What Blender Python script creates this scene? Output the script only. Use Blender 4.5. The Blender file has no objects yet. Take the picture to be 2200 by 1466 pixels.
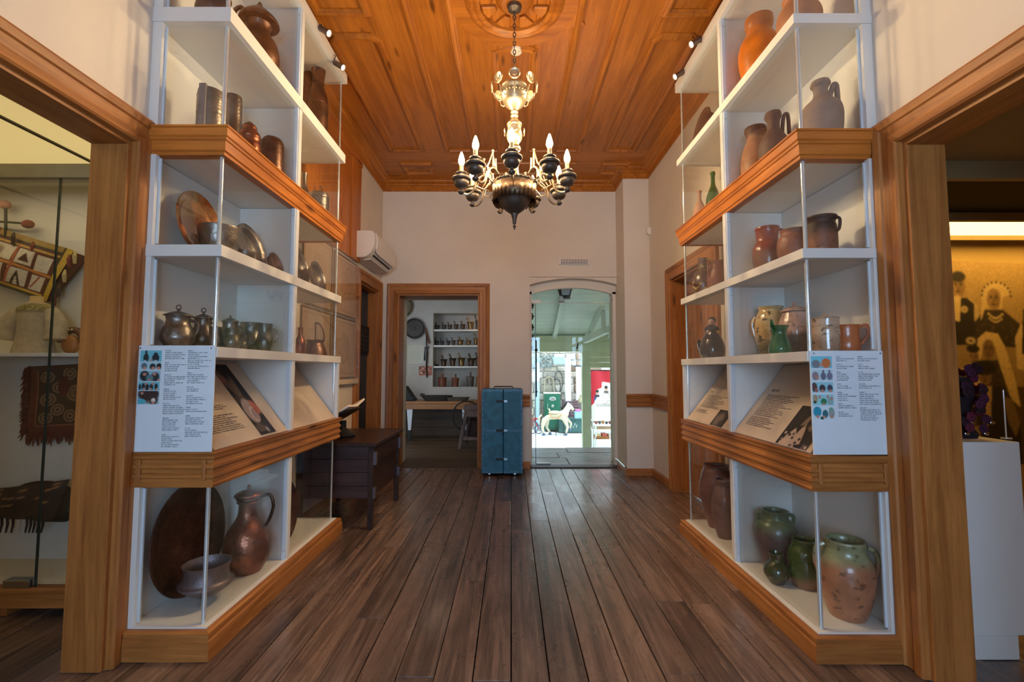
import bpy, math, random
import numpy as np
from mathutils import Vector, Matrix
random.seed(7)
SC = bpy.context.scene
COL = SC.collection
PI = math.pi

# ------------------------------------------------------------------ camera, world, exposure
F_PX, CX, CY, EYE = 1000.0, 1100.0, 733.0, 1.25      # focal length in px of the 2200 x 1466 frame, eye height
PITCH = math.atan2(63.0, F_PX)
YAW = math.atan2(2.0, F_PX)
cam_data = bpy.data.cameras.new('camera')
cam_data.sensor_fit = 'HORIZONTAL'
cam_data.sensor_width = 36.0
cam_data.lens = 36.0 * F_PX / 2200.0
cam_data.clip_start = 0.02
cam_data.clip_end = 200
cam = bpy.data.objects.new('camera', cam_data)
COL.objects.link(cam)
cam.location = (0, 0, EYE)
cam.rotation_euler = (PI / 2 + PITCH, 0, -YAW)
SC.camera = cam

SC.view_settings.view_transform = 'Standard'
SC.view_settings.look = 'None'
SC.view_settings.gamma = 1.0
SC.view_settings.use_curve_mapping = False
SC.view_settings.exposure = 0.08

world = bpy.data.worlds.new('overcast_sky')
SC.world = world
world.use_nodes = True
_bg = world.node_tree.nodes['Background']
_bg.inputs[0].default_value = (0.62, 0.80, 1.0, 1)
_bg.inputs[1].default_value = 4.0


def add_light(name, kind, loc, energy, color, rot=None, target=None, **kw):
    d = bpy.data.lights.new(name, kind)
    d.energy = energy
    d.color = color
    for k, v in kw.items():
        setattr(d, k, v)
    o = bpy.data.objects.new(name, d)
    COL.objects.link(o)
    o.location = loc
    if target is not None:
        o.rotation_euler = (Vector(target) - Vector(loc)).to_track_quat('-Z', 'Y').to_euler()
    elif rot is not None:
        o.rotation_euler = rot
    return o


WARM = (1.0, 0.74, 0.44)
COOL = (0.40, 0.67, 1.0)
# sun over the courtyard
add_light('sun', 'SUN', (4, 12, 8), 3.0, (1.0, 0.96, 0.9), target=(2.2, 13.5, 0), angle=0.05)
# daylight through the glazed entrance behind the camera
add_light('entrance_daylight', 'AREA', (0.0, -2.42, 1.6), 95, COOL, rot=(PI / 2, 0, 0),
          shape='RECTANGLE', size=1.9, size_y=1.5)
# daylight that falls in through the glass door
# ------------------------------------------------------------------ helpers


def W(px, py, x=None, y=None, z=None):
    """point on the sight line of a photograph pixel, at a known plane of the room"""
    a, b = (px - CX) / F_PX, -(py - CY) / F_PX
    ry, rz = math.cos(PITCH) - b * math.sin(PITCH), math.sin(PITCH) + b * math.cos(PITCH)
    rx, ry = a * math.cos(YAW) + ry * math.sin(YAW), -a * math.sin(YAW) + ry * math.cos(YAW)
    if x is not None:
        t = x / rx
    elif y is not None:
        t = y / ry
    else:
        t = (z - EYE) / rz
    return Vector((rx * t, ry * t, EYE + rz * t))


def lin(c):
    out = []
    for v in c[:3]:
        v = v / 255.0
        out.append(v / 12.92 if v <= 0.04045 else ((v + 0.055) / 1.055) ** 2.4)
    return tuple(out) + (1.0,)


MATS = {}


def _new(name):
    m = bpy.data.materials.new(name)
    m.use_nodes = True
    nt = m.node_tree
    b = nt.nodes['Principled BSDF']
    return m, nt, b


def _coords(nt, scale=(1, 1, 1), rnd=True):
    tc = nt.nodes.new('ShaderNodeTexCoord')
    mp = nt.nodes.new('ShaderNodeMapping')
    mp.inputs['Scale'].default_value = scale
    nt.links.new(tc.outputs['Object'], mp.inputs['Vector'])
    if rnd:
        oi = nt.nodes.new('ShaderNodeObjectInfo')
        mu = nt.nodes.new('ShaderNodeMath')
        mu.operation = 'MULTIPLY'
        mu.inputs[1].default_value = 37.0
        nt.links.new(oi.outputs['Random'], mu.inputs[0])
        cb = nt.nodes.new('ShaderNodeCombineXYZ')
        for i in range(3):
            nt.links.new(mu.outputs[0], cb.inputs[i])
        nt.links.new(cb.outputs[0], mp.inputs['Location'])
    return mp.outputs[0], tc


def _noise(nt, vec, scale, detail=4, rough=0.55, dist=0.0):
    n = nt.nodes.new('ShaderNodeTexNoise')
    n.inputs['Scale'].default_value = scale
    n.inputs['Detail'].default_value = detail
    n.inputs['Roughness'].default_value = rough
    n.inputs['Distortion'].default_value = dist
    nt.links.new(vec, n.inputs['Vector'])
    return n.outputs['Fac']


def _ramp(nt, fac, stops, interp='LINEAR'):
    r = nt.nodes.new('ShaderNodeValToRGB')
    cr = r.color_ramp
    cr.interpolation = interp
    while len(cr.elements) < len(stops):
        cr.elements.new(0.5)
    for e, (p, c) in zip(cr.elements, stops):
        e.position = p
        e.color = c
    nt.links.new(fac, r.inputs['Fac'])
    return r.outputs['Color']


def _mix(nt, fac, a, b, mode='MIX'):
    m = nt.nodes.new('ShaderNodeMix')
    m.data_type = 'RGBA'
    m.blend_type = mode
    if isinstance(fac, (int, float)):
        m.inputs[0].default_value = fac
    else:
        nt.links.new(fac, m.inputs[0])
    for sock, v in ((6, a), (7, b)):
        if isinstance(v, tuple):
            m.inputs[sock].default_value = v
        else:
            nt.links.new(v, m.inputs[sock])
    return m.outputs[2]


def _bump(nt, b, height, strength, dist=0.01):
    bp = nt.nodes.new('ShaderNodeBump')
    bp.inputs['Strength'].default_value = strength
    bp.inputs['Distance'].default_value = dist
    nt.links.new(height, bp.inputs['Height'])
    nt.links.new(bp.outputs[0], b.inputs['Normal'])


def _mul(c, k):
    return tuple(min(1.0, v * k) for v in c[:3]) + (1.0,)


def plain(name, rgb, rough=0.5, metal=0.0, var=0.12, scale=8.0, bump=0.0, bscale=None, spec=None, coat=0.0, trans=0.0):
    """one colour with soft mottling"""
    if name in MATS:
        return MATS[name]
    m, nt, b = _new(name)
    c = lin(rgb)
    vec, _ = _coords(nt)
    n = _noise(nt, vec, scale)
    col = _ramp(nt, n, [(0.3, _mul(c, 1 - var)), (0.7, _mul(c, 1 + var))])
    nt.links.new(col, b.inputs['Base Color'])
    b.inputs['Roughness'].default_value = rough
    b.inputs['Metallic'].default_value = metal
    if spec is not None:
        b.inputs['Specular IOR Level'].default_value = spec
    if coat:
        b.inputs['Coat Weight'].default_value = coat
        b.inputs['Coat Roughness'].default_value = 0.08
    if bump:
        nb = _noise(nt, vec, bscale or scale * 4, 5)
        _bump(nt, b, nb, bump)
    MATS[name] = m
    return m


def wood(name, light, dark, axis='Z', rough=0.42, grain=1.0, knots=True, wear=0.0, bump=0.15, spec=0.4, var=0.5):
    """grain stretched along one axis, a few knots, every piece shifted by its own random value"""
    if name in MATS:
        return MATS[name]
    m, nt, b = _new(name)
    s = {'X': (0.9, 14, 14), 'Y': (14, 0.9, 14), 'Z': (14, 14, 0.9)}[axis]
    vec, tc = _coords(nt, tuple(v * grain for v in s))
    n1 = _noise(nt, vec, 1.4, 6, 0.62, 0.9)
    n2 = _noise(nt, vec, 7.0, 3, 0.6, 0.2)
    cl, cd = lin(light), lin(dark)
    col = _ramp(nt, n1, [(0.28, cd), (0.47, tuple((a + c2) / 2 for a, c2 in zip(cl, cd))), (0.68, cl)])
    fine = _ramp(nt, n2, [(0.3, (1 - .3 * var, 1 - .35 * var, 1 - .4 * var, 1)), (0.62, (1, 1, 1, 1))])
    col = _mix(nt, 1.0, col, fine, 'MULTIPLY')
    oi = nt.nodes.new('ShaderNodeObjectInfo')
    tint = _ramp(nt, oi.outputs['Random'], [(0.0, (1 - .32 * var, 1 - .34 * var, 1 - .36 * var, 1)), (1.0, (1.0, 1.0, 1.0, 1))])
    col = _mix(nt, 1.0, col, tint, 'MULTIPLY')
    if knots:
        ks = {'X': (2.2, 9, 9), 'Y': (9, 2.2, 9), 'Z': (9, 9, 2.2)}[axis]
        kv, _ = _coords(nt, tuple(v * 0.9 for v in ks))
        vo = nt.nodes.new('ShaderNodeTexVoronoi')
        vo.inputs['Scale'].default_value = 0.75
        nt.links.new(kv, vo.inputs['Vector'])
        kf = _ramp(nt, vo.outputs['Distance'], [(0.05, (1, 1, 1, 1)), (0.14, (0, 0, 0, 1))])
        kc = _mul(cd, 0.42)
        col = _mix(nt, kf, col, kc)
    if wear:
        wv, _ = _coords(nt, (3, 3, 3))
        wn = _noise(nt, wv, 1.6, 6, 0.7)
        wf = _ramp(nt, wn, [(0.45, (0, 0, 0, 1)), (0.75, (wear, wear, wear, 1))])
        col = _mix(nt, wf, col, _mul(cd, 0.45))
    nt.links.new(col, b.inputs['Base Color'])
    b.inputs['Roughness'].default_value = rough
    b.inputs['Specular IOR Level'].default_value = spec
    if bump:
        _bump(nt, b, n2, bump, 0.004)
    MATS[name] = m
    return m


def floorboard(name, axis='Y'):
    """old scrubbed floorboards: streaky brown grain, dark stains, pale scuffs, uneven polish"""
    m, nt, b = _new(name)
    st = (16, 0.7, 16) if axis == 'Y' else (0.7, 16, 16)
    vec, tc = _coords(nt, st)
    g1 = _noise(nt, vec, 1.3, 8, 0.68, 1.2)
    col = _ramp(nt, g1, [(0.30, lin((58, 46, 41))), (0.46, lin((112, 91, 80))), (0.60, lin((146, 121, 107))), (0.75, lin((174, 148, 132)))])
    oi = nt.nodes.new('ShaderNodeObjectInfo')
    tint = _ramp(nt, oi.outputs['Random'], [(0.0, (0.66, 0.65, 0.67, 1)), (0.5, (0.88, 0.86, 0.85, 1)), (1.0, (1.0, 0.94, 0.88, 1))])
    col = _mix(nt, 1.0, col, tint, 'MULTIPLY')
    pv, _ = _coords(nt, (2.2, 1.2, 2) if axis == 'Y' else (1.2, 2.2, 2))
    p1 = _noise(nt, pv, 1.7, 6, 0.7, 0.4)
    col = _mix(nt, _ramp(nt, p1, [(0.52, (0, 0, 0, 1)), (0.76, (0.6, 0.6, 0.6, 1))]), col, lin((66, 53, 47)))
    p2 = _noise(nt, pv, 3.6, 7, 0.75, 1.0)
    col = _mix(nt, _ramp(nt, p2, [(0.58, (0, 0, 0, 1)), (0.78, (0.4, 0.4, 0.4, 1))]), col, lin((146, 102, 72)))
    sv, _ = _coords(nt, (30, 2.5, 30) if axis == 'Y' else (2.5, 30, 30))
    s1 = _noise(nt, sv, 1.1, 3, 0.6)
    col = _mix(nt, _ramp(nt, s1, [(0.66, (0, 0, 0, 1)), (0.74, (0.5, 0.5, 0.5, 1))]), col, lin((186, 154, 132)))
    nt.links.new(col, b.inputs['Base Color'])
    rr = _ramp(nt, p1, [(0.3, (0.2,) * 3 + (1,)), (0.7, (0.42,) * 3 + (1,))])
    nt.links.new(rr, b.inputs['Roughness'])
    b.inputs['Specular IOR Level'].default_value = 0.55
    w = _noise(nt, pv, 5.0, 3, 0.5)
    ad = nt.nodes.new('ShaderNodeMath')
    ad.operation = 'MULTIPLY_ADD'
    nt.links.new(g1, ad.inputs[0])
    ad.inputs[1].default_value = 0.35
    nt.links.new(w, ad.inputs[2])
    _bump(nt, b, ad.outputs[0], 0.32, 0.010)
    b.inputs['Coat Weight'].default_value = 0.25
    b.inputs['Coat Roughness'].default_value = 0.13
    MATS[name] = m
    return m


def twotone(name, top, bottom, zsplit, soft=0.02, rough=0.35, spots=None, spot_amt=0.5, coat=0.0, wob=0.03, metal=0.0, sscale=22):
    """glaze on the upper part, bare body below; splits at a height above the object's base"""
    m, nt, b = _new(name)
    vec, tc = _coords(nt)
    n = _noise(nt, vec, 9, 4)
    sx = nt.nodes.new('ShaderNodeSeparateXYZ')
    nt.links.new(tc.outputs['Object'], sx.inputs[0])
    ma = nt.nodes.new('ShaderNodeMath')
    ma.operation = 'MULTIPLY_ADD'
    nt.links.new(n, ma.inputs[0])
    ma.inputs[1].default_value = wob * 2
    nt.links.new(sx.outputs['Z'], ma.inputs[2])
    mr = nt.nodes.new('ShaderNodeMapRange')
    mr.inputs['From Min'].default_value = zsplit + wob - soft
    mr.inputs['From Max'].default_value = zsplit + wob + soft
    nt.links.new(ma.outputs[0], mr.inputs['Value'])
    ct, cb = lin(top), lin(bottom)
    n2 = _noise(nt, vec, 14, 5)
    a = _ramp(nt, n2, [(0.3, _mul(cb, 0.72)), (0.7, _mul(cb, 1.15))])
    c = _ramp(nt, n2, [(0.3, _mul(ct, 0.72)), (0.7, _mul(ct, 1.15))])
    col = _mix(nt, mr.outputs[0], a, c)
    if spots:
        sv, _ = _coords(nt, (1, 1, 1.6))
        s = _noise(nt, sv, sscale, 3)
        sf = _ramp(nt, s, [(0.58, (0, 0, 0, 1)), (0.64, (spot_amt,) * 3 + (1,))])
        col = _mix(nt, sf, col, lin(spots))
    nt.links.new(col, b.inputs['Base Color'])
    b.inputs['Roughness'].default_value = rough
    b.inputs['Metallic'].default_value = metal
    if coat:
        b.inputs['Coat Weight'].default_value = coat
        b.inputs['Coat Roughness'].default_value = 0.06
    _bump(nt, b, n2, 0.12, 0.006)
    return m


def hammered(name, rgb, rough=0.32, dark=0.45, scale=60, metal=0.92, patina=None):
    if name in MATS:
        return MATS[name]
    m, nt, b = _new(name)
    vec, tc = _coords(nt)
    n = _noise(nt, vec, 6, 6, 0.65)
    c = lin(rgb)
    col = _ramp(nt, n, [(0.32, _mul(c, dark)), (0.62, c)])
    if patina:
        pn = _noise(nt, vec, 11, 5, 0.7)
        pf = _ramp(nt, pn, [(0.5, (0, 0, 0, 1)), (0.68, (0.7, 0.7, 0.7, 1))])
        col = _mix(nt, pf, col, lin(patina))
    nt.links.new(col, b.inputs['Base Color'])
    b.inputs['Metallic'].default_value = metal
    b.inputs['Roughness'].default_value = rough
    vo = nt.nodes.new('ShaderNodeTexVoronoi')
    vo.inputs['Scale'].default_value = scale
    nt.links.new(vec, vo.inputs['Vector'])
    _bump(nt, b, vo.outputs['Distance'], 0.25, 0.004)
    MATS[name] = m
    return m


def glassy(name, tint=(0.985, 0.993, 0.99), refl=1.0, rough=0.01):
    """clear sheet: see-through with a Fresnel reflection"""
    m = bpy.data.materials.new(name)
    m.use_nodes = True
    nt = m.node_tree
    nt.nodes.clear()
    out = nt.nodes.new('ShaderNodeOutputMaterial')
    tr = nt.nodes.new('ShaderNodeBsdfTransparent')
    tr.inputs[0].default_value = tint + (1,)
    gl = nt.nodes.new('ShaderNodeBsdfGlossy')
    gl.inputs['Roughness'].default_value = rough
    lw = nt.nodes.new('ShaderNodeLayerWeight')          # Schlick reflection, the same from both sides of the sheet
    lw.inputs['Blend'].default_value = 0.5
    pw = nt.nodes.new('ShaderNodeMath')
    pw.operation = 'POWER'
    pw.inputs[1].default_value = 5.0
    nt.links.new(lw.outputs['Facing'], pw.inputs[0])
    mu = nt.nodes.new('ShaderNodeMath')
    mu.operation = 'MULTIPLY_ADD'
    mu.inputs[1].default_value = 0.9 * refl
    mu.inputs[2].default_value = 0.035 * refl
    nt.links.new(pw.outputs[0], mu.inputs[0])
    mx = nt.nodes.new('ShaderNodeMixShader')
    nt.links.new(mu.outputs[0], mx.inputs[0])
    nt.links.new(tr.outputs[0], mx.inputs[1])
    nt.links.new(gl.outputs[0], mx.inputs[2])
    nt.links.new(mx.outputs[0], out.inputs[0])
    return m


def glow(name, rgb, strength):
    m, nt, b = _new(name)
    b.inputs['Base Color'].default_value = lin(rgb)
    b.inputs['Emission Color'].default_value = lin(rgb)
    b.inputs['Emission Strength'].default_value = strength
    return m


def printed(name='printed_colours', rough=0.6):
    if name in MATS:
        return MATS[name]
    m, nt, b = _new(name)
    a = nt.nodes.new('ShaderNodeVertexColor')
    a.layer_name = 'Col'
    nt.links.new(a.outputs[0], b.inputs['Base Color'])
    b.inputs['Roughness'].default_value = rough
    MATS[name] = m
    return m


ORG = {}


def tag(o, label=None, cat=None, group=None, kind=None):
    if label:
        o['label'] = label
    if cat:
        o['category'] = cat
    if group:
        o['group'] = group
    if kind:
        o['kind'] = kind
    return o


def thing(name, label, cat, loc=(0, 0, 0), group=None, kind=None):
    o = bpy.data.objects.new(name, None)
    o.empty_display_size = 0.05
    COL.objects.link(o)
    o.location = loc
    ORG[o.name] = Vector(loc)
    return tag(o, label, cat, group, kind)


def smooth_profile(pts, k=4):
    """Catmull-Rom through profile points; a repeated point keeps a sharp corner"""
    out = []
    n = len(pts)
    for i in range(n - 1):
        p0, p1, p2, p3 = pts[max(i - 1, 0)], pts[i], pts[i + 1], pts[min(i + 2, n - 1)]
        for j in range(k):
            t = j / k
            out.append(tuple(0.5 * ((2 * b) + (-a + c) * t + (2 * a - 5 * b + 4 * c - d) * t * t + (-a + 3 * b - 3 * c + d) * t ** 3)
                             for a, b, c, d in zip(p0, p1, p2, p3)))
    out.append(tuple(pts[-1]))
    return [(max(0.0, a), b) for a, b in out]


class MB:
    def __init__(self, M=None):
        self.v, self.f, self.M = [], [], M

    def add(self, vs, fs):
        n = len(self.v)
        if self.M is not None:
            vs = [self.M @ Vector(p) for p in vs]
        self.v.extend(tuple(p) for p in vs)
        self.f.extend(tuple(i + n for i in q) for q in fs)
        return self

    def box(self, x0, x1, y0, y1, z0, z1):
        x0, x1 = min(x0, x1), max(x0, x1)
        y0, y1 = min(y0, y1), max(y0, y1)
        z0, z1 = min(z0, z1), max(z0, z1)
        v = [(x0, y0, z0), (x1, y0, z0), (x1, y1, z0), (x0, y1, z0), (x0, y0, z1), (x1, y0, z1), (x1, y1, z1), (x0, y1, z1)]
        return self.add(v, [(0, 3, 2, 1), (4, 5, 6, 7), (0, 1, 5, 4), (1, 2, 6, 5), (2, 3, 7, 6), (3, 0, 4, 7)])

    def hexa(self, b, t):
        """four bottom corners (counter-clockwise from above) and four top corners"""
        return self.add(list(b) + list(t), [(0, 3, 2, 1), (4, 5, 6, 7), (0, 1, 5, 4), (1, 2, 6, 5), (2, 3, 7, 6), (3, 0, 4, 7)])

    def bar(self, p0, p1, w, h, up=(0, 0, 1)):
        p0, p1 = Vector(p0), Vector(p1)
        d = (p1 - p0).normalized()
        s = d.cross(Vector(up))
        if s.length < 1e-4:
            s = d.cross(Vector((1, 0, 0)))
        s.normalize()
        u = s.cross(d)
        s, u = s * w / 2, u * h / 2
        return self.hexa([p0 - s - u, p0 + s - u, p1 + s - u, p1 - s - u], [p0 - s + u, p0 + s + u, p1 + s + u, p1 - s + u])

    def lathe(self, prof, c=(0, 0, 0), n=24, cap=True):
        vs, fs = [], []
        for r, z in prof:
            for k in range(n):
                a = 2 * PI * k / n
                vs.append((c[0] + r * math.cos(a), c[1] + r * math.sin(a), c[2] + z))
        for i in range(len(prof) - 1):
            for k in range(n):
                a, b2 = i * n + k, i * n + (k + 1) % n
                fs.append((a, b2, b2 + n, a + n))
        if cap and prof[0][0] > 1e-5:
            fs.append(tuple(range(n))[::-1])
        if cap and prof[-1][0] > 1e-5:
            fs.append(tuple((len(prof) - 1) * n + k for k in range(n)))
        return self.add(vs, fs)

    def tube(self, pts, r, n=8, closed=False, flat=1.0):
        pts = [Vector(p) for p in pts]
        m = len(pts)
        rs = r if isinstance(r, (list, tuple)) else [r] * m
        vs, fs = [], []
        prev = None
        for i, p in enumerate(pts):
            if closed:
                d = pts[(i + 1) % m] - pts[i - 1]
            else:
                d = pts[min(i + 1, m - 1)] - pts[max(i - 1, 0)]
            d.normalize()
            if prev is None:
                s = d.orthogonal().normalized()
            else:
                s = prev - d * prev.dot(d)
                s.normalize()
            prev = s
            u = d.cross(s)
            for k in range(n):
                a = 2 * PI * k / n
                vs.append(p + (s * math.cos(a) + u * math.sin(a) * flat) * rs[i])
        lim = m if closed else m - 1
        for i in range(lim):
            for k in range(n):
                a, b2 = i * n + k, i * n + (k + 1) % n
                c2, d2 = ((i + 1) % m) * n + (k + 1) % n, ((i + 1) % m) * n + k
                fs.append((a, b2, c2, d2))
        if not closed:
            fs.append(tuple(range(n))[::-1])
            fs.append(tuple((m - 1) * n + k for k in range(n)))
        return self.add(vs, fs)

    def cyl(self, p0, p1, r0, r1=None, n=16):
        return self.tube([p0, p1], [r0, r0 if r1 is None else r1], n)

    def ball(self, c, r, n=14, m=9):
        rx, ry, rz = r if isinstance(r, (list, tuple)) else (r, r, r)
        vs, fs = [], []
        for i in range(m + 1):
            t = -PI / 2 + PI * i / m
            for k in range(n):
                a = 2 * PI * k / n
                vs.append((c[0] + rx * math.cos(t) * math.cos(a), c[1] + ry * math.cos(t) * math.sin(a), c[2] + rz * math.sin(t)))
        for i in range(m):
            for k in range(n):
                a, b2 = i * n + k, i * n + (k + 1) % n
                fs.append((a, b2, b2 + n, a + n))
        return self.add(vs, fs)

    def prism(self, poly, o, u, v, w):
        """polygon given in (u, v) coordinates from o, extruded by vector w"""
        o, u, v, w = Vector(o), Vector(u), Vector(v), Vector(w)
        a = [o + u * p[0] + v * p[1] for p in poly]
        n = len(a)
        fs = [tuple(range(n))[::-1], tuple(range(n, 2 * n))] + [(i, (i + 1) % n, (i + 1) % n + n, i + n) for i in range(n)]
        if u.cross(v).dot(w) < 0:
            fs = [q[::-1] for q in fs]
        return self.add(a + [p + w for p in a], fs)

    def sweep(self, path, prof, nrm, closed=False):
        """profile of (outward offset, height along nrm) along a planar path with mitred corners"""
        path = [Vector(p) for p in path]
        nrm = Vector(nrm).normalized()
        m, k = len(path), len(prof)
        vs, fs = [], []
        for i, p in enumerate(path):
            ds = []
            if closed or i > 0:
                ds.append((p - path[i - 1]).normalized())
            if closed or i < m - 1:
                ds.append((path[(i + 1) % m] - p).normalized())
            ns = [d.cross(nrm) for d in ds]
            if len(ns) == 2:
                mi = ns[0] + ns[1]
                mi.normalize()
                mi = mi / max(0.2, mi.dot(ns[0]))
            else:
                mi = ns[0]
            for off, h in prof:
                vs.append(p + mi * off + nrm * h)
        lim = m if closed else m - 1
        for i in range(lim):
            for j in range(k):
                a, b2 = i * k + j, i * k + (j + 1) % k
                c2, d2 = ((i + 1) % m) * k + (j + 1) % k, ((i + 1) % m) * k + j
                fs.append((a, b2, c2, d2))
        if not closed:
            fs.append(tuple(range(k))[::-1])
            fs.append(tuple((m - 1) * k + j for j in range(k)))
        return self.add(vs, fs)

    def quad(self, a, b2, c, d):
        return self.add([a, b2, c, d], [(0, 1, 2, 3)])

    def build(self, name, mat, parent=None, smooth=False, bevel=0.0, label=None, cat=None, group=None, kind=None, origin=None, fix=True):
        vs = np.array([tuple(p) for p in self.v], dtype=float)
        if origin is None:
            lo, hi = vs.min(0), vs.max(0)
            origin = Vector(((lo[0] + hi[0]) / 2, (lo[1] + hi[1]) / 2, lo[2]))
        else:
            origin = Vector(origin)
        me = bpy.data.meshes.new(name)
        me.from_pydata([tuple(p) for p in vs - np.array(origin)], [], self.f)
        if fix:
            import bmesh
            bm = bmesh.new()
            bm.from_mesh(me)
            bmesh.ops.remove_doubles(bm, verts=bm.verts, dist=1e-6)
            bmesh.ops.recalc_face_normals(bm, faces=bm.faces)
            bm.to_mesh(me)
            bm.free()
        if mat:
            me.materials.append(mat)
        if smooth:
            me.polygons.foreach_set('use_smooth', [True] * len(me.polygons))
            me.set_sharp_from_angle(angle=math.radians(38))
        o = bpy.data.objects.new(name, me)
        COL.objects.link(o)
        if parent is not None:
            o.parent = parent
            o.location = origin - ORG[parent.name]
        else:
            o.location = origin
        ORG[o.name] = origin
        if bevel:
            bv = o.modifiers.new('edge', 'BEVEL')
            bv.width = bevel
            bv.segments = 2
            bv.limit_method = 'ANGLE'
        return tag(o, label, cat, group, kind)


def box(name, mat, x0, x1, y0, y1, z0, z1, parent=None, bevel=0.0, **kw):
    return MB().box(x0, x1, y0, y1, z0, z1).build(name, mat, parent, bevel=bevel, fix=False, **kw)


def copy_tree(o, loc, label=None, scale=None):
    c = o.copy()
    COL.objects.link(c)
    c.location = loc
    if scale:
        c.scale = scale
    if label:
        c['label'] = label
    for ch in list(o.children):
        d = ch.copy()
        COL.objects.link(d)
        d.parent = c
        for g in list(ch.children):
            e = g.copy()
            COL.objects.link(e)
            e.parent = d
    return c


class Ras:
    """flat print: rasterised shapes kept as vertex colours of a fine grid"""

    def __init__(self, w, h, bg):
        self.w, self.h = w, h
        self.a = np.empty((h, w, 3))
        self.a[:] = lin(bg)[:3]
        self.X, self.Y = np.meshgrid(np.linspace(0, 1, w), np.linspace(0, 1, h))
        self.rng = np.random.RandomState(w * 7 + h)

    def _put(self, mk, col, al=1.0):
        mk = np.clip(mk, 0, 1)[..., None] * al
        self.a = self.a * (1 - mk) + np.array(lin(col)[:3]) * mk

    def ell(self, cx, cy, rx, ry, col, soft=0.1, al=1.0, rot=0.0):
        dx, dy = self.X - cx, self.Y - cy
        k = self.h / self.w
        c, s = math.cos(rot), math.sin(rot)
        dy2 = dy * k
        ex, ey = (dx * c + dy2 * s) / rx, (-dx * s + dy2 * c) / (ry * k)
        d = np.sqrt(ex ** 2 + ey ** 2)
        self._put((1 + soft - d) / (2 * soft) if soft > 0 else (d < 1), col, al)

    def rect(self, x0, x1, y0, y1, col, al=1.0):
        self._put(((self.X >= x0) & (self.X <= x1) & (self.Y >= y0) & (self.Y <= y1)).astype(float), col, al)

    def poly(self, pts, col, al=1.0):
        ins = np.zeros(self.X.shape, bool)
        n = len(pts)
        for i in range(n):
            (x0, y0), (x1, y1) = pts[i], pts[(i + 1) % n]
            if y0 == y1:
                continue
            cr = ((y0 > self.Y) != (y1 > self.Y)) & (self.X < (x1 - x0) * (self.Y - y0) / (y1 - y0) + x0)
            ins ^= cr
        self._put(ins.astype(float), col, al)

    def line(self, pts, wd, col, al=1.0):
        k = self.h / self.w
        best = np.full(self.X.shape, 9.0)
        for (x0, y0), (x1, y1) in zip(pts[:-1], pts[1:]):
            dx, dy = x1 - x0, (y1 - y0) * k
            L = dx * dx + dy * dy + 1e-12
            t = np.clip(((self.X - x0) * dx + (self.Y - y0) * k * dy) / L, 0, 1)
            d = np.hypot(self.X - x0 - t * dx, (self.Y - y0) * k - t * dy)
            best = np.minimum(best, d)
        self._put((wd - best) / (0.6 / self.w) + 0.5, col, al)

    def coast(self, cx, cy, r, col, wd=0.006, seed=1, al=1.0, k=0.5):
        g = np.random.RandomState(seed)
        ph = g.rand(9) * 6.28
        am = k / np.arange(1, 10) ** 0.9 * g.rand(9)
        pts = []
        for i in range(70):
            t = i / 69 * 2 * PI
            rr = r * (1 + sum(am[j] * math.sin((j + 1) * t + ph[j]) for j in range(9)))
            pts.append((cx + rr * math.cos(t), cy + rr * math.sin(t) * self.w / self.h))
        self.line(pts, wd, col, al)
        return pts

    def speckle(self, amt, blur=1):
        n = self.rng.rand(self.h, self.w)
        for _ in range(blur):
            n = (n + np.roll(n, 1, 0) + np.roll(n, 1, 1) + np.roll(n, -1, 0) + np.roll(n, -1, 1)) / 5
        self.a *= (1 + (n - 0.5) * amt)[..., None]

    def blur(self, n=1):
        for _ in range(n):
            p = np.pad(self.a, ((1, 1), (1, 1), (0, 0)), 'edge')
            self.a = (p[1:-1, 1:-1] * 2 + p[:-2, 1:-1] + p[2:, 1:-1] + p[1:-1, :-2] + p[1:-1, 2:]) / 6

    def lines(self, x0, x1, y0, y1, n, col, wd=0.004, al=0.8):
        for i in range(n):
            y = y1 - (y1 - y0) * i / max(1, n - 1)
            self.line([(x0, y), (x1 - (x1 - x0) * 0.25 * self.rng.rand(), y)], wd, col, al)

    def build(self, name, o, u, v, parent=None, mat=None, curve=None, ur=None, **kw):
        """o lower left corner, u and v full-length edge vectors, ur an upper right corner off the parallelogram"""
        o, u, v = Vector(o), Vector(u), Vector(v)
        ex = Vector(ur) - (o + u + v) if ur is not None else Vector((0, 0, 0))
        n = u.cross(v).normalized()
        vs = []
        for j in range(self.h):
            for i in range(self.w):
                p = o + u * (i / (self.w - 1)) + v * (j / (self.h - 1)) + ex * (i / (self.w - 1) * j / (self.h - 1))
                if curve:
                    p = p + n * curve(i / (self.w - 1), j / (self.h - 1))
                vs.append(p)
        mb = MB()
        w = self.w
        mb.add(vs, [(j * w + i, j * w + i + 1, (j + 1) * w + i + 1, (j + 1) * w + i) for j in range(self.h - 1) for i in range(w - 1)])
        ob = mb.build(name, mat or printed(), parent, fix=False, smooth=bool(curve), **kw)
        at = ob.data.color_attributes.new('Col', 'FLOAT_COLOR', 'POINT')
        arr = np.ones((self.w * self.h, 4), dtype=np.float32)
        arr[:, :3] = self.a.reshape(-1, 3)
        at.data.foreach_set('color', arr.ravel())
        return ob


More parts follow.
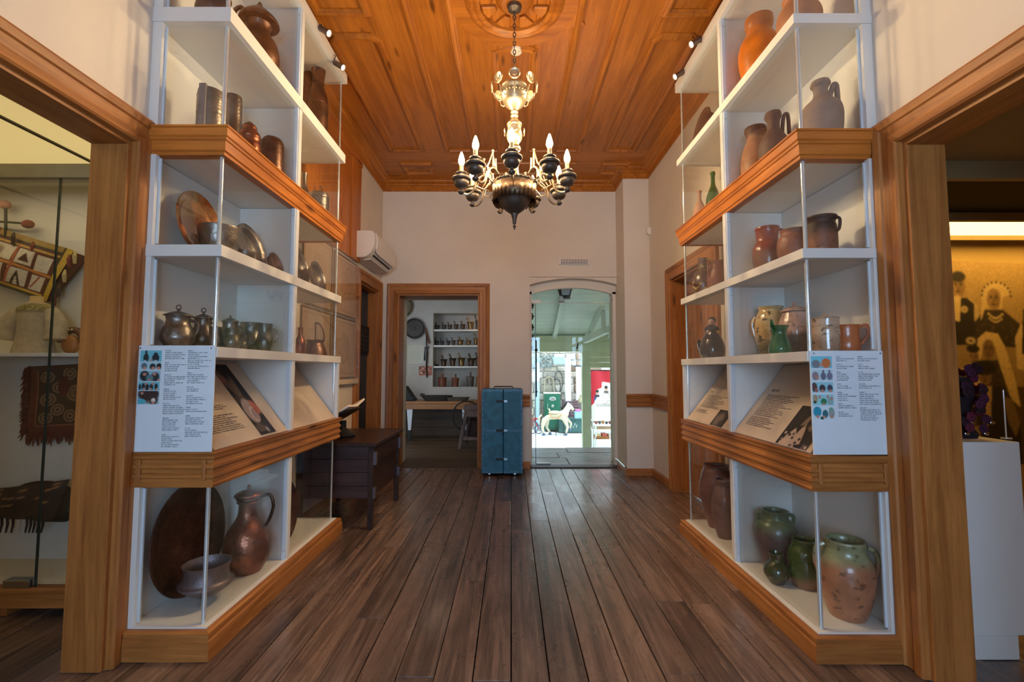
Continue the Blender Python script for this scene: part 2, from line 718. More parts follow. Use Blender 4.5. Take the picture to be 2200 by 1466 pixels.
def scribble(mb, o, u, v, width, nlines, pitch, ch, seed=0, fill=(0.6, 1.0)):
    """rows of tiny letter strokes, too small to read"""
    g = random.Random(seed)
    o, u, v = Vector(o), Vector(u).normalized(), Vector(v).normalized()

    def st(x0, x1, y0, y1):
        mb.quad(o + u * x0 + v * y0, o + u * x1 + v * y0, o + u * x1 + v * y1, o + u * x0 + v * y1)
    for i in range(nlines):
        x, y = 0.0, -i * pitch
        end = width * g.uniform(*fill)
        while x < end:
            for _ in range(g.randint(2, 8)):
                w = ch * g.uniform(0.35, 0.6)
                t = ch * 0.2
                top = ch * (1.35 if g.random() < 0.2 else 1.0)
                st(x, x + t, y if g.random() > .15 else y - ch * .35, y + top)
                if g.random() < 0.75:
                    st(x + w - t, x + w, y, y + ch)
                if g.random() < 0.8:
                    yy = y + g.choice([0, 0.45, 0.8]) * ch
                    st(x, x + w, yy, yy + t)
                x += w + ch * 0.22
                if x > end:
                    break
            x += ch * 0.45
    return mb

# ------------------------------------------------------------------ materials of the building
M_WALL = plain('wall_plaster', (228, 217, 204), 0.9, var=0.04, scale=2.2, bump=0.12, bscale=40)
M_PINE = {a: wood('pine_' + a.lower(), (202, 134, 70), (148, 88, 40), a, 0.45, wear=0.2) for a in 'XYZ'}
M_BAND = {a: wood('orange_pine_' + a.lower(), (216, 132, 52), (168, 90, 30), a, 0.4) for a in 'XYZ'}
M_CEIL = {a: wood('varnished_ceiling_pine_' + a.lower(), (208, 130, 48), (156, 88, 28), a, 0.34, grain=0.7, wear=0.12, var=0.45) for a in 'XYZ'}
M_FLOOR = {a: floorboard('worn_floor_plank_' + a.lower(), a) for a in 'XY'}
M_DARKGAP = plain('dark_subfloor', (22, 17, 14), 0.9)
M_WHITE = plain('white_lacquer', (226, 223, 218), 0.45, var=0.02, scale=3)
M_GLASS = glassy('cabinet_glass')
M_DOORGLASS = glassy('door_glass', (0.95, 0.98, 0.97))
M_ROD = plain('polished_acrylic_edge', (225, 232, 236), 0.12, 0.55, var=0.05)
M_CHROME = plain('brushed_steel', (190, 190, 188), 0.25, 1.0, var=0.08)
M_BLACK = plain('black_iron', (26, 24, 24), 0.5, 0.3)

CEIL = 3.75
YB = 6.05                    # back wall of the hall


def wall_pieces(mb, axis, a0, a1, t0, t1, z0, z1, holes):
    """a wall along axis between a0 and a1, thickness t0..t1, with rectangular holes (a, a, z, z)"""
    def bx(p, q, zb, zt):
        if q - p < 1e-4 or zt - zb < 1e-4:
            return
        if axis == 'Y':
            mb.box(t0, t1, p, q, zb, zt)
        else:
            mb.box(p, q, t0, t1, zb, zt)
    cur = a0
    for h0, h1, hz0, hz1 in sorted(holes):
        bx(cur, h0, z0, z1)
        bx(h0, h1, z0, hz0)
        bx(h0, h1, hz1, z1)
        cur = h1
    bx(cur, a1, z0, z1)
    return mb


HALL_Y0 = -2.3
wall_pieces(MB(), 'Y', HALL_Y0, YB, -1.86, -1.70, -.1, 4.0, [(0.85, 2.03, -.1, 2.275), (5.15, 5.87, -.1, 2.25)]).build('wall_left', M_WALL, kind='structure', fix=False)
wall_pieces(MB(), 'Y', HALL_Y0, YB, 1.70, 1.86, -.1, 4.0, [(0.85, 1.96, -.1, 2.24), (3.88, 4.86, -.1, 2.2)]).build('wall_right', M_WALL, kind='structure', fix=False)
wb = wall_pieces(MB(), 'X', -1.86, 1.86, YB, 6.6, -.1, 4.0, [(-1.482, -0.415, -.1, 2.248), (0.244, 1.40, -.1, 2.47)])


def arc(x0, x1, zs, zc, n=14):
    """flat segmental arch from x0 to x1, springing at zs, crown at zc"""
    w, h = (x1 - x0) / 2, zc - zs
    r = (w * w + h * h) / (2 * h)
    a = math.asin(w / r)
    return [((x0 + x1) / 2 + r * math.sin(-a + 2 * a * i / n), zc - r + r * math.cos(-a + 2 * a * i / n)) for i in range(n + 1)]


for (p0, q0), (p1, q1) in zip(arc(0.244, 1.40, 2.372, 2.459)[:-1], arc(0.244, 1.40, 2.372, 2.459)[1:]):
    wb.hexa([(p0, YB, q0), (p1, YB, q1), (p1, 6.6, q1), (p0, 6.6, q0)], [(p0, YB, 2.475), (p1, YB, 2.475), (p1, 6.6, 2.475), (p0, 6.6, 2.475)])
wb.build('wall_back', M_WALL, kind='structure', fix=False)
box('wall_pier', M_WALL, 1.385, 1.70, 5.63, YB, 0, 3.75, kind='structure')
wall_pieces(MB(), 'X', -1.86, 1.86, -2.45, HALL_Y0, -.1, 4.0, [(-0.95, 0.95, 0.85, 2.35)]).build('wall_front', M_WALL, kind='structure', fix=False)

# glazed entrance behind the camera
w1 = thing('window_1', None, None, (0, -2.38, 0.85), kind='structure')
fr = MB()
for x in (-0.95, 0.91):
    fr.box(x, x + 0.04, -2.40, -2.35, 0.85, 2.35)
fr.box(-0.91, 0.91, -2.40, -2.35, 0.85, 0.9).box(-0.91, 0.91, -2.40, -2.35, 2.30, 2.35)
for x in (-0.34, 0.28):
    fr.box(x, x + 0.06, -2.40, -2.35, 0.9, 2.30)
for z in (1.3, 1.8):
    fr.box(-0.91, 0.91, -2.39, -2.36, z, z + 0.03)
fr.build('window_frame', M_WHITE, w1, fix=False)

# hall floor of planks
fl = thing('floor', None, None, (0, 0, -0.03), kind='structure')
box('subfloor', M_DARKGAP, -1.86, 1.86, HALL_Y0, YB, -0.08, -0.031, fl)
rg = random.Random(3)
for i in range(-12, 12):
    x0, x1 = i * 0.157, (i + 1) * 0.157
    x0, x1 = max(x0, -1.86), min(x1, 1.86)
    if x1 - x0 < 0.02:
        continue
    y = HALL_Y0
    first = True
    while y < YB - 0.02:
        L = rg.uniform(1.2, 3.4) if first else rg.uniform(2.1, 3.6)
        first = False
        y2 = y + L
        if YB - y2 < 0.7:
            y2 = YB
        dz = rg.uniform(-0.003, 0.0)
        g0, g1 = rg.uniform(0.001, 0.0035), rg.uniform(0.001, 0.0035)
        MB().box(x0 + g0, x1 - g1, y + 0.0012, y2 - 0.0012, -0.03, dz).build('plank', M_FLOOR['Y'], fl, bevel=0.002, fix=False)
        y = y2

# board ceiling with battens, panel mouldings and a rosette
ce = thing('ceiling', None, None, (0, 2, CEIL), kind='structure')
box('ceiling_slab', M_DARKGAP, -1.86, 1.86, -2.45, 6.6, CEIL + 0.025, 4.02, ce)
BX = [-1.36, -1.01, -0.725, -0.43, -0.135, 0.18, 0.48, 0.77, 1.08, 1.39]
edges = [-1.70] + BX + [1.70]
for a, b in zip(edges[:-1], edges[1:]):
    for y0, y1 in ((HALL_Y0, 0.6), (0.6, 5.14)):
        box('ceiling_board', M_CEIL['Y'], a + 0.001, b - 0.001, y0 + 0.001, y1 - 0.001, CEIL, CEIL + 0.024, ce, bevel=0.002)
for y0, y1 in ((5.14, 5.44), (5.44, 5.77), (5.77, YB)):
    for x0, x1 in ((-1.7, -0.55), (-0.55, 0.6), (0.6, 1.7)):
        box('ceiling_board', M_CEIL['X'], x0 + 0.001, x1 - 0.001, y0 + 0.001, y1 - 0.001, CEIL, CEIL + 0.024, ce, bevel=0.002)
BAT = [(-0.034, 0), (-0.034, -0.008), (-0.022, -0.012), (-0.017, -0.024), (0.0, -0.030), (0.017, -0.024), (0.022, -0.012), (0.034, -0.008), (0.034, 0)]


def batten(path, closed=False, mat='Y', name='batten'):
    MB().sweep([(p[0], p[1], CEIL) for p in path], BAT, (0, 0, 1), closed).build(name, M_CEIL[mat], ce, smooth=True)


for x in (-0.725, -0.43, 0.48, 0.77):
    batten([(x, HALL_Y0), (x, 5.14)])
for x in (-0.135, 0.18):
    batten([(x, 3.47), (x, 5.14)])
    batten([(x, HALL_Y0), (x, 2.55)])
for xa, xb in ((-1.36, -1.01), (1.08, 1.39)):
    c = 0.05
    batten([(xa + c, 3.33), (xa, 3.33 + c), (xa, 5.14), (xb, 5.14), (xb, 3.33 + c), (xb - c, 3.33)], True, name='panel_moulding')
    batten([(xa, HALL_Y0), (xa, 3.1), (xb, 3.1), (xb, HALL_Y0)], False, name='panel_moulding')
    batten([(xa + 0.05, 5.48), (xa + 0.05, 5.74), (xb + 0.02, 5.74), (xb + 0.02, 5.48)], True, 'X', name='panel_moulding')
for x0, x1 in ((-0.70, -0.46), (-0.40, -0.16), (0.21, 0.45), (0.51, 0.74)):
    batten([(x0, 5.15), (x1, 5.15)], False, 'X')
batten([(-0.72, 5.46), (0.78, 5.46)], False, 'X')
batten([(-0.72, 5.76), (0.78, 5.76)], False, 'X')
RC = (0.025, 3.0)
MB().lathe([(0.235, 0), (0.24, -0.035), (0.262, -0.05), (0.285, -0.032), (0.30, -0.045), (0.33, -0.03), (0.34, -0.012), (0.44, -0.012), (0.445, 0)], (RC[0], RC[1], CEIL), 48, cap=False).build('rosette_ring', M_CEIL['X'], ce, smooth=True)
MB().lathe([(0.0, -0.05), (0.03, -0.05), (0.06, -0.03), (0.09, -0.035), (0.12, -0.012), (0.13, 0)], (RC[0], RC[1], CEIL), 32).build('rosette_boss', M_CEIL['X'], ce, smooth=True)
for k in range(8):
    a = PI / 8 + k * PI / 4
    M = Matrix.Translation((RC[0], RC[1], CEIL)) @ Matrix.Rotation(a, 4, 'Z')
    MB(M).prism([(0.135, -0.02), (0.225, -0.055), (0.235, 0), (0.225, 0.055), (0.135, 0.02)], (0, 0, 0), (1, 0, 0), (0, 1, 0), (0, 0, -0.022)).build('rosette_petal', M_CEIL['Y'], ce, bevel=0.006)
    if k % 2 == 0:
        MB(M).prism([(0.43, -0.09), (0.55, 0), (0.43, 0.09)], (0, 0, 0), (1, 0, 0), (0, 1, 0), (0, 0, -0.014)).build('rosette_point', M_CEIL['Y'], ce, bevel=0.003)
batten([(-0.135, 3.50), (-0.09, 3.47), (0.025, 3.455), (0.135, 3.47), (0.18, 3.50)], False, 'X')

# cornice round the hall
CORN = [(0, 3.62), (0.02, 3.62), (0.02, 3.685), (0.034, 3.692), (0.04, 3.705), (0.085, 3.728), (0.09, 3.742), (0.12, 3.75), (0, 3.75)]
MB().sweep([(-1.7, HALL_Y0, 0), (-1.7, YB, 0), (1.385, YB, 0), (1.385, 5.63, 0), (1.7, 5.63, 0), (1.7, HALL_Y0, 0)], CORN, (0, 0, 1)).build('trim_1', M_CEIL['Y'], smooth=True, kind='structure')

# door casings, jambs
CASE = [(0, 0), (0, 0.026), (0.008, 0.034), (0.044, 0.030), (0.050, 0.020), (0.090, 0.022), (0.096, 0.030), (0.122, 0.036), (0.134, 0.030), (0.136, 0.0)]


def casing(n, wall, a0, a1, h, depth, legs=3):
    """wall: 'L', 'R' or 'B'; opening a0..a1, height h; jambs of the given depth"""
    if wall == 'L':
        path, nrm, ctr = [(-1.7, a1, 0), (-1.7, a1, h), (-1.7, a0, h), (-1.7, a0, 0)], (1, 0, 0), (-1.7, a1, 0)
    elif wall == 'R':
        path, nrm, ctr = [(1.7, a0, 0), (1.7, a0, h), (1.7, a1, h), (1.7, a1, 0)], (-1, 0, 0), (1.7, a1, 0)
    else:
        path, nrm, ctr = [(a1, YB, 0), (a1, YB, h), (a0, YB, h), (a0, YB, 0)], (0, -1, 0), (a0, YB, 0)
    d = thing('door_%d' % n, None, None, ctr, kind='structure')
    for i, nm in ((0, 'casing_leg'), (1, 'casing_head'), (2, 'casing_leg')):
        ax = 'Z' if i != 1 else ('X' if wall == 'B' else 'Y')
        full = MB().sweep(path, CASE, nrm)
        k = len(CASE)
        seg = MB()
        seg.add(full.v[i * k:(i + 2) * k], [(j, (j + 1) % k, (j + 1) % k + k, j + k) for j in range(k)] + [tuple(range(k))[::-1], tuple(range(k, 2 * k))])
        seg.build(nm, M_PINE[ax], d)
    t = 0.02
    if wall == 'L':
        x0, x1 = -1.70 - depth, -1.699
        box('jamb', M_PINE['Z'], x0, x1, a1 - t, a1 + 0.002, 0, h - t, d, bevel=0.002)
        box('jamb', M_PINE['Z'], x0, x1, a0 - 0.002, a0 + t, 0, h - t, d, bevel=0.002)
        box('head_jamb', M_PINE['Y'], x0, x1, a0, a1, h - t, h + 0.002, d, bevel=0.002)
    elif wall == 'R':
        x0, x1 = 1.699, 1.70 + depth
        box('jamb', M_PINE['Z'], x0, x1, a1 - t, a1 + 0.002, 0, h - t, d, bevel=0.002)
        box('jamb', M_PINE['Z'], x0, x1, a0 - 0.002, a0 + t, 0, h - t, d, bevel=0.002)
        box('head_jamb', M_PINE['Y'], x0, x1, a0, a1, h - t, h + 0.002, d, bevel=0.002)
    else:
        y0, y1 = YB - 0.001, YB + depth
        box('jamb', M_PINE['Z'], a0 - 0.002, a0 + t, y0, y1, 0, h - t, d, bevel=0.002)
        box('jamb', M_PINE['Z'], a1 - t, a1 + 0.002, y0, y1, 0, h - t, d, bevel=0.002)
        box('head_jamb', M_PINE['X'], a0, a1, y0, y1, h - t, h + 0.002, d, bevel=0.002)
    return d


casing(1, 'L', 0.85, 2.03, 2.275, 0.165)
casing(2, 'R', 0.85, 1.96, 2.24, 0.165)
casing(3, 'L', 5.15, 5.87, 2.25, 0.2)
d4 = casing(4, 'R', 3.88, 4.86, 2.2, 0.2)
casing(5, 'B', -1.482, -0.415, 2.248, 0.3)
# panelled wooden leaf closing the right-hand door
box('door_leaf', M_PINE['Z'], 1.82, 1.855, 3.90, 4.84, 0.01, 2.18, d4, bevel=0.003)
for z0, z1 in ((0.15, 0.85), (1.0, 2.05)):
    for y0, y1 in ((4.0, 4.33), (4.41, 4.74)):
        MB().sweep([(1.82, y0, z0), (1.82, y0, z1), (1.82, y1, z1), (1.82, y1, z0)], [(0, 0), (0, 0.012), (-0.03, 0.012), (-0.04, 0)], (-1, 0, 0), True).build('panel_moulding', M_PINE['Z'], d4)

# skirting, chair rail
RAIL = [(0, 0.81), (0.02, 0.81), (0.026, 0.825), (0.018, 0.84), (0.018, 0.86), (0.026, 0.87), (0.018, 0.88), (0.018, 0.905), (0.026, 0.915), (0.018, 0.925), (0.03, 0.945), (0.03, 0.965), (0, 0.968)]
MB().sweep([(1.385, 5.63, 0), (1.7, 5.63, 0), (1.7, 5.0, 0)], RAIL, (0, 0, 1)).build('trim_2', M_PINE['X'], kind='structure')
MB().sweep([(-0.275, YB, 0), (0.244, YB, 0)], [(o, h - 0.03) for o, h in RAIL], (0, 0, 1)).build('trim_3', M_PINE['X'], kind='structure')
SKIRT = [(0, 0), (0.022, 0), (0.022, 0.065), (0.014, 0.078), (0, 0.082)]
MB().sweep([(1.385, YB, 0), (1.385, 5.63, 0), (1.7, 5.63, 0), (1.7, 5.0, 0)], SKIRT, (0, 0, 1)).build('baseboard_right', M_PINE['X'], kind='structure')
MB().sweep([(-0.275, YB, 0), (0.244, YB, 0)], SKIRT, (0, 0, 1)).build('baseboard_back', M_PINE['X'], kind='structure')
MB().sweep([(-1.7, 3.70, 0), (-1.7, 5.01, 0)], SKIRT, (0, 0, 1)).build('baseboard_left', M_PINE['Y'], kind='structure')

# boarded panel high on the left wall
tp = thing('trim_4', None, None, (-1.69, 4.35, 2.43), kind='structure')
ys = [3.68, 3.96, 4.24, 4.52, 4.78, 4.93, 5.06]
for a, b in zip(ys[:-1], ys[1:]):
    box('board', M_BAND['Z'], -1.70, -1.672 if a < 4.7 else -1.662, a + 0.001, b - 0.001, 2.43, 3.62, tp, bevel=0.003)
box('board', M_BAND['Y'], -1.70, -1.655, 3.68, 5.07, 3.50, 3.62, tp, bevel=0.004)

# glass door in the arched opening
d5 = thing('door_6', None, None, (0.82, 6.22, 0), kind='structure')
fm = MB()
fm.box(0.244, 0.275, 6.18, 6.26, 0, 2.30).box(1.357, 1.40, 6.18, 6.26, 0, 2.30)
oa = arc(0.244, 1.40, 2.372, 2.459)
ia = arc(0.275, 1.357, 2.27, 2.355)
ia[0], ia[-1] = (0.244, 2.265), (1.40, 2.265)
for i in range(len(oa) - 1):
    fm.hexa([(ia[i][0], 6.18, ia[i][1]), (ia[i + 1][0], 6.18, ia[i + 1][1]), (ia[i + 1][0], 6.26, ia[i + 1][1]), (ia[i][0], 6.26, ia[i][1])],
            [(oa[i][0], 6.18, oa[i][1] + .01), (oa[i + 1][0], 6.18, oa[i + 1][1] + .01), (oa[i + 1][0], 6.26, oa[i + 1][1] + .01), (oa[i][0], 6.26, oa[i][1] + .01)])
fm.build('door_frame', M_WALL, d5, fix=False)
box('door_pane', M_DOORGLASS, 0.328, 1.352, 6.215, 6.225, 0.035, 2.155, d5)
box('side_pane', M_DOORGLASS, 0.278, 0.324, 6.215, 6.225, 0.02, 2.155, d5)
tr = MB()
ta = arc(0.278, 1.354, 2.268, 2.352)
tr.prism([(0.278, 2.162)] + ta + [(1.354, 2.162)], (0, 6.215, 0), (1, 0, 0), (0, 0, 1), (0, 0.01, 0))
tr.build('transom_pane', M_DOORGLASS, d5)
M_EDGE = plain('dark_glass_edge', (30, 44, 42), 0.2, 0.0)
box('pane_edge', M_EDGE, 0.322, 0.330, 6.212, 6.228, 0.02, 2.155, d5)
box('pane_edge', M_ROD, 0.278, 1.354, 6.214, 6.226, 2.155, 2.162, d5)
box('patch_fitting', M_WHITE, 0.285, 0.40, 6.205, 6.235, 2.15, 2.195, d5, bevel=0.004)
box('patch_fitting', M_CHROME, 0.335, 0.52, 6.20, 6.24, 0.012, 0.035, d5, bevel=0.004)
box('lock_plate', M_CHROME, 1.325, 1.354, 6.205, 6.235, 2.17, 2.24, d5, bevel=0.003)
MB().cyl((0.335, 6.18, 0.9), (0.335, 6.18, 1.65), 0.007).ball((0.335, 6.18, 1.52), (0.02, 0.012, 0.02)).box(0.318, 0.352, 6.172, 6.188, 0.96, 0.975).build('handle', M_BLACK, d5, smooth=True)
MB().tube([(1.362, 6.12, 0.10), (1.372, 6.0, 0.10), (1.372, 5.66, 0.085)], 0.014, 10).build('trim_5', M_CHROME, smooth=True, kind='structure')
box('threshold', plain('dark_oak_sill', (62, 46, 38), 0.5), 0.244, 1.40, YB, 6.22, -0.02, 0.012, d5, bevel=0.003)

# ------------------------------------------------------------------ the two display cabinets
ROWS_L = [(0.127, 0.73), (0.885, 1.309), (1.357, 1.774), (1.828, 2.257), (2.387, 2.904), (2.975, 3.566)]
ROWS_R = [(0.112, 0.716), (0.875, 1.290), (1.336, 1.762), (1.807, 2.231), (2.36, 2.884), (2.932, 3.495)]
YD, Y1 = 2.85, 3.64         # divider between the bays, far end
XC = 1.33                   # aisle face of the shelf edges
BAND_LOW = [(-0.05, 0.0), (0.004, 0.0), (0.008, 0.012), (0.002, 0.02), (0.002, 0.036), (0.010, 0.044), (0.010, 0.056), (0.002, 0.063),
            (0.002, 0.078), (0.010, 0.086), (0.010, 0.098), (0.002, 0.105), (0.002, 0.12), (0.010, 0.128), (0.012, 0.142), (0.016, 0.15), (0.016, 0.156), (-0.05, 0.156)]
BAND_HIGH = [(-0.06, 0.0), (-0.012, 0.0), (-0.012, 0.014), (-0.004, 0.020), (-0.002, 0.064), (0.004, 0.068), (0.006, 0.078), (0.012, 0.084), (0.014, 0.118), (0.020, 0.122), (0.020, 0.13), (-0.06, 0.13)]
PLINTH = [(-0.06, 0.0), (0.03, 0.0), (0.03, 0.088), (0.024, 0.096), (0.024, 0.122), (0.014, 0.128), (-0.06, 0.128)]


def cabinet(s, y0, rows, label):
    sx = (lambda v: v * s)
    root = thing('display_cabinet', label, 'cabinet', (sx(1.515), (y0 + Y1) / 2, 0), group='tall museum cabinets')

    def path(off=0.0):
        p = [(sx(1.7), y0, 0), (sx(XC), y0, 0), (sx(XC), Y1, 0), (sx(1.7), Y1, 0)]
        return p if s < 0 else p[::-1]

    def molding(name, prof, z, mat):
        # front return, aisle run and end return are separate lengths of moulding
        full = MB().sweep([(a, b, z) for a, b, _ in path()], prof, (0, 0, 1))
        k = len(prof)
        for i in range(3):
            seg = MB()
            seg.add(full.v[i * k:(i + 2) * k], [(j, (j + 1) % k, (j + 1) % k + k, j + k) for j in range(k)] + [tuple(range(k))[::-1], tuple(range(k, 2 * k))])
            seg.build(name, mat['Y'] if i == 1 else mat['X'], root)
    zl, zh = rows[0][1], rows[3][1]
    molding('plinth_board', [(o, h * (rows[0][0] - 0.008) / 0.128) for o, h in PLINTH], 0, M_PINE)
    molding('fluted_band', BAND_LOW, zl, M_PINE)
    molding('cornice_band', BAND_HIGH, zh, M_BAND)
    # frame moulding on the short face of the fluted band
    fx0, fx1 = sx(1.665), sx(1.355)
    a, b = min(fx0, fx1), max(fx0, fx1)
    for q0, q1 in (((a, zl + .03), (a + .02, zl + .125)), ((b - .02, zl + .03), (b, zl + .125))):
        box('band_stop', M_PINE['Z'], q0[0], q1[0], y0 - 0.014, y0 + 0.0, q0[1], q1[1], root, bevel=0.004)
    # boards
    def board(name, x0, x1, ya, yb, za, zb, mat=M_WHITE):
        return box(name, mat, sx(x0), sx(x1), ya, yb, za, zb, root, bevel=0.0015)
    board('bottom_board', 1.70, XC + 0.004, y0 + 0.004, Y1 - 0.004, rows[0][0] - 0.0075, rows[0][0])
    board('shelf', 1.70, XC + 0.02, y0 + 0.02, Y1 - 0.01, rows[0][1] + 0.002, rows[1][0] - 0.002)
    board('shelf', 1.70, XC, y0, Y1, rows[1][1], rows[2][0])
    board('shelf', 1.70, XC, y0, Y1 - 0.02, rows[2][1], rows[3][0])
    board('shelf', 1.70, XC + 0.02, y0 + 0.02, Y1 - 0.01, rows[3][1] + 0.002, rows[4][0] - 0.002)
    board('shelf', 1.70, XC, y0, Y1, rows[4][1], rows[5][0])
    board('top_board', 1.70, XC, y0, Y1, rows[5][1], rows[5][1] + 0.075)
    for za, zb in rows:
        board('divider', 1.70, XC + 0.006, YD, YD + 0.036, za, zb)
        board('back_panel', 1.70, 1.688, y0 + 0.03, YD, za, zb)
        board('stile', 1.70, 1.655, y0 + 0.004, y0 + 0.03, za, zb)
        board('divider_strip', XC + 0.035, XC + 0.012, YD - 0.012, YD, za, zb, M_ROD2)
    board('end_panel', 1.70, XC + 0.008, Y1 - 0.03, Y1, rows[1][0], rows[1][1])
    # glazing, row by row
    g = 0.028
    for i, (za, zb) in enumerate(rows):
        if i != 1:
            board('front_glass', 1.66, XC + g, y0 + g, y0 + g + 0.005, za, zb, M_GLASS)
            board('end_glass', 1.70, XC + g, Y1 - g - 0.005, Y1 - g, za, zb, M_GLASS)
            board('side_glass', XC + g + 0.005, XC + g, y0 + g + 0.006, YD, za, zb, M_GLASS)
            board('side_glass', XC + g + 0.005, XC + g, YD + 0.036, Y1 - g, za, zb, M_GLASS)
            r = MB().cyl((sx(XC + g + 0.012), y0 + g + 0.012, za), (sx(XC + g + 0.012), y0 + g + 0.012, zb), 0.0095, n=10)
            r.build('corner_rod', M_ROD, root, smooth=True)
            board('hinge_strip', 1.655, 1.645, y0 + g - 0.004, y0 + g + 0.006, za + 0.01, zb - 0.01, M_ROD2)
            for zz in (za + 0.05, zb - 0.05):
                MB().ball((sx(XC + 0.022), YD - 0.013, zz), 0.004, 8, 6).build('screw', M_CHROME, root, smooth=True)
        r = MB().cyl((sx(XC + g + 0.008), Y1 - g - 0.008, za), (sx(XC + g + 0.008), Y1 - g - 0.008, zb), 0.0065, n=10)
        r.build('corner_rod', M_ROD, root, smooth=True)
    return root


M_ROD2 = plain('frosted_acrylic', (206, 214, 222), 0.25, 0.0, var=0.04)
Y0L, Y0R = 2.11, 2.09
cabinet(-1, Y0L, ROWS_L, 'tall white cabinet on the left holding metal vessels')
cabinet(1, Y0R, ROWS_R, 'tall white cabinet on the right holding clay pots')

# sloping caption boards inside the cabinets
M_CREAM = plain('cream_card', (206, 188, 168), 0.7, var=0.03)
M_INK = plain('printing_ink', (58, 52, 50), 0.8)
M_PANELWHITE = plain('white_caption_card', (222, 233, 242), 0.55, var=0.02)


def sloped_board(s, ya, yb, z0, z1, xf, xb, label, pics, seed, title):
    """card leaning from the front edge (xf, z0) up to the back (xb, z1)"""
    lo, hi = Vector((s * xf, 0, z0)), Vector((s * xb, 0, z1))
    up = hi - lo
    L = up.length
    up.normalize()
    along = Vector((0, 1, 0)) if s < 0 else Vector((0, -1, 0))     # reading direction seen from the aisle
    n = along.cross(up)
    root = thing('caption_board', label, 'sign', (s * (xf + xb) / 2, (ya + yb) / 2, z0), group='sloping caption boards')
    start = Vector((0, ya if s < 0 else yb, 0))
    o = Vector((lo.x, start.y, lo.z))
    Wd = yb - ya
    MB().prism([(0, 0), (Wd, 0), (Wd, L), (0, L)], o - n * 0.006, along, up, n * 0.006).build('board', M_CREAM, root)
    tx = MB()
    for (a, b, c, nl, ch) in title:
        scribble(tx, o + along * a + up * b + n * 0.0006, along, up, c, nl, ch * 1.9, ch, seed + int(a * 100))
    tx.build('lettering', M_INK, root, fix=False)
    for nm, ras, a, b, c, d in pics:
        ras.build(nm, o + along * a + up * b + n * 0.0008, along * c, up * d, root)
    return root


# picture of a coppersmith at work
r1 = Ras(60, 110, (26, 22, 24))
r1.ell(.25, .72, .5, .10, (120, 98, 78), .3, .8, rot=-.9)
r1.ell(.5, .62, .14, .2, (128, 108, 84), .3, .9, rot=-.4)
r1.ell(.12, .78, .18, .05, (150, 92, 72), .4, .8)
r1.ell(.25, .5, .4, .06, (70, 58, 40), .5, .7)
r1.ell(.42, .33, .36, .16, (168, 150, 146), .12, rot=.5)
r1.ell(.52, .28, .22, .095, (205, 190, 188), .08, rot=.5)
r1.ell(.54, .275, .19, .08, (160, 142, 140), .08, rot=.5)
r1.ell(.82, .37, .16, .11, (186, 108, 88), .2, rot=.8)
r1.ell(.74, .33, .1, .05, (170, 90, 72), .2, rot=.8)
r1.ell(.3, .09, .3, .06, (92, 80, 74), .3)
r1.rect(0, 1, 0, .04, (30, 32, 42))
r1.ell(.62, .06, .08, .035, (170, 170, 175), .5)
r1.ell(.85, .12, .2, .06, (40, 46, 62), .5)
r1.speckle(.5)
sloped_board(-1, Y0L + 0.03, YD - 0.01, 0.889, 1.30, 1.345, 1.67, 'cream sloping board with a picture of a coppersmith under copper shelves', [('picture', r1, 0.41, 0.012, 0.16, 0.49)], 5,
             [(0.0, 0.35, 0.27, 6, 0.006), (0.0, 0.23, 0.33, 3, 0.006), (0.0, 0.17, 0.36, 9, 0.006)])
sloped_board(-1, YD + 0.04, Y1 - 0.05, 0.889, 1.30, 1.345, 1.67, 'plain cream sloping board in the far bay of the left cabinet', [], 9, [(0.03, 0.20, 0.12, 9, 0.006)])
# ink picture of people on the right-hand boards
r2 = Ras(90, 90, (30, 24, 24))
r2.poly([(.08, .1), (.3, .45), (.42, .3), (.5, .62), (.62, .35), (.7, .1), (.4, 0), (.1, 0)], (196, 172, 150))
r2.poly([(.35, .5), (.5, .95), (.62, .9), (.48, .55)], (168, 146, 128))
r2.poly([(.6, .5), (.72, .9), (.8, .85), (.74, .4)], (120, 104, 92))
r2.ell(.6, .88, .1, .08, (200, 176, 152), .2)
for k in range(26):
    r2.ell(r2.rng.rand(), r2.rng.rand() * .3, .04, .035, [(40, 34, 40), (186, 164, 148), (96, 82, 84)][k % 3], .3)
for k in range(10):
    r2.line([(.36 + .03 * k, .5), (.45 + .04 * k, .95)], .008, (40, 32, 30))
r2.speckle(.3)
sloped_board(1, Y0R + 0.03, YD - 0.01, 0.879, 1.285, 1.345, 1.67, 'cream sloping board with an ink picture under glazed jars', [('picture', r2, 0.44, 0.004, 0.25, 0.24)], 15,
             [(0.075, 0.315, 0.07, 1, 0.016), (0.07, 0.285, 0.30, 14, 0.0058), (0.06, 0.125, 0.30, 6, 0.0058)])
r3 = Ras(40, 40, (40, 32, 32))
r3.ell(.4, .4, .3, .4, (120, 104, 94), .4)
r3.ell(.7, .2, .2, .2, (70, 60, 56), .4)
r3.speckle(.5)
sloped_board(1, YD + 0.04, Y1 - 0.05, 0.879, 1.285, 1.345, 1.67, 'cream sloping text board in the far bay of the right cabinet', [('picture', r3, 0.40, 0.004, 0.18, 0.13)], 25,
             [(0.06, 0.26, 0.06, 1, 0.012), (0.06, 0.235, 0.34, 11, 0.0056), (0.06, 0.10, 0.26, 3, 0.0056)])


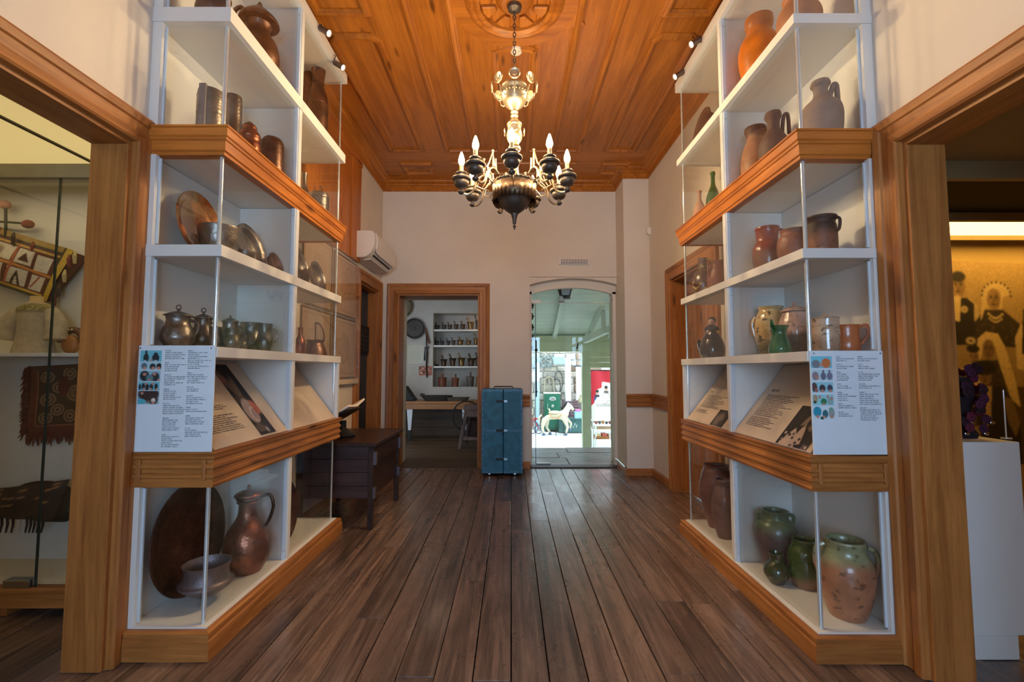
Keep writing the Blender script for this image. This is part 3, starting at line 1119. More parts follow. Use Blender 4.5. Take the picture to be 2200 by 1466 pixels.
# information panels on the short faces
def info_panel(x0, x1, z0, z1, y, label, photos, cols, seed):
    root = thing('information_panel', label, 'sign', ((x0 + x1) / 2, y, z0), group='white information panels')
    box('panel', M_PANELWHITE, x0, x1, y, y + 0.006, z0, z1, root, bevel=0.001)
    Wd, Hh = x1 - x0, z1 - z0
    for ras, a, b, c, d in photos:
        ras.build('photograph', (x0 + a * Wd, y - 0.0008, z0 + b * Hh), (c * Wd, 0, 0), (0, 0, d * Hh), root)
    tx = MB()
    sd = seed
    for xc, wc, items in cols:
        for zt, n in items:
            sd += 1
            scribble(tx, (x0 + xc * Wd, y - 0.0008, z0 + zt * Hh), (1, 0, 0), (0, 0, 1), wc * Wd * .3, 1, 0.0088, 0.0048, sd)
            scribble(tx, (x0 + xc * Wd, y - 0.0008, z0 + zt * Hh - 0.0088), (1, 0, 0), (0, 0, 1), wc * Wd, n, 0.0088, 0.0048, sd + 50, (0.45, 1.0))
    tx.build('lettering', plain('grey_ink', (128, 138, 150), 0.8), root, fix=False)
    for x in (x0 + 0.018, x1 - 0.018):
        MB().ball((x, y - 0.001, z1 - 0.012), (0.003, 0.002, 0.003), 8, 6).build('pin', M_BLACK, root, smooth=True)
    return root


def photo(bg, blobs, w=46, h=26):
    r = Ras(w, h, bg)
    for b in blobs:
        r.ell(*b[:4], b[4], .12)
    return r


TEAL, PALE, DK, RED = (110, 190, 205), (165, 205, 215), (36, 44, 50), (196, 140, 120)
PA = photo(TEAL, [(.27, .35, .13, .38, DK), (.27, .8, .05, .3, DK), (.72, .35, .17, .35, DK), (.72, .65, .1, .18, DK), (.5, .15, .06, .12, RED), (.24, .08, .06, .08, (180, 200, 210)), (.72, .08, .08, .08, (180, 200, 210))])
PB = photo(PALE, [(.2, .5, .13, .42, (90, 110, 122)), (.6, .42, .14, .42, DK), (.9, .45, .13, .42, (40, 30, 30)), (.22, .2, .07, .22, RED), (.62, .2, .08, .22, RED), (.88, .2, .08, .22, RED)])
PC = photo((150, 190, 205), [(.26, .5, .22, .48, DK), (.75, .42, .2, .42, (46, 52, 54)), (.5, .3, .17, .32, (96, 128, 136)), (.26, .66, .09, .14, RED), (.72, .68, .08, .14, RED), (.5, .12, .06, .1, RED), (.92, .12, .06, .1, RED)])
PD = photo(TEAL, [(.08, .4, .06, .35, DK), (.24, .45, .08, .42, DK), (.42, .4, .09, .42, DK), (.62, .4, .09, .42, DK), (.84, .42, .08, .4, DK), (.36, .78, .07, .14, RED), (.68, .78, .07, .14, RED), (.28, .16, .07, .14, RED), (.58, .16, .07, .14, RED), (.88, .16, .06, .14, RED)])
PE = photo((150, 180, 190), [(.5, .75, .5, .5, (60, 42, 40)), (.72, .35, .22, .38, (66, 48, 46)), (.18, .2, .2, .2, (80, 176, 190)), (.2, .82, .07, .1, RED), (.74, .3, .1, .16, (225, 210, 205)), (.73, .12, .08, .1, RED), (.5, .2, .12, .1, (110, 90, 84))], 46, 30)
info_panel(-1.69, -1.335, 0.887, 1.362, Y0L - 0.008, 'white information panel with dark metalware photos on left cabinet',
           [(PA, .055, .845, .27, .107), (PB, .055, .77, .27, .07), (PC, .05, .66, .27, .102), (PD, .045, .575, .27, .08), (PE, .045, .445, .27, .125)],
           [(.37, .27, [(.945, 4), (.83, 4), (.715, 5), (.58, 5), (.445, 5), (.31, 6), (.155, 6)]), (.66, .30, [(.945, 9), (.735, 5), (.60, 2), (.52, 4), (.41, 2), (.33, 4), (.215, 4)])], 100)
QA = photo((120, 205, 225), [(.24, .35, .2, .35, (126, 132, 140)), (.72, .42, .22, .42, (205, 120, 70)), (.46, .25, .06, .14, (220, 150, 120))])
QB = photo((190, 220, 232), [(.17, .42, .16, .4, (150, 130, 140)), (.55, .4, .13, .36, (110, 110, 134)), (.85, .4, .14, .36, (120, 122, 146)), (.55, .85, .05, .14, (110, 110, 134)), (.84, .85, .05, .14, (120, 122, 146)), (.28, .25, .06, .18, RED)])
QC = photo((150, 210, 225), [(.1, .5, .14, .45, (90, 66, 66)), (.48, .4, .15, .36, (70, 56, 70)), (.84, .42, .13, .34, (70, 72, 96)), (.2, .2, .08, .2, (170, 110, 96)), (.48, .15, .08, .14, RED), (.86, .15, .08, .14, RED)])
QD = photo((150, 215, 226), [(.12, .6, .12, .4, (170, 168, 130)), (.52, .35, .14, .3, (50, 130, 84)), (.82, .4, .14, .35, (150, 180, 180)), (.16, .75, .06, .16, RED), (.34, .75, .06, .16, RED), (.72, .8, .06, .14, RED), (.9, .65, .06, .16, RED), (.52, .12, .06, .12, RED), (.1, .3, .08, .12, (60, 56, 40))])
QE = photo((215, 232, 240), [(.19, .6, .19, .4, (40, 150, 180)), (.55, .42, .13, .32, (40, 110, 120)), (.84, .5, .14, .42, (150, 165, 165)), (.4, .1, .08, .14, (24, 84, 86)), (.2, .22, .07, .12, RED), (.5, .2, .07, .1, RED), (.84, .22, .07, .12, RED), (.82, .78, .1, .14, (120, 170, 150))], 46, 30)
info_panel(1.338, 1.672, 0.878, 1.338, Y0R - 0.008, 'white information panel with blue and clay pot photos on right cabinet',
           [(QA, .01, .83, .28, .115), (QB, .015, .71, .28, .105), (QC, .015, .595, .28, .10), (QD, .015, .47, .28, .105), (QE, .015, .335, .29, .125)],
           [(.35, .25, [(.935, 2), (.86, 2), (.785, 4), (.67, 2), (.59, 4), (.48, 2), (.40, 2)]), (.64, .30, [(.935, 2), (.86, 2), (.785, 4), (.67, 2), (.59, 6), (.44, 6)])], 300)

# ------------------------------------------------------------------ vessels in the cabinets
M_COPPER = hammered('aged_copper', (176, 112, 88), 0.32, 0.5, 70, patina=(78, 54, 46))
M_COPPERD = hammered('dark_copper', (128, 96, 82), 0.40, 0.45, 50, patina=(58, 48, 44))
M_TIN = hammered('tinned_copper', (150, 140, 132), 0.36, 0.5, 60, patina=(78, 70, 66))
M_PEWTER = hammered('grey_pewter', (140, 130, 136), 0.5, 0.6, 90, metal=0.75)
M_BRASS = hammered('dull_brass', (168, 130, 86), 0.3, 0.5, 40, patina=(84, 64, 48))
M_BRONZE = hammered('dark_bronze', (112, 90, 72), 0.4, 0.5, 60, patina=(50, 42, 38))


def clay(name, rgb, rough=0.7, coat=0.0, bump=0.25, var=0.18):
    return plain(name, rgb, rough, var=var, scale=11, bump=bump, bscale=60, coat=coat)


def open_prof(pts, R, H, wall=0.07, depth=0.86):
    """outer profile scaled to R x H, turned over the rim and continued inside"""
    p = smooth_profile(pts, 4)
    o = [(r * R, z * H) for r, z in p]
    if o[0][0] > 1e-5:
        o = [(0.0, o[0][1])] + o
    zr = o[-1][1]
    t = wall * R
    inner = []
    for r, z in reversed(o[1:]):
        if z < zr * (1 - depth):
            break
        inner.append((max(0.0, r - t), z if inner else z + 0.0))
    inner[0] = (inner[0][0], zr)
    inner.append((0.0, inner[-1][1]))
    return o + inner


def shut_prof(pts, R, H):
    p = smooth_profile(pts, 4)
    o = [(r * R, z * H) for r, z in p]
    if o[0][0] > 1e-5:
        o = [(0.0, o[0][1])] + o
    if o[-1][0] > 1e-5:
        o.append((0.0, o[-1][1]))
    return o


def spot_of(px, zs, pbase=None, x=None, y=None, pmid=None):
    if pbase is not None:
        return W(px, pbase, z=zs)
    p = W(px, pmid, x=x) if x is not None else W(px, pmid, y=y)
    return Vector((p.x, p.y, zs))


def vessel(name, label, cat, P, R, H, prof, mat, handles=(), lid=None, spout=None, group=None, n=28, shut=False, wall=0.07, hr=0.1, hmat=None, rings=(), pieces=()):
    """turned vessel; handles: (angle, [(r, z), ...]) in units of R and H; lid: profile from the rim up in units of R and H"""
    root = thing(name, label, cat, P, group)
    pr = shut_prof(prof, R, H) if shut else open_prof(prof, R, H, wall)
    MB().lathe(pr, P, n).build('body', mat, root, smooth=True, origin=P)
    for ang, pts in handles:
        a = math.radians(ang)
        q = smooth_profile([(r, z) for r, z in pts], 5)
        path = [P + Vector((r * R * math.cos(a), r * R * math.sin(a), z * H)) for r, z in q]
        MB().tube(path, hr * R, 8).build('handle', hmat or mat, root, smooth=True, origin=P)
    if lid:
        lp = smooth_profile(lid, 4)
        lp = [(r * R, z * H) for r, z in lp]
        lp = [(0.0, lp[0][1])] + lp
        if lp[-1][0] > 1e-5:
            lp.append((0, lp[-1][1]))
        MB().lathe(lp, P, n).build('lid', mat, root, smooth=True, origin=P)
    if spout:
        a = math.radians(spout[0])
        path = [P + Vector((r * R * math.cos(a), r * R * math.sin(a), z * H)) for r, z in smooth_profile(spout[1], 4)]
        k = len(path)
        MB().tube(path, [R * (0.24 - 0.16 * i / (k - 1)) for i in range(k)], 10).build('spout', mat, root, smooth=True, origin=P)
    for rr, zz, tt in rings:
        MB().tube([P + Vector((rr * R * math.cos(2 * PI * i / n), rr * R * math.sin(2 * PI * i / n), zz * H)) for i in range(n)], tt * R, 6, closed=True).build('ring', mat, root, smooth=True, origin=P)
    for nm, mb, mt in pieces:
        mb.build(nm, mt, root, smooth=True)
    return root


def fit(px, ptop, wpx, zs, **kw):
    """base position, radius and height of a vessel from what the photograph shows of it"""
    kw.setdefault('pmid', ptop)
    P = spot_of(px, zs, **kw)
    d = P.y * 1.004
    R = wpx / 2 * d / F_PX
    top = W(px, ptop, y=P.y).z
    return P, R, max(0.03, top - zs)


# profiles: (radius, height), widest = 1
JAR = [(.55, 0), (.6, .02), (.85, .22), (1, .48), (.95, .66), (.72, .82), (.62, .88), (.64, .93), (.72, .97), (.7, 1)]
JUG = [(.5, 0), (.56, .02), (.86, .2), (1, .42), (.88, .6), (.52, .76), (.42, .84), (.44, .93), (.5, 1)]
MUG = [(.7, 0), (.78, .03), (.98, .22), (1, .38), (.84, .6), (.78, .75), (.86, .94), (.9, 1)]
POT = [(.62, 0), (.7, .03), (.95, .28), (1, .5), (.9, .72), (.76, .84), (.8, .93), (.86, 1)]
CAN = [(.97, 0), (1, .02), (1, .5), (.99, .86), (.97, .9), (.94, .97), (.9, 1)]
BOWL = [(.5, 0), (.55, .04), (.82, .3), (.96, .7), (1, .92), (1, 1)]
TALLNECK = [(.62, 0), (.68, .02), (.95, .16), (1, .34), (.84, .52), (.5, .66), (.38, .76), (.38, .9), (.44, .95), (.46, 1)]
BOTTLE = [(.8, 0), (.95, .04), (1, .2), (.95, .42), (.6, .6), (.32, .72), (.27, .85), (.3, .93), (.36, .96), (.3, 1)]


def disc(name, label, cat, ctr, dia, deep, tilt, face, mat, group=None, yaw=0.0, rim=0.06):
    """dish standing on edge; face +1 looks along +X, tilt leans it back; ctr is the point where it touches down"""
    R = dia / 2
    pr = [(0, 0), (R * .70, 0), (R * .78, deep * .35), (R * .84, deep * .8), (R * .97, deep), (R, deep + .004), (R, deep - .006), (R * .96, deep - .008), (R * .82, deep * .55), (R * .76, -.008), (0, -.010)]
    M = Matrix.Translation(Vector(ctr)) @ Matrix.Rotation(yaw, 4, 'Z') @ Matrix.Rotation(face * (PI / 2 - tilt), 4, 'Y') @ Matrix.Translation((face * -R, 0, 0))
    mb = MB(M)
    mb.lathe(pr, (0, 0, 0), 40)
    zmin = min(v[2] for v in mb.v)
    mb.v = [(v[0], v[1], v[2] + ctr[2] - zmin) for v in mb.v]
    return mb.build(name, mat, None, smooth=True, label=label, cat=cat, group=group)


L, R_ = ROWS_L, ROWS_R
# ---- left cabinet, top row
zs = L[5][0]
P, R, H = fit(556, 12, 88, zs, x=-1.49, pmid=80)
vessel('ewer', 'spouted metal ewer with domed lid, top row of left cabinet', 'ewer', P, R, H, [(.7, 0), (.9, .1), (1, .26), (.86, .46), (.56, .58), (.5, .66), (.6, .72)], M_COPPERD,
       handles=[(195, [(.6, .55), (1.0, .66), (1.15, .84), (.85, .93), (.6, .86)])], lid=[(.62, .72), (.92, .735), (.86, .80), (.5, .90), (.2, .97), (.1, 1.02), (.03, 1.05)])
P = spot_of(462, zs, x=-1.5, pmid=5)
vessel('copper_pot', 'copper pot at the top of the left cabinet front, cut by the frame', 'pot', P, .085, .16, POT, M_COPPERD)
# ---- left, row above the orange band
zs = L[4][0]
P, R, H = fit(453, 198, 54, zs, x=-1.49, pmid=230)
vessel('canister', 'grey metal canister with an upright hasp strap', 'canister', P, R, H, CAN, M_TIN, shut=True,
       rings=[(1.0, .5, .02), (.99, .85, .02)], pieces=[('hasp', MB().box(P.x - .016, P.x + .016, P.y - R - .008, P.y - R + .004, P.z + H * .05, P.z + H * 1.02), M_PEWTER), ('ring_handle', MB().tube([(P.x + .014 * math.cos(t * PI / 5), P.y, P.z + H + .012 + .014 * math.sin(t * PI / 5)) for t in range(10)], .003, 6, True), M_PEWTER)])
P, R, H = fit(501, 208, 36, zs, x=-1.60, pmid=240)
vessel('canister', 'plain metal canister right behind the hasped one', 'canister', P, R, H, CAN, M_TIN, shut=True, rings=[(1.0, .42, .02)])
P, R, H = fit(536, 262, 48, zs, x=-1.45, pmid=290)
vessel('lidded_pot', 'shiny stepped copper pot with a domed lid', 'pot', P, R, H, [(.9, 0), (1, .1), (1, .42), (.9, .5), (.92, .6)], M_COPPER, lid=[(.94, .6), (.96, .64), (.8, .74), (.62, .8), (.6, .88), (.3, .96), (.1, 1)], rings=[(1.0, .25, .03)])
P, R, H = fit(585, 295, 46, zs, x=-1.432, pmid=320)
vessel('canister', 'brown copper canister with a knobbed rounded top', 'canister', P, R, H, [(.98, 0), (1, .02), (1, .76), (.94, .88), (.7, .96), (.2, 1)], M_COPPERD, shut=True, rings=[(1.0, .78, .02)], pieces=[('knob', MB().ball((P.x - R * .4, P.y, P.z + H * 1.02), .009), M_COPPERD)])
P, R, H = fit(683, 152, 40, L[4][1] + .07, x=-1.47, pmid=200)
vessel('milk_can', 'tall copper can with flared neck in the far bay near the ceiling', 'can', P, R * 1.1, H, [(1, 0), (1, .55), (.7, .72), (.55, .8), (.66, .97), (.7, 1)], M_COPPERD, rings=[(1.0, .52, .03), (.6, .82, .03)])
P, R, H = fit(664, 140, 36, L[4][1] + .07, x=-1.58, pmid=200)
vessel('milk_can', 'dark copper can half hidden behind the taller one near the ceiling', 'can', P, R * 1.1, H, [(1, 0), (1, .6), (.85, .8), (.5, .95), (.4, 1)], M_COPPERD)
P, R, H = fit(687, 402, 40, zs, x=-1.45, pmid=420)
vessel('small_can', 'small ribbed tin can with bail handle above the orange band', 'can', P, R, H * .8, CAN, M_TIN, shut=True, rings=[(1.01, .2, .03), (1.01, .5, .03), (1.01, .8, .03)], handles=[(90, [(.95, .85), (.8, 1.15), (0, 1.3), (-.8, 1.15), (-.95, .85)])], hr=.05)
P, R, H = fit(654, 372, 26, zs, x=-1.52, pmid=400)
vessel('small_jug', 'slim tin jug standing left of the ribbed can', 'jug', P, R, H, TALLNECK, M_TIN)
# ---- left, dishes row
zs = L[3][0]
disc('copper_tray', 'large round polished copper tray leaning in the dish row', 'tray', (-1.60, 2.37, zs), .345, .02, .14, 1, hammered('mirror_copper', (206, 150, 108), 0.13, 0.75, 25))
P, R, H = fit(472, 490, 84, zs, x=-1.475, pmid=510)
vessel('bowl', 'wide tinned bowl in front of the polished tray', 'bowl', P, R, max(H, .07), [(.6, 0), (.66, .05), (.9, .4), (.97, .8), (1, .95), (1, 1)], M_TIN)
disc('metal_plate', 'narrow dark plate behind the larger leaning plate', 'plate', (-1.60, 2.66, zs), .235, .03, .2, 1, M_TIN, group='plates leaning in the dish row')
disc('metal_plate', 'large tinned plate leaning right of the bowl', 'plate', (-1.50, 2.66, zs), .275, .03, .25, 1, M_TIN, group='plates leaning in the dish row')
P, R, H = fit(528, 508, 44, zs, x=-1.44, pmid=520)
vessel('bowl', 'small tinned bowl between wide bowl and leaning plate', 'bowl', P, R * .9, .065, BOWL, M_TIN)
disc('metal_plate', 'small shiny plate at the right end of the dish row', 'plate', (-1.415, 2.775, zs), .135, .02, .3, 1, M_COPPERD, group='plates leaning in the dish row')
disc('metal_plate', 'taller dark plate in the far bay of the dish row', 'plate', (-1.50, 3.25, zs), .32, .03, .2, 1, M_TIN, group='plates leaning in the dish row')
disc('metal_plate', 'lower dark plate overlapping the taller one in the far bay', 'plate', (-1.405, 3.36, zs), .22, .03, .25, 1, M_TIN, group='plates leaning in the dish row')
# ---- left, jug row
zs = L[2][0]
LID = [(.68, .835), (.78, .84), (.72, .87), (.36, .93), (.08, .97), (.1, 1.0), (.04, 1.03)]
JUGB = [(.62, 0), (.7, .03), (.98, .2), (1, .32), (.88, .5), (.72, .62), (.68, .74), (.74, .83)]
for px, pt, w, x, lab in ((382, 666, 64, -1.60, 'large pot-bellied metal jug with pointed lid'), (436, 672, 45, -1.60, 'metal jug with flat lid beside the largest jug')):
    P, R, H = fit(px, pt, w, zs, x=x, pmid=710)
    vessel('lidded_jug', lab, 'jug', P, R, H, JUGB, M_TIN, lid=[(r * 1.12, z) for r, z in LID], handles=[(20, [(.6, .74), (1.1, .66), (1.12, .46), (.95, .34)])],
           pieces=[('finial', MB().tube([(P.x + .012 * math.cos(t * PI / 5), P.y, P.z + H * 1.06 + .012 * math.sin(t * PI / 5)) for t in range(10)], .003, 6, True), M_TIN)])
P, R, H = fit(494, 680, 42, zs, x=-1.56, pmid=715)
vessel('lidded_jug', 'slender lidded metal jug right of the corner rod', 'jug', P, R, H, JUGB, M_TIN, lid=LID, handles=[(35, [(.6, .74), (1.15, .66), (1.15, .46), (.95, .34)])])
for px, pt, w, x, lab in ((463, 703, 30, -1.485, 'small metal cup tucked behind the corner rod'), (499, 706, 34, -1.41, 'small metal cup in front of the slender jug'),
                          (519, 720, 24, -1.43, 'smallest metal cup in the jug row'), (540, 694, 50, -1.535, 'wide metal mug with straight neck'), (569, 696, 34, -1.41, 'metal mug at the right end of the jug row')):
    P, R, H = fit(px, pt, w, zs, x=x, pmid=720)
    vessel('metal_cup', lab, 'cup', P, R, H, MUG, M_TIN, handles=[(30, [(.85, .85), (1.35, .75), (1.35, .45), (.95, .3)])], hr=.08, group='metal cups of the jug row')
P, R, H = fit(645, 704, 24, zs, x=-1.44, pmid=730)
vessel('copper_jug', 'small reddish copper jug beside the kettle', 'jug', P, R, H, TALLNECK, M_COPPER)
P, R, H = fit(677, 731, 50, zs, x=-1.46, pmid=745)
vessel('kettle', 'squat copper kettle with arched bail handle', 'kettle', P, R, H, [(.95, 0), (1, .03), (.86, .45), (.62, .82), (.66, .9), (.76, 1)], M_COPPERD, rings=[(.66, .85, .04)],
       handles=[(8, [(.72, .9), (.7, 1.4), (.4, 1.95), (0, 2.1), (-.4, 1.95), (-.7, 1.4), (-.72, .9)])], hr=.06)
# ---- left, bottom row
zs = L[0][0]
disc('copper_tray', 'huge dark copper tray leaning in the bottom row', 'tray', (-1.635, 2.43, zs), .55, .025, .06, 1, M_COPPERD)
P, R, H = fit(520, 1068, 104, zs, pbase=1238)
P, R = Vector((-1.487, 2.69, zs)), .122
ew = vessel('copper_ewer', 'tall hammered copper ewer with hinged lid', 'ewer', P, R, H, [(.62, 0), (.68, .02), (.94, .18), (1, .34), (.84, .52), (.5, .68), (.4, .78), (.40, .90), (.50, .93), (.52, .96)], M_COPPER,
            handles=[(5, [(.5, .96), (.95, .98), (1.12, .84), (.98, .68), (.8, .58)])], hr=.075, hmat=M_BRONZE, rings=[(.44, .90, .05)],
            lid=[(.56, .965), (.6, .985), (.5, 1.02), (.2, 1.05), (.06, 1.06), (.08, 1.09), (.03, 1.12)])
P, R, H = fit(448, 1205, 118, zs, x=-1.44, pmid=1240)
P = Vector((-1.487, 2.345, zs + .045))
vessel('brazier_bowl', 'grey pewter bowl with wide waist, raised on clear feet', 'bowl', P, .118, .14, [(.5, 0), (.7, .08), (.98, .28), (1.0, .35), (.86, .44), (.80, .75), (.88, .97), (.9, 1)], M_PEWTER, rings=[(1.0, .36, .03)], wall=.05)
st = thing('acrylic_stand', 'clear acrylic stand under the grey pewter bowl', 'stand', (P.x, P.y, zs))
for a in range(3):
    t = a * 2.09 + .5
    MB().cyl((P.x + .05 * math.cos(t), P.y + .05 * math.sin(t), zs), (P.x + .05 * math.cos(t), P.y + .05 * math.sin(t), zs + .044), .008, n=10).build('leg', M_GLASS, st, smooth=True)
MB().lathe([(.0, 0), (.065, 0), (.065, .004), (0, .004)], (P.x, P.y, zs + .041), 24).build('plate', M_GLASS, st)
disc('copper_tray', 'dark round tray leaning in the far bay of the bottom row', 'tray', (-1.50, 3.105, zs), .42, .03, .1, 1, M_COPPERD)

# ---- right cabinet, top row
zs = R_[5][0]
P = spot_of(1716, zs, x=1.50, pmid=30)
vessel('storage_jar', 'large brown clay jar at the top of the right cabinet', 'jar', P, .105, .26, JAR, clay('brown_clay', (176, 122, 92)))
P, R, H = fit(1632, 42, 88, zs, x=1.49, pmid=100)
vessel('orange_jar', 'bright orange glazed round jar in the top row', 'jar', P, R, H, [(.6, 0), (.85, .16), (1, .42), (.92, .62), (.66, .76), (.6, .82), (.66, .9), (.66, 1)], twotone('orange_glaze', (176, 110, 70), (226, 124, 28), H * .78, rough=.4, coat=.2))
# ---- right, row above the band
zs = R_[4][0]
GREYCLAY = clay('grey_brown_clay', (134, 112, 104))
P, R, H = fit(1764, 176, 82, zs, x=1.53, pmid=220)
vessel('stoup_jug', 'grey clay jug with narrow neck and tall loop handle by the stile', 'jug', P, R, H, [(.8, 0), (.92, .1), (1, .4), (.9, .58), (.5, .7), (.36, .78), (.36, .88), (.48, .94), (.42, 1)], GREYCLAY,
       handles=[(-8, [(.42, .70), (.55, .86), (.66, .94), (.78, .93), (.82, .82), (.84, .58)])], hr=.13, shut=True, spout=(-8, [(.34, .66), (.42, .76), (.44, .84)]))
P, R, H = fit(1662, 243, 56, zs, x=1.45, pmid=290)
vessel('stoup_jug', 'dark grey clay jug with loop handle beside the terracotta pitcher', 'jug', P, R * 1.1, H, [(.8, 0), (1, .2), (1, .42), (.6, .62), (.42, .7), (.42, .84), (.56, .92), (.5, 1)], clay('dark_grey_clay', (112, 88, 80)),
       handles=[(-15, [(.55, .62), (.7, .92), (.95, .92), (1.0, .6)])], hr=.13, shut=True)
P, R, H = fit(1624, 276, 62, zs, x=1.47, pmid=320)
vessel('pitcher', 'pale terracotta pitcher with a flared dark rim', 'pitcher', P, R, H, [(.7, 0), (.9, .1), (1, .34), (.86, .6), (.56, .78), (.56, .84), (.72, .94), (.7, 1)], twotone('pale_terracotta', (96, 66, 54), (196, 142, 108), H * .86, rough=.55),
       handles=[(-30, [(.7, .92), (1.1, .86), (1.1, .66), (.95, .5)])])
P = spot_of(1506, R_[4][1] + .048, x=1.50, pmid=230)
disc('clay_dish', 'dark round clay dish standing in the far bay under the ceiling', 'dish', (1.47, 3.42, R_[4][1] + .048), .30, .05, .15, -1, clay('dark_brown_clay', (96, 64, 52)))
P, R, H = fit(1532, 370, 32, zs, x=1.49, pmid=400)
GREEN = plain('bottle_green_glass', (58, 96, 48), 0.12, var=0.2, coat=0.6)
vessel('glass_bottle', 'green glass bottle in the far bay above the band', 'bottle', P, R, H, BOTTLE, GREEN, shut=True)
P, R, H = fit(1503, 410, 28, zs, x=1.45, pmid=440)
vessel('small_flask', 'small pale clay flask left of the green bottle', 'flask', P, R, H, BOTTLE, clay('pink_clay', (186, 140, 114)), shut=True)
# ---- right, brown pots row
zs = R_[3][0]
P, R, H = fit(1763, 468, 64, zs, x=1.51, pmid=500)
vessel('crock', 'dark brown upright crock with rough flared rim', 'crock', P, R, H, [(.9, 0), (.95, .03), (.98, .4), (.94, .74), (.86, .82), (.92, .9), (1, .96), (.98, 1)], twotone('burnt_clay', (80, 58, 48), (148, 98, 74), H * .5, soft=.03, rough=.55, spots=(50, 38, 34)),
       handles=[(-60, [(.95, .92), (1.2, .84), (1.15, .62), (.98, .55)])])
P, R, H = fit(1706, 495, 66, zs, x=1.47, pmid=520)
vessel('clay_pot', 'round brown clay pot in the middle of its row', 'pot', P, R, H, [(.7, 0), (.9, .15), (1, .45), (.95, .7), (.8, .84), (.78, .9), (.84, 1)], clay('red_brown_clay', (136, 84, 66), .5))
P, R, H = fit(1649, 490, 62, zs, x=1.46, pmid=530)
vessel('glazed_jar', 'reddish glazed jar with wide neck and strap handle', 'jar', P, R, H, [(.78, 0), (.92, .08), (1, .3), (.98, .5), (.8, .64), (.72, .7), (.74, .9), (.8, .97), (.76, 1)], twotone('red_glaze', (150, 66, 50), (138, 96, 80), H * .42, rough=.3, coat=.6),
       handles=[(-40, [(.78, .92), (1.1, .84), (1.12, .6), (.95, .46)])])
P, R, H = fit(1509, 556, 42, zs, x=1.45, pmid=590)
vessel('striped_jug', 'dark jug with yellow slip stripes in the far bay', 'jug', P, R, H, [(.66, 0), (.9, .14), (1, .36), (.86, .56), (.5, .7), (.44, .8), (.5, 1)], twotone('striped_slip', (96, 70, 54), (84, 56, 44), H * .6, rough=.3, spots=(206, 170, 90), spot_amt=.8, coat=.5, sscale=30), handles=[(-60, [(.5, .95), (1.1, .9), (1.1, .6), (.95, .45)])])
P, R, H = fit(1540, 562, 40, zs, x=1.50, pmid=590)
vessel('clay_pot', 'reddish clay pot beside the yellow-striped jug', 'pot', P, R, H, POT, clay('brick_clay', (130, 78, 62), .45), handles=[(200, [(.85, .95), (1.2, .85), (1.15, .6), (.95, .5)])])
# ---- right, glazed row
zs = R_[2][0]
P, R, H = fit(1657, 660, 66, zs, x=1.540, pmid=710)
vessel('glazed_jar', 'yellow glazed jar with dark blotches, brown rim', 'jar', P, R, H, [(.6, 0), (.72, .05), (.94, .3), (1, .52), (.92, .76), (.72, .9), (.7, .94), (.76, 1)], twotone('yellow_glaze', (214, 178, 120), (128, 112, 60), H * .3, soft=.03, rough=.2, spots=(58, 44, 36), spot_amt=.85, coat=.8), handles=[(160, [(.9, .8), (1.1, .66), (1.02, .48), (.95, .4)])])
P, R, H = fit(1709, 668, 68, zs, x=1.57, pmid=710)
vessel('lidded_jar', 'round lidded jar, pink above and speckled brown below', 'jar', P, R, H, [(.55, 0), (.8, .12), (1, .42), (.96, .68), (.74, .92), (.72, .96)], twotone('pink_speckled_glaze', (204, 160, 138), (120, 96, 80), H * .46, soft=.01, rough=.2, spots=(66, 52, 46), spot_amt=.55, coat=.8, sscale=40),
       lid=[(.78, .97), (.8, 1.0), (.6, 1.06), (.3, 1.1), (.1, 1.12), (.16, 1.17), (.05, 1.2)])
P, R, H = fit(1675, 700, 44, zs, x=1.42, pmid=725)
vessel('green_jug', 'small green glazed jug with flared mouth', 'jug', P, R, H, [(.85, 0), (.95, .04), (1, .22), (.78, .5), (.62, .72), (.7, .88), (.86, 1)], plain('green_glaze', (40, 104, 60), 0.15, var=.3, coat=.9), handles=[(100, [(.7, .9), (1.05, 1.25), (1.0, .8), (.8, .6)])])
P, R, H = fit(1774, 684, 52, zs, x=1.492, pmid=715)
vessel('lidded_jar', 'pale cylindrical lidded jar with dark speckles', 'jar', P, R, H, [(.9, 0), (.98, .05), (1, .5), (.98, .7), (.94, .74), (.98, .78), (.98, .97)], twotone('pale_speckled_glaze', (206, 176, 150), (160, 132, 110), H * .4, rough=.16, spots=(72, 58, 50), spot_amt=.7, coat=.9, sscale=36),
       lid=[(1, .97), (1.02, 1.0), (.7, 1.04), (.2, 1.06), (.22, 1.12), (.08, 1.16)])
P, R, H = fit(1818, 699, 52, zs, x=1.615, pmid=725)
vessel('clay_mug', 'orange terracotta mug with a thick handle', 'mug', P, R, H, [(.8, 0), (.95, .06), (1, .3), (.9, .6), (.92, .9), (.98, 1)], plain('terracotta_glaze', (188, 106, 62), 0.3, var=.25, coat=.5), handles=[(-45, [(.92, .92), (1.4, .95), (1.45, .6), (1.0, .3)])], hr=.13)
P, R, H = fit(1530, 700, 52, zs, x=1.48, pmid=730)
DARKGL = plain('black_glaze', (44, 42, 42), 0.14, var=.3, coat=.9)
fj = vessel('figural_jug', 'black glazed figural jug with a modelled bust on top', 'jug', P, R, H * .8, [(.75, 0), (.95, .12), (1, .4), (.85, .66), (.6, .88), (.5, 1)], DARKGL, shut=True, handles=[(120, [(.9, .6), (1.3, .7), (1.25, .4), (1.0, .25)])], spout=(-135, [(.8, .1), (1.2, .12), (1.5, .3)]))
z2 = P.z + H * .8
MB().ball((P.x, P.y, z2 + .02), (R * .62, R * .5, .035)).build('bust', DARKGL, fj, smooth=True)
MB().ball((P.x, P.y, z2 + .075), (R * .3, R * .3, .032)).build('head', plain('flesh_glaze', (184, 148, 124), .3), fj, smooth=True)
MB().ball((P.x + .006, P.y + .006, z2 + .086), (R * .34, R * .34, .03)).build('hair', DARKGL, fj, smooth=True)
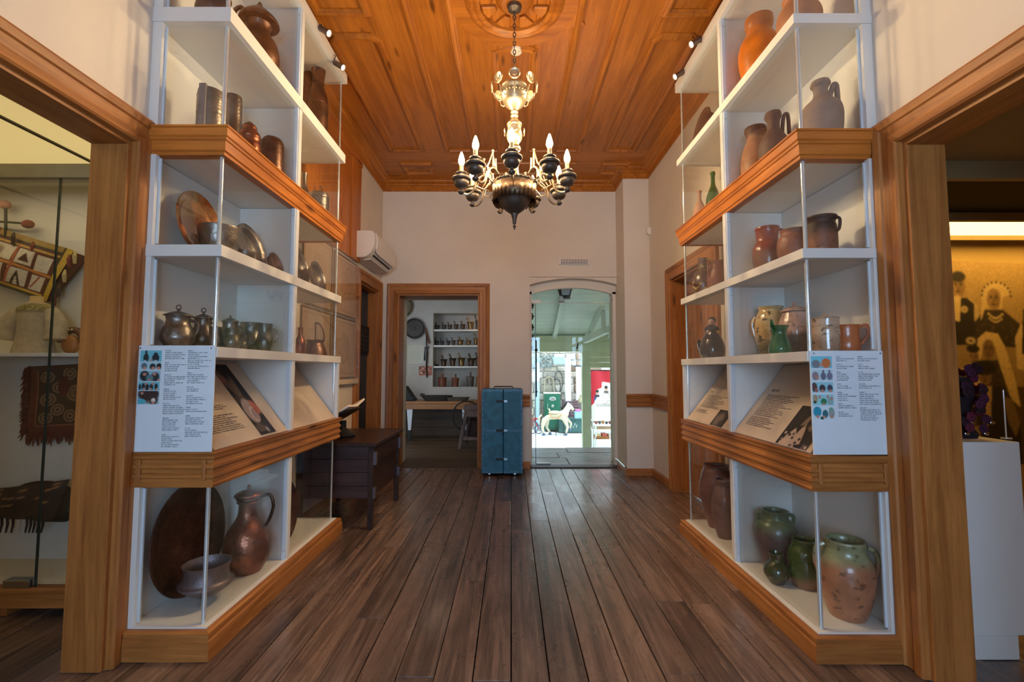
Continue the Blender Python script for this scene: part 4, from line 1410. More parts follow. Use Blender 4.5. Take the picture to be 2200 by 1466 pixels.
MB().ball((P.x + R * .35, P.y - R * .4, z2 - .005), (.018, .012, .016)).build('ornament', plain('yellow_enamel', (190, 150, 60), .3), fj, smooth=True)
MB().ball((P.x - R * .45, P.y - R * .3, z2 - .0), (.014, .012, .016)).build('ornament', plain('flesh_glaze', (184, 148, 124), .3), fj, smooth=True)
# ---- right, bottom row
zs = R_[0][0]
P, R, H = fit(1668, 1090, 88, zs, pbase=1238)
P, R, H = fit(1668, 1090, 80, zs, x=1.515, pmid=1180)
vessel('glazed_jar', 'tall jar with green neck and dull grey-brown belly', 'jar', P, R * 1.03, H * .95, [(.52, 0), (.6, .05), (.9, .4), (1, .64), (.86, .8), (.62, .87), (.6, .96), (.64, 1)], twotone('green_grey_glaze', (92, 108, 80), (104, 86, 84), H * .66, soft=.03, rough=.35, coat=.4), handles=[(160, [(.6, .95), (.8, .93), (.8, .84), (.72, .8)]), (-20, [(.6, .95), (.8, .93), (.8, .84), (.72, .8)])])
P, R, H = fit(1669, 1188, 50, zs, x=1.428, pmid=1225)
vessel('green_jug', 'little dark green squat jug at the front of the bottom row', 'jug', P, R, H, [(.55, 0), (.62, .04), (.95, .26), (1, .42), (.8, .62), (.5, .74), (.5, .88), (.58, 1)], twotone('dark_green_glaze', (44, 66, 38), (74, 66, 58), H * .16, rough=.15, coat=.9))
P, R, H = fit(1729, 1158, 60, zs, x=1.553, pmid=1220)
vessel('glazed_jar', 'bottle-green ribbed jar behind the corner rod', 'jar', P, R * 1.05, H, [(.7, 0), (.78, .05), (.96, .3), (1, .55), (.9, .76), (.7, .88), (.68, .95), (.74, 1)], twotone('bottle_green_glaze', (52, 82, 36), (140, 104, 80), H * .2, rough=.2, coat=.7), rings=[(.7, .9, .05), (.98, .62, .02)])
P, R, H = fit(1818, 1158, 104, zs, x=1.568, pmid=1240)
vessel('storage_jar', 'big clay jar, cream and green glaze dripping over its shoulder', 'jar', P, R, H, [(.6, 0), (.66, .02), (.88, .26), (1, .52), (.94, .7), (.76, .82), (.7, .9), (.74, .97), (.72, 1)], twotone('cream_drip_glaze', (150, 150, 112), (180, 122, 90), H * .72, soft=.02, rough=.3, spots=(70, 50, 42), spot_amt=.6, coat=.4, wob=.035), handles=[(-25, [(.74, .92), (1.02, .86), (1.08, .7), (.98, .56)]), (165, [(.74, .92), (1.02, .86), (1.08, .7), (.98, .56)])], hr=.085)
BROWNJAR = clay('glossy_brown_clay', (120, 76, 66), .35, .4)
P, R, H = fit(1532, 1000, 58, zs, pbase=1135)
P = Vector((1.505, P.y + .03, zs))
vessel('storage_jar', 'tall brown jar with wide mouth in the far bottom bay', 'jar', P, R * 1.2, H, [(.5, 0), (.6, .1), (.92, .45), (1, .62), (.84, .86), (.7, .95), (.74, 1)], BROWNJAR)
P, R, H = fit(1556, 1030, 44, zs, x=1.46, pmid=1080)
vessel('storage_jar', 'greyish brown jar half hidden by the divider, far bottom bay', 'jar', P, R * 1.15, H, JAR, clay('mauve_clay', (118, 88, 84), .35, .4))

# ------------------------------------------------------------------ chandelier
CXC, CYC = 0.022, 3.0
M_GILT = hammered('gilt_metal', (214, 196, 162), 0.36, 0.55, 35, metal=0.85)
M_IRON = hammered('blackened_brass', (104, 94, 86), 0.42, 0.55, 45, metal=0.65)
M_PALEGILT = hammered('pale_gilt', (206, 188, 158), 0.3, 0.6, 45, metal=0.9)
M_CANDLE = plain('candle_sleeve', (226, 190, 130), 0.5, var=.05)
M_BULB = glow('lit_bulb', (255, 228, 180), 45)
ch = thing('chandelier', 'ornate nine-arm brass chandelier with candle bulbs on a chain', 'chandelier', (CXC, CYC, 2.16))


def zc(py):
    return W(1105, py, y=CYC).z


C = Vector((CXC, CYC, 0))
MB().lathe([(0, 0), (.05, 0), (.045, -.02), (.02, -.035), (0, -.04)], (CXC, CYC, CEIL - .045), 20).build('canopy', M_IRON, ch, smooth=True)
z, k = CEIL - .09, 0
zt = zc(172)
while z > zt:
    pts = []
    for i in range(12):
        a = 2 * PI * i / 12
        u, v = .0085 * math.cos(a), .019 * math.sin(a)
        pts.append((CXC + (u if k % 2 else 0), CYC + (0 if k % 2 else u), z + v))
    MB().tube(pts, .0032, 6, True).build('chain_link', M_IRON, ch, smooth=True)
    z -= .0305
    k += 1


def sc_lathe(name, rows, mat, n=32):
    """rows of (radius px at the chandelier's distance, photo row)"""
    pr = smooth_profile([(r * CYC / F_PX, zc(p)) for r, p in rows], 4)
    if pr[0][0] > 1e-4:
        pr = [(0, pr[0][1])] + pr
    if pr[-1][0] > 1e-4:
        pr.append((0, pr[-1][1]))
    MB().lathe(pr, C, n).build(name, mat, ch, smooth=True)


sc_lathe('crown_cup', [(4, 238), (12, 233), (24, 222), (28, 212), (29, 203), (25, 198), (30, 190), (24, 182), (6, 178), (3, 172)], M_GILT)
sc_lathe('crown_stem', [(6, 254), (9, 250), (6, 246), (9, 242), (5, 238)], M_GILT)
sc_lathe('vase', [(8, 312), (16, 300), (18, 288), (15, 276), (17, 268), (12, 262), (6, 254)], M_GILT)
sc_lathe('collar', [(8, 326), (14, 322), (13, 316), (9, 312)], M_PALEGILT)
sc_lathe('column', [(15, 392), (12, 386), (9, 360), (10, 340), (8, 326)], M_PALEGILT)
RB = 49 * CYC / F_PX
sc_lathe('bowl', [(5, 462), (14, 456), (26, 446), (34, 434), (44, 418), (48, 402), (50, 396), (40, 392), (15, 391)], M_IRON)
sc_lathe('finial', [(1, 494), (2, 490), (4, 486), (2, 483), (4, 480), (5, 470), (9, 458)], M_IRON)
for i in range(34):
    a = 2 * PI * i / 34
    MB().ball((CXC + RB * math.cos(a), CYC + RB * math.sin(a), zc(396)), .0095, 8, 6).build('bead', M_IRON, ch, smooth=True)
# scalloped apron round the bowl
ap = MB()
nA = 60
for i in range(nA):
    a0, a1 = 2 * PI * i / nA, 2 * PI * (i + 1) / nA
    lo = [zc(432) - .018 * abs(math.sin(2.5 * 2 * PI * q / 10)) for q in (i, i + 1)]
    r0, r1 = RB * 1.0, RB * .97
    ap.quad((CXC + r1 * math.cos(a0), CYC + r1 * math.sin(a0), lo[0]), (CXC + r1 * math.cos(a1), CYC + r1 * math.sin(a1), lo[1]), (CXC + r0 * math.cos(a1), CYC + r0 * math.sin(a1), zc(400)), (CXC + r0 * math.cos(a0), CYC + r0 * math.sin(a0), zc(400)))
o = ap.build('scalloped_apron', M_BRONZE, ch, smooth=True)
sol = o.modifiers.new('thick', 'SOLIDIFY')
sol.thickness = .003
# medallions on the crown and lower tier
for kk in range(8):
    a = 2 * PI * kk / 8 - PI / 2
    d = Vector((math.cos(a), math.sin(a), 0))
    c1 = C + d * (49 * CYC / F_PX) + Vector((0, 0, zc(187)))
    M = Matrix.Translation(c1) @ d.to_track_quat('Z', 'Y').to_matrix().to_4x4()
    MB(M).lathe([(0, .004), (.013, .007), (.018, .003), (.027, .004), (.033, .008), (.037, .003), (.037, -.003), (0, -.003)], (0, 0, 0), 20).build('medallion', M_GILT, ch, smooth=True)
    q = [C + d * (r * CYC / F_PX) + Vector((0, 0, zc(p))) for r, p in ((24, 212), (34, 216), (42, 210), (45, 200))]
    MB().tube(q, .0045, 6).build('medallion_bracket', M_GILT, ch, smooth=True)
    if kk % 2 == 0:
        c2 = C + d * (21 * CYC / F_PX) + Vector((0, 0, zc(284)))
        M = Matrix.Translation(c2) @ d.to_track_quat('Z', 'Y').to_matrix().to_4x4()
        MB(M).lathe([(0, .004), (.02, .006), (.026, .002), (.026, -.003), (0, -.003)], (0, 0, 0), 16).build('medallion', M_GILT, ch, smooth=True)
for i in range(26):
    a = 2 * PI * i / 26
    rr = 29.5 * CYC / F_PX
    MB().ball((CXC + rr * math.cos(a), CYC + rr * math.sin(a), zc(204)), .007, 7, 5).build('bead', M_GILT, ch, smooth=True)
# nine arms
RA = 0.348
zcup = zc(392)
for kk in range(9):
    a = -PI / 2 + math.radians(-3 + 40 * kk)
    d = Vector((math.cos(a), math.sin(a), 0))

    def pt(r, dz):
        return C + d * r + Vector((0, 0, zcup + dz))
    arm = MB().tube([pt(*q) for q in smooth_profile([(.15, .01), (.20, .035), (.25, -.01), (.27, -.07), (.31, -.095), (RA, -.075), (RA, -.03)], 5)], .0072, 8)
    ao = arm.build('arm', M_PALEGILT, ch, smooth=True)
    MB().tube([pt(*q) for q in [(.16, -.02), (.20, -.06), (.245, -.04), (.23, -.0), (.205, -.015)]], .005, 6).tube([pt(.17, .02), pt(.175, .10)], .005, 6).tube([pt(.20, .03), pt(.20, .14), pt(.185, .05)], .0045, 6).tube([pt(.20, .14), pt(.235, .05), pt(.26, .02)], .0045, 6).ball(pt(.20, .145), .008, 8, 6).build('scroll', M_PALEGILT, ao, smooth=True)
    base = pt(RA, 0)
    MB().lathe(smooth_profile([(.0, -.098), (.014, -.094), (.022, -.08), (.012, -.068), (.015, -.058), (.036, -.048), (.048, -.028), (.048, -.012), (.060, -.004), (.063, .006), (.058, .014), (.038, .02), (.032, .032), (.038, .038), (.035, .048), (.022, .052), (0, .052)], 3), base, 24).build('candle_cup', M_IRON, ch, smooth=True)
    MB().lathe([(0, .04), (.013, .04), (.013, .095), (0, .096)], base, 14).build('candle', M_CANDLE, ch, smooth=True)
    bulb = MB().lathe([(0, .095), (.012, .096), (.0205, .118), (.020, .134), (.012, .164), (.004, .184), (0, .187)], base, 14).build('bulb', M_BULB, ch, smooth=True)
    add_light('bulb_light', 'POINT', base + Vector((0, 0, .20)), 6.2, WARM, shadow_soft_size=.02).parent = ch
for o in ch.children:
    if o.type == 'LIGHT':
        o.location = o.location - ch.location

# ------------------------------------------------------------------ small things under the ceiling
md = W(1109, 105, z=CEIL)
sd = thing('smoke_detector', 'round white smoke detector on the wooden ceiling', 'detector', (md.x, md.y, CEIL - .035))
MB().lathe([(0, -.034), (.035, -.034), (.045, -.026), (.05, -.008), (.05, 0), (0, 0)], (md.x, md.y, CEIL), 28).build('housing', plain('ivory_plastic', (236, 226, 208), .45, var=.02), sd, smooth=True)
MB().ball((md.x + .02, md.y - .02, CEIL - .034), .004, 8, 5).build('lamp', M_BLACK, sd, smooth=True)
M_SPOTLENS = glow('lit_spot_lens', (255, 240, 215), 7)


def spotlight(px, py, s, label, e):
    p = W(px, py, x=s * 1.29)
    top = (3.60 if s < 0 else 3.53)
    root = thing('spotlight', label, 'lamp', p, group='track spotlights on the cabinet tops')
    d = Vector((-s, -.15, -.68)).normalized()
    M = Matrix.Translation(p) @ d.to_track_quat('Z', 'Y').to_matrix().to_4x4()
    MB(M).lathe([(0, -.05), (.012, -.05), (.019, -.04), (.020, .03), (.025, .045), (.022, .045), (.019, .036), (0, .036)], (0, 0, 0), 16).build('lamp_body', M_SPOTB, root, smooth=True)
    MB(M).lathe([(0, .037), (.019, .037), (0, .044)], (0, 0, 0), 16).build('lens', M_SPOTLENS, root, smooth=True)
    up = p - d * .045
    MB().tube([(s * 1.335, p.y, top), (s * 1.31, p.y, max(top, up.z) + .02), (up.x, up.y, up.z + .02), up], .004, 6).build('bracket', M_SPOTB, root, smooth=True)
    L_ = add_light('spot_beam', 'SPOT', p + d * .05, e, (1.0, .73, .40), target=p + d * 2, spot_size=1.25, spot_blend=.45, shadow_soft_size=.02)
    L_.parent = root
    L_.location = L_.location - Vector(root.location)


M_SPOTB = plain('bronze_lamp_body', (116, 98, 88), .35, .6)
spotlight(697, 66, -1, 'bronze spotlight nearer the camera on the left cabinet top', 85)
spotlight(728, 140, -1, 'bronze spotlight at the far corner of the left cabinet top', 85)
spotlight(1495, 90, 1, 'bronze spotlight nearer the camera on the right cabinet top', 85)
spotlight(1459, 160, 1, 'bronze spotlight at the far corner of the right cabinet top', 85)

# ------------------------------------------------------------------ air conditioner on the left wall
M_AC = plain('white_plastic', (236, 232, 230), 0.4, var=.015)
ac = thing('air_conditioner', 'white wall air conditioner above the left doorway', 'air conditioner', (-1.59, 5.38, 2.44))
prof = smooth_profile([(.0, .0), (.12, .0), (.19, .05), (.225, .13), (.23, .22), (.21, .275), (.17, .285), (0, .285)], 3)
MB().prism([(a, b) for a, b in prof], (-1.70, 4.94, 2.47), (1, 0, 0), (0, 0, 1), (0, .88, 0)).build('housing', M_AC, ac, smooth=True)
MB().prism([(.10, -.004), (.185, .038), (.19, .05), (.10, .01)], (-1.70, 5.05, 2.47), (1, 0, 0), (0, 0, 1), (0, .7, 0)).build('air_outlet', M_BLACK, ac)
MB().prism([(.09, -.012), (.16, -.004), (.165, .004), (.09, -.004)], (-1.70, 5.04, 2.47), (1, 0, 0), (0, 0, 1), (0, .72, 0)).build('louvre', M_AC, ac)
for y in (5.2, 5.4, 5.6):
    MB().prism([(.11, 0), (.17, .03), (.17, .045), (.11, .012)], (-1.70, y, 2.468), (1, 0, 0), (0, 0, 1), (0, .008, 0)).build('vane', M_CHROME, ac)
MB().prism([(.2325, .14), (.2345, .14), (.2345, .146), (.2325, .146)], (-1.70, 5.55, 2.47), (1, 0, 0), (0, 0, 1), (0, .14, 0)).build('badge', M_CHROME, ac)
MB().prism([(.226, .06), (.236, .13), (.240, .22), (.218, .284), (.214, .282), (.226, .22), (.224, .13)], (-1.70, 5.02, 2.47), (1, 0, 0), (0, 0, 1), (0, .79, 0)).build('front_cover', M_AC, ac, smooth=True)

# emergency light, movement sensor
em = thing('emergency_light', 'long white emergency light over the glass door', 'light', (.825, YB - .02, 2.632))
box('housing', M_AC, .625, 1.025, YB - .035, YB, 2.635, 2.71, em, bevel=.012)
box('diffuser', plain('grey_diffuser', (176, 172, 170), .3, var=.05), .65, 1.0, YB - .055, YB - .034, 2.645, 2.70, em, bevel=.008)
for i in range(9):
    box('rib', M_AC, .67 + i * .038, .675 + i * .038, YB - .058, YB - .054, 2.65, 2.695, em)
ms = thing('movement_sensor', 'small white movement sensor high on the right wall', 'sensor', (1.68, 5.58, 2.9))
MB().prism([(0, 0), (-.04, .01), (-.05, .06), (-.03, .09), (0, .09)], (1.70, 5.55, 2.895), (1, 0, 0), (0, 0, 1), (0, .055, 0)).build('housing', M_AC, ms, bevel=.004)
MB().ball((1.652, 5.577, 2.925), (.008, .018, .016), 10, 8).build('lens', plain('milky_lens', (214, 214, 210), .3), ms, smooth=True)

# ------------------------------------------------------------------ framed maps on the left wall
M_FRAME = plain('brown_map_frame', (120, 84, 58), .5)


def map_sheet(y0, y1, z0, z1, label, seed, tint, land):
    root = thing('framed_map', label, 'map', (-1.69, (y0 + y1) / 2, z0), group='old maps on the left wall')
    box('backing', M_CREAM, -1.70, -1.690, y0, y1, z0, z1, root)
    r = Ras(80, 90, tint)
    r.rect(0, 1, 0, .035, (196, 160, 128)), r.rect(0, 1, .965, 1, (206, 172, 142)), r.rect(0, .04, 0, 1, (206, 172, 142)), r.rect(.96, 1, 0, 1, (206, 172, 142))
    r.line([(.06, .06), (.94, .06), (.94, .94), (.06, .94), (.06, .06)], .005, (110, 82, 66))
    pts = r.coast(.48, .55, .25, (118, 84, 68), .006, seed, .9)
    r.poly(pts, land, .35)
    for k in range(5):
        r.coast(.2 + .6 * r.rng.rand(), .2 + .6 * r.rng.rand(), .05 + .08 * r.rng.rand(), (130, 96, 78), .004, seed + k, .7, .8)
    for k in range(4):
        x = .1 + .8 * r.rng.rand()
        r.line([(x, .9), (x + .1 * r.rng.randn(), .6), (x + .2 * r.rng.randn(), .3)], .003, (136, 104, 84), .6)
    r.lines(.1, .5, .1, .16, 3, (120, 92, 78), .003)
    r.speckle(.25)
    r.build('map_print', (-1.6895, y0 + .012, z0 + .012), (0, y1 - y0 - .024, 0), (0, 0, z1 - z0 - .024), root)
    MB().sweep([(-1.69, y1, z0), (-1.69, y1, z1), (-1.69, y0, z1), (-1.69, y0, z0)], [(0, 0), (0, .010), (-.012, .010), (-.014, 0)], (1, 0, 0), True).build('frame', M_FRAME, root)


map_sheet(4.38, 5.04, 1.80, 2.40, 'framed old map, upper one nearest the doorway', 11, (196, 158, 128), (170, 120, 96))
map_sheet(4.38, 5.04, 1.17, 1.78, 'framed old map, lower one nearest the doorway', 23, (190, 154, 126), (160, 126, 98))
map_sheet(3.72, 4.34, 1.80, 2.42, 'upper old map seen through the left cabinet glass', 31, (206, 170, 140), (180, 140, 116))
map_sheet(3.72, 4.34, 1.17, 1.78, 'lower old map seen through the left cabinet glass', 47, (200, 164, 136), (172, 130, 108))
mg = box('acrylic_sheet', M_GLASS, -1.655, -1.651, 3.70, 5.06, 1.10, 2.42)
tag(mg, 'clear acrylic sheet screening the wall of old maps', 'sheet')
mr = box('map_rail', M_CREAM, -1.70, -1.65, 4.36, 5.06, 1.11, 1.16, bevel=.004)
tag(mr, 'cream rail under the maps beside the doorway', 'rail')

# ------------------------------------------------------------------ dark chest on legs, lectern and book
M_DESK = wood('dark_stained_chest', (84, 56, 56), (44, 28, 30), 'X', .42, wear=.3)
M_DESKY = wood('dark_stained_chest_y', (70, 44, 36), (32, 20, 18), 'Y', .35, wear=.3)
dk = thing('chest_desk', 'dark stained plank chest on square legs under the maps', 'chest', (-1.37, 4.17, 0))
x0, x1, ya, yb_ = -1.69, -1.09, 3.735, 4.60
for i, (za, zb) in enumerate(((.24, .335), (.337, .44), (.442, .545), (.547, .645))):
    box('plank', M_DESK, x0 + .03, x1 - .03, ya + .012, ya + .035, za, zb, dk, bevel=.003)
    box('plank', M_DESK, x0 + .03, x1 - .03, yb_ - .035, yb_ - .012, za, zb, dk, bevel=.003)
box('front_board', M_DESKY, x1 - .035, x1 - .015, ya + .04, yb_ - .04, .24, .645, dk, bevel=.003)
box('front_flap', M_DESKY, x1 - .018, x1 + .002, ya + .05, yb_ - .05, .50, .64, dk, bevel=.003)
box('back_board', M_DESKY, x0, x0 + .03, ya + .03, yb_ - .03, .24, .645, dk)
box('bottom', M_DESKY, x0 + .03, x1 - .035, ya + .035, yb_ - .035, .24, .26, dk)
box('top', M_DESKY, x0 - .005, x1 + .03, ya - .03, yb_ + .03, .647, .68, dk, bevel=.006)
for xx in (x0, x1 - .04):
    for yy in (ya, yb_ - .04):
        box('leg', M_DESKY, xx, xx + .04, yy, yy + .04, 0, .645, dk, bevel=.003)
for yy in (ya + .003, yb_ - .05):
    box('iron_bracket', plain('dull_grey_bracket', (96, 90, 104), .5, .4), x1 - .012, x1 + .02, yy, yy + .045, .50, .60, dk, bevel=.002)
    box('iron_bracket', plain('dull_grey_bracket', (96, 90, 104), .5, .4), x1 - .012, x1 + .014, yy, yy + .045, .24, .32, dk, bevel=.002)
lt = thing('book_stand', 'black book stand on the dark chest', 'stand', (-1.44, 4.02, .68))
MB().lathe([(0, 0), (.10, 0), (.11, .02), (.06, .05), (.03, .08), (.03, .14), (0, .14)], (-1.44, 4.02, .68), 20).build('foot', M_BLACK, lt, smooth=True)
MB().prism([(-.02, 0), (.20, .13), (.20, .142), (-.02, .012)], (-1.55, 3.83, .78), (1, 0, 0), (0, 0, 1), (0, .42, 0)).build('desk_board', M_BLACK, lt)
bk = thing('open_book', 'open book with cream pages on the black stand', 'book', (-1.45, 4.03, .80))
M_PAGE = plain('book_page', (232, 218, 200), .7, var=.03)
u = Vector((.22, 0, .13)).normalized()
for s_, y in ((-1, 4.03), (1, 4.03)):
    n = Vector((-u.z, 0, u.x))
    o = Vector((-1.56, y, .798))
    MB().prism([(0, 0), (.28, 0), (.28, .21), (0, .21)], o, u, Vector((0, s_, .22 if s_ > 0 else .06)).normalized(), n * .018).build('page_block', M_PAGE, bk, bevel=.003)

# ------------------------------------------------------------------ blue wardrobe trunk
M_TRUNK = plain('blue_painted_canvas', (36, 104, 134), .55, var=.28, scale=14, bump=.25, bscale=70)
M_TRIMB = plain('worn_blue_metal', (52, 96, 118), .45, .4, var=.4, scale=30)
tk = thing('wardrobe_trunk', 'upright blue wardrobe trunk on castors between the doorways', 'trunk', (-.10, 5.78, 0))
TX0, TX1, TY0, TY1, TZ0, TZ1 = -.348, .135, 5.585, 5.97, .035, 1.025
TM = -.093
for a, b in ((TX0, TM - .001), (TM + .001, TX1)):
    box('half_shell', M_TRUNK, a, b, TY0, TY1, TZ0, TZ1, tk, bevel=.012)
    for z_ in ((TZ0, TZ0 + .03), (.515, .55), (TZ1 - .035, TZ1 + .003)):
        box('metal_strip', M_TRIMB, a + .004, b - .004, TY0 - .003, TY0 + .01, z_[0], z_[1], tk, bevel=.001)
for x in (TX0, TX1 - .022):
    box('edge_strip', M_TRIMB, x - .002, x + .024, TY0 - .004, TY0 + .012, TZ0, TZ1, tk, bevel=.002)
g = random.Random(4)
nm = MB().ball((0, 0, 0), (.005, .0035, .005), 7, 4)
M_NAIL = plain('tarnished_nail', (140, 158, 168), .35, .7)
n0 = None
for zrow in (TZ0 + .015, .533, TZ1 - .016):
    for i in range(19):
        x = TX0 + .02 + i * .0247
        if n0 is None:
            n0 = MB().ball((x, TY0 - .004, zrow), (.005, .0035, .005), 7, 4).build('stud', M_NAIL, tk, smooth=True)
        else:
            c = n0.copy()
            COL.objects.link(c)
            c.location = Vector((x, TY0 - .004, zrow - .005)) - Vector(tk.location)
for x in (TX0 + .01, TX1 - .012):
    for i in range(16):
        c = n0.copy()
        COL.objects.link(c)
        c.location = Vector((x, TY0 - .005, .09 + i * .057)) - Vector(tk.location)
for z_ in (.88, .535, .20):
    la = box('latch', M_BLACK, TM - .085, TM + .005, TY0 - .014, TY0 - .003, z_ - .012, z_ + .014, tk, bevel=.003)
    box('hasp', M_NAIL, TM + .006, TM + .05, TY0 - .011, TY0 - .003, z_ - .014, z_ + .016, la, bevel=.003)
for z_ in (.16, .50, .90):
    MB().box(TX0 - .004, TX0 + .035, TY0 - .006, TY0 + .01, z_ - .03, z_ + .03).build('corner_plate', M_TRIMB, tk, bevel=.004)
MB().tube([(TM - .12, 5.78, TZ1), (TM - .11, 5.78, TZ1 + .025), (TM + .11, 5.78, TZ1 + .025), (TM + .12, 5.78, TZ1)], .007, 8).build('handle', M_BLACK, tk, smooth=True)
for x in (TX0 + .09, TX1 - .09):
    for y in (TY0 + .05, TY1 - .05):
        cs = MB().cyl((x - .008, y, .018), (x + .008, y, .018), .018, n=14).build('castor', M_CHROME, tk, smooth=True)
        box('castor_fork', M_CHROME, x - .012, x + .012, y - .006, y + .006, .018, .036, cs)

# curtain and fringed cloth in the left doorway
cu = MB()
npt = 40
for i in range(npt):
    y0_, y1_ = 5.17 + .68 * i / npt, 5.17 + .68 * (i + 1) / npt
    xa, xb_ = -1.805 + .010 * math.sin(i * .9), -1.805 + .010 * math.sin((i + 1) * .9)
    cu.quad((xa, y0_, .02), (xb_, y1_, .02), (xb_, y1_, 2.22), (xa, y0_, 2.22))
cu_ = cu.build('curtain', plain('slate_curtain', (62, 64, 72), .9, var=.1), label='slate grey curtain hanging in the left doorway', cat='curtain', smooth=True)
sm = cu_.modifiers.new('thick', 'SOLIDIFY')
sm.thickness = .004
M_SLATECLOTH = plain('black_wool_cloth', (34, 34, 40), .95, var=.35, scale=40)
fc = thing('fringed_cloth', 'black striped cloth with fringe pinned on the curtain', 'cloth', (-1.785, 5.6, 1.42))
box('cloth', M_SLATECLOTH, -1.793, -1.785, 5.36, 5.84, 1.47, 1.79, fc)
for i in range(5):
    box('stripe', plain('grey_stripe', (76, 74, 80), .9), -1.785, -1.7835, 5.36, 5.84, 1.50 + i * .055, 1.505 + i * .055, fc)
for i in range(22):
    MB().cyl((-1.789, 5.365 + i * .022, 1.47), (-1.789, 5.365 + i * .022 + .004, 1.425), .003, .0015, 5).build('fringe', M_SLATECLOTH, fc)
wall_pieces(MB(), 'Y', 4.9, 6.05, -2.2, -2.1, 0, 2.6, []).box(-2.1, -1.86, 4.9, 5.0, 0, 2.6).box(-2.1, -1.86, 6.0, 6.05, 0, 2.6).box(-2.1, -1.86, 5.0, 6.0, 2.5, 2.6).build('wall_closet', M_WALL, kind='structure', fix=False)
box('floor_closet', M_FLOOR['Y'], -2.1, -1.86, 5.0, 6.0, -.05, -.001, kind='structure')

# ------------------------------------------------------------------ room on the left with a lit textile showcase
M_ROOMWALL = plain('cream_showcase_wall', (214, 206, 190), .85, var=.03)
M_ROOMLOW = plain('white_showcase_panel', (216, 214, 210), .8, var=.03)
wall_pieces(MB(), 'X', -3.9, -1.86, 2.84, 2.95, -.1, 2.6, []).box(-4.0, -3.9, -.3, 2.95, -.1, 2.6).box(-3.9, -1.86, -.3, -.2, -.1, 2.6).build('wall_left_room', M_ROOMWALL, kind='structure', fix=False)
M_LUM = glow('luminous_ceiling_panel', (255, 226, 150), 0.5)
M_JOINT = plain('dark_joint', (84, 74, 50), .6)
lc = thing('ceiling_left_room', None, None, (-2.8, 1.4, 2.35), kind='structure')
box('ceiling_slab', M_ROOMWALL, -3.9, -1.86, -.2, 2.84, 2.39, 2.6, lc)
for i, (a, b) in enumerate(((-3.88, -3.06), (-3.05, -2.22), (-2.21, -1.87))):
    box('light_panel', M_LUM, a, b, 1.0, 2.425, 2.352, 2.389, lc)
for xj in (-3.06, -2.225):
    box('joint_strip', M_JOINT, xj, xj + .02, 1.0, 2.425, 2.345, 2.353, lc)
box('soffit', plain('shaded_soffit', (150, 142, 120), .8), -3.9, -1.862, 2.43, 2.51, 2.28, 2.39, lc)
lf = thing('floor_left_room', None, None, (-2.8, 1.3, -.03), kind='structure')
for i in range(12):
    a = -3.9 + i * .17
    box('plank', M_FLOOR['Y'], a + .002, a + .168, -.2, 2.84, -.03, -.001 - .002 * (i % 2), lf, bevel=.002)
box('subfloor', M_DARKGAP, -3.9, -1.86, -.2, 2.84, -.08, -.031, lf)

sc_ = thing('textile_showcase', 'glass-fronted textile showcase with pine base rail in the left room', 'showcase', (-2.8, 2.65, 0))
box('base_rail', M_PINE['X'], -3.88, -1.87, 2.43, 2.47, .05, .145, sc_, bevel=.004)
box('base_lip', M_PINE['X'], -3.88, -1.87, 2.42, 2.48, .125, .15, sc_, bevel=.004)
box('case_floor', plain('cream_cloth', (214, 202, 182), .9, var=.03), -3.88, -1.87, 2.47, 2.838, .10, .15, sc_)
for x in (-3.7, -2.62, -1.93):
    box('foot', M_PINE['Z'], x, x + .05, 2.46, 2.6, 0, .06, sc_)
box('lower_panel', M_ROOMLOW, -3.88, -1.87, 2.80, 2.838, .15, 1.33, sc_)
box('ledge', M_ROOMLOW, -3.88, -1.87, 2.56, 2.838, 1.325, 1.345, sc_, bevel=.002)
gx = W(107, 760, y=2.45).x
box('glass_pane', M_GLASS, -3.88, gx - .004, 2.447, 2.455, .15, 2.28, sc_)
box('glass_pane', M_GLASS, gx + .004, -1.87, 2.447, 2.455, .15, 2.28, sc_)
box('glass_edge', M_EDGE, gx - .004, gx + .003, 2.446, 2.456, .15, 2.28, sc_)
bb = W(42, 1245, y=2.44)
box('glass_clamp', M_CHROME, bb.x - .07, bb.x + .06, 2.425, 2.475, .15, .19, sc_, bevel=.003)
add_light('showcase_light', 'AREA', (-2.6, 2.56, 2.32), 2.0, (1.0, .80, .48), target=(-2.6, 2.80, .4), shape='RECTANGLE', size=1.6, size_y=.06)


def P3(px, py, y):
    return W(px, py, y=y)


# striped woven bag hung on a slant
rb = Ras(90, 76, (92, 44, 34))
rb.rect(0, 1, .9, 1, (150, 120, 60)), rb.rect(0, 1, .86, .9, (60, 50, 32)), rb.rect(0, 1, .8, .84, (190, 150, 80))
rb.rect(0, 1, 0, .05, (70, 60, 36)), rb.rect(0, 1, .05, .09, (200, 160, 70)), rb.rect(.93, 1, 0, 1, (196, 160, 60)), rb.rect(.90, .93, 0, 1, (60, 54, 30))
for a, b, c, d in ((.08, .36, .5, .76), (.42, .64, .5, .76), (.68, .86, .46, .74), (.08, .3, .12, .42), (.36, .62, .12, .40), (.68, .86, .12, .38)):
    rb.rect(a, b, c, d, (206, 196, 180))
rb.poly([(.45, .55), (.53, .72), (.6, .55)], (80, 40, 36)), rb.poly([(.42, .12), (.49, .38), (.56, .12), (.52, .12), (.49, .28), (.46, .12)], (60, 40, 32))
rb.line([(.05, .45), (.4, .46), (.9, .42)], .02, (196, 130, 70)), rb.line([(.35, .1), (.4, .46), (.38, .8)], .018, (170, 90, 60))
rb.line([(.7, .15), (.78, .36)], .012, (150, 60, 50)), rb.ell(.15, .62, .06, .1, (150, 128, 110), .4)
rb.speckle(.5)
wb_ = thing('woven_bag', 'striped woven wool bag hung on a slant in the showcase', 'bag', P3(60, 560, 2.78))
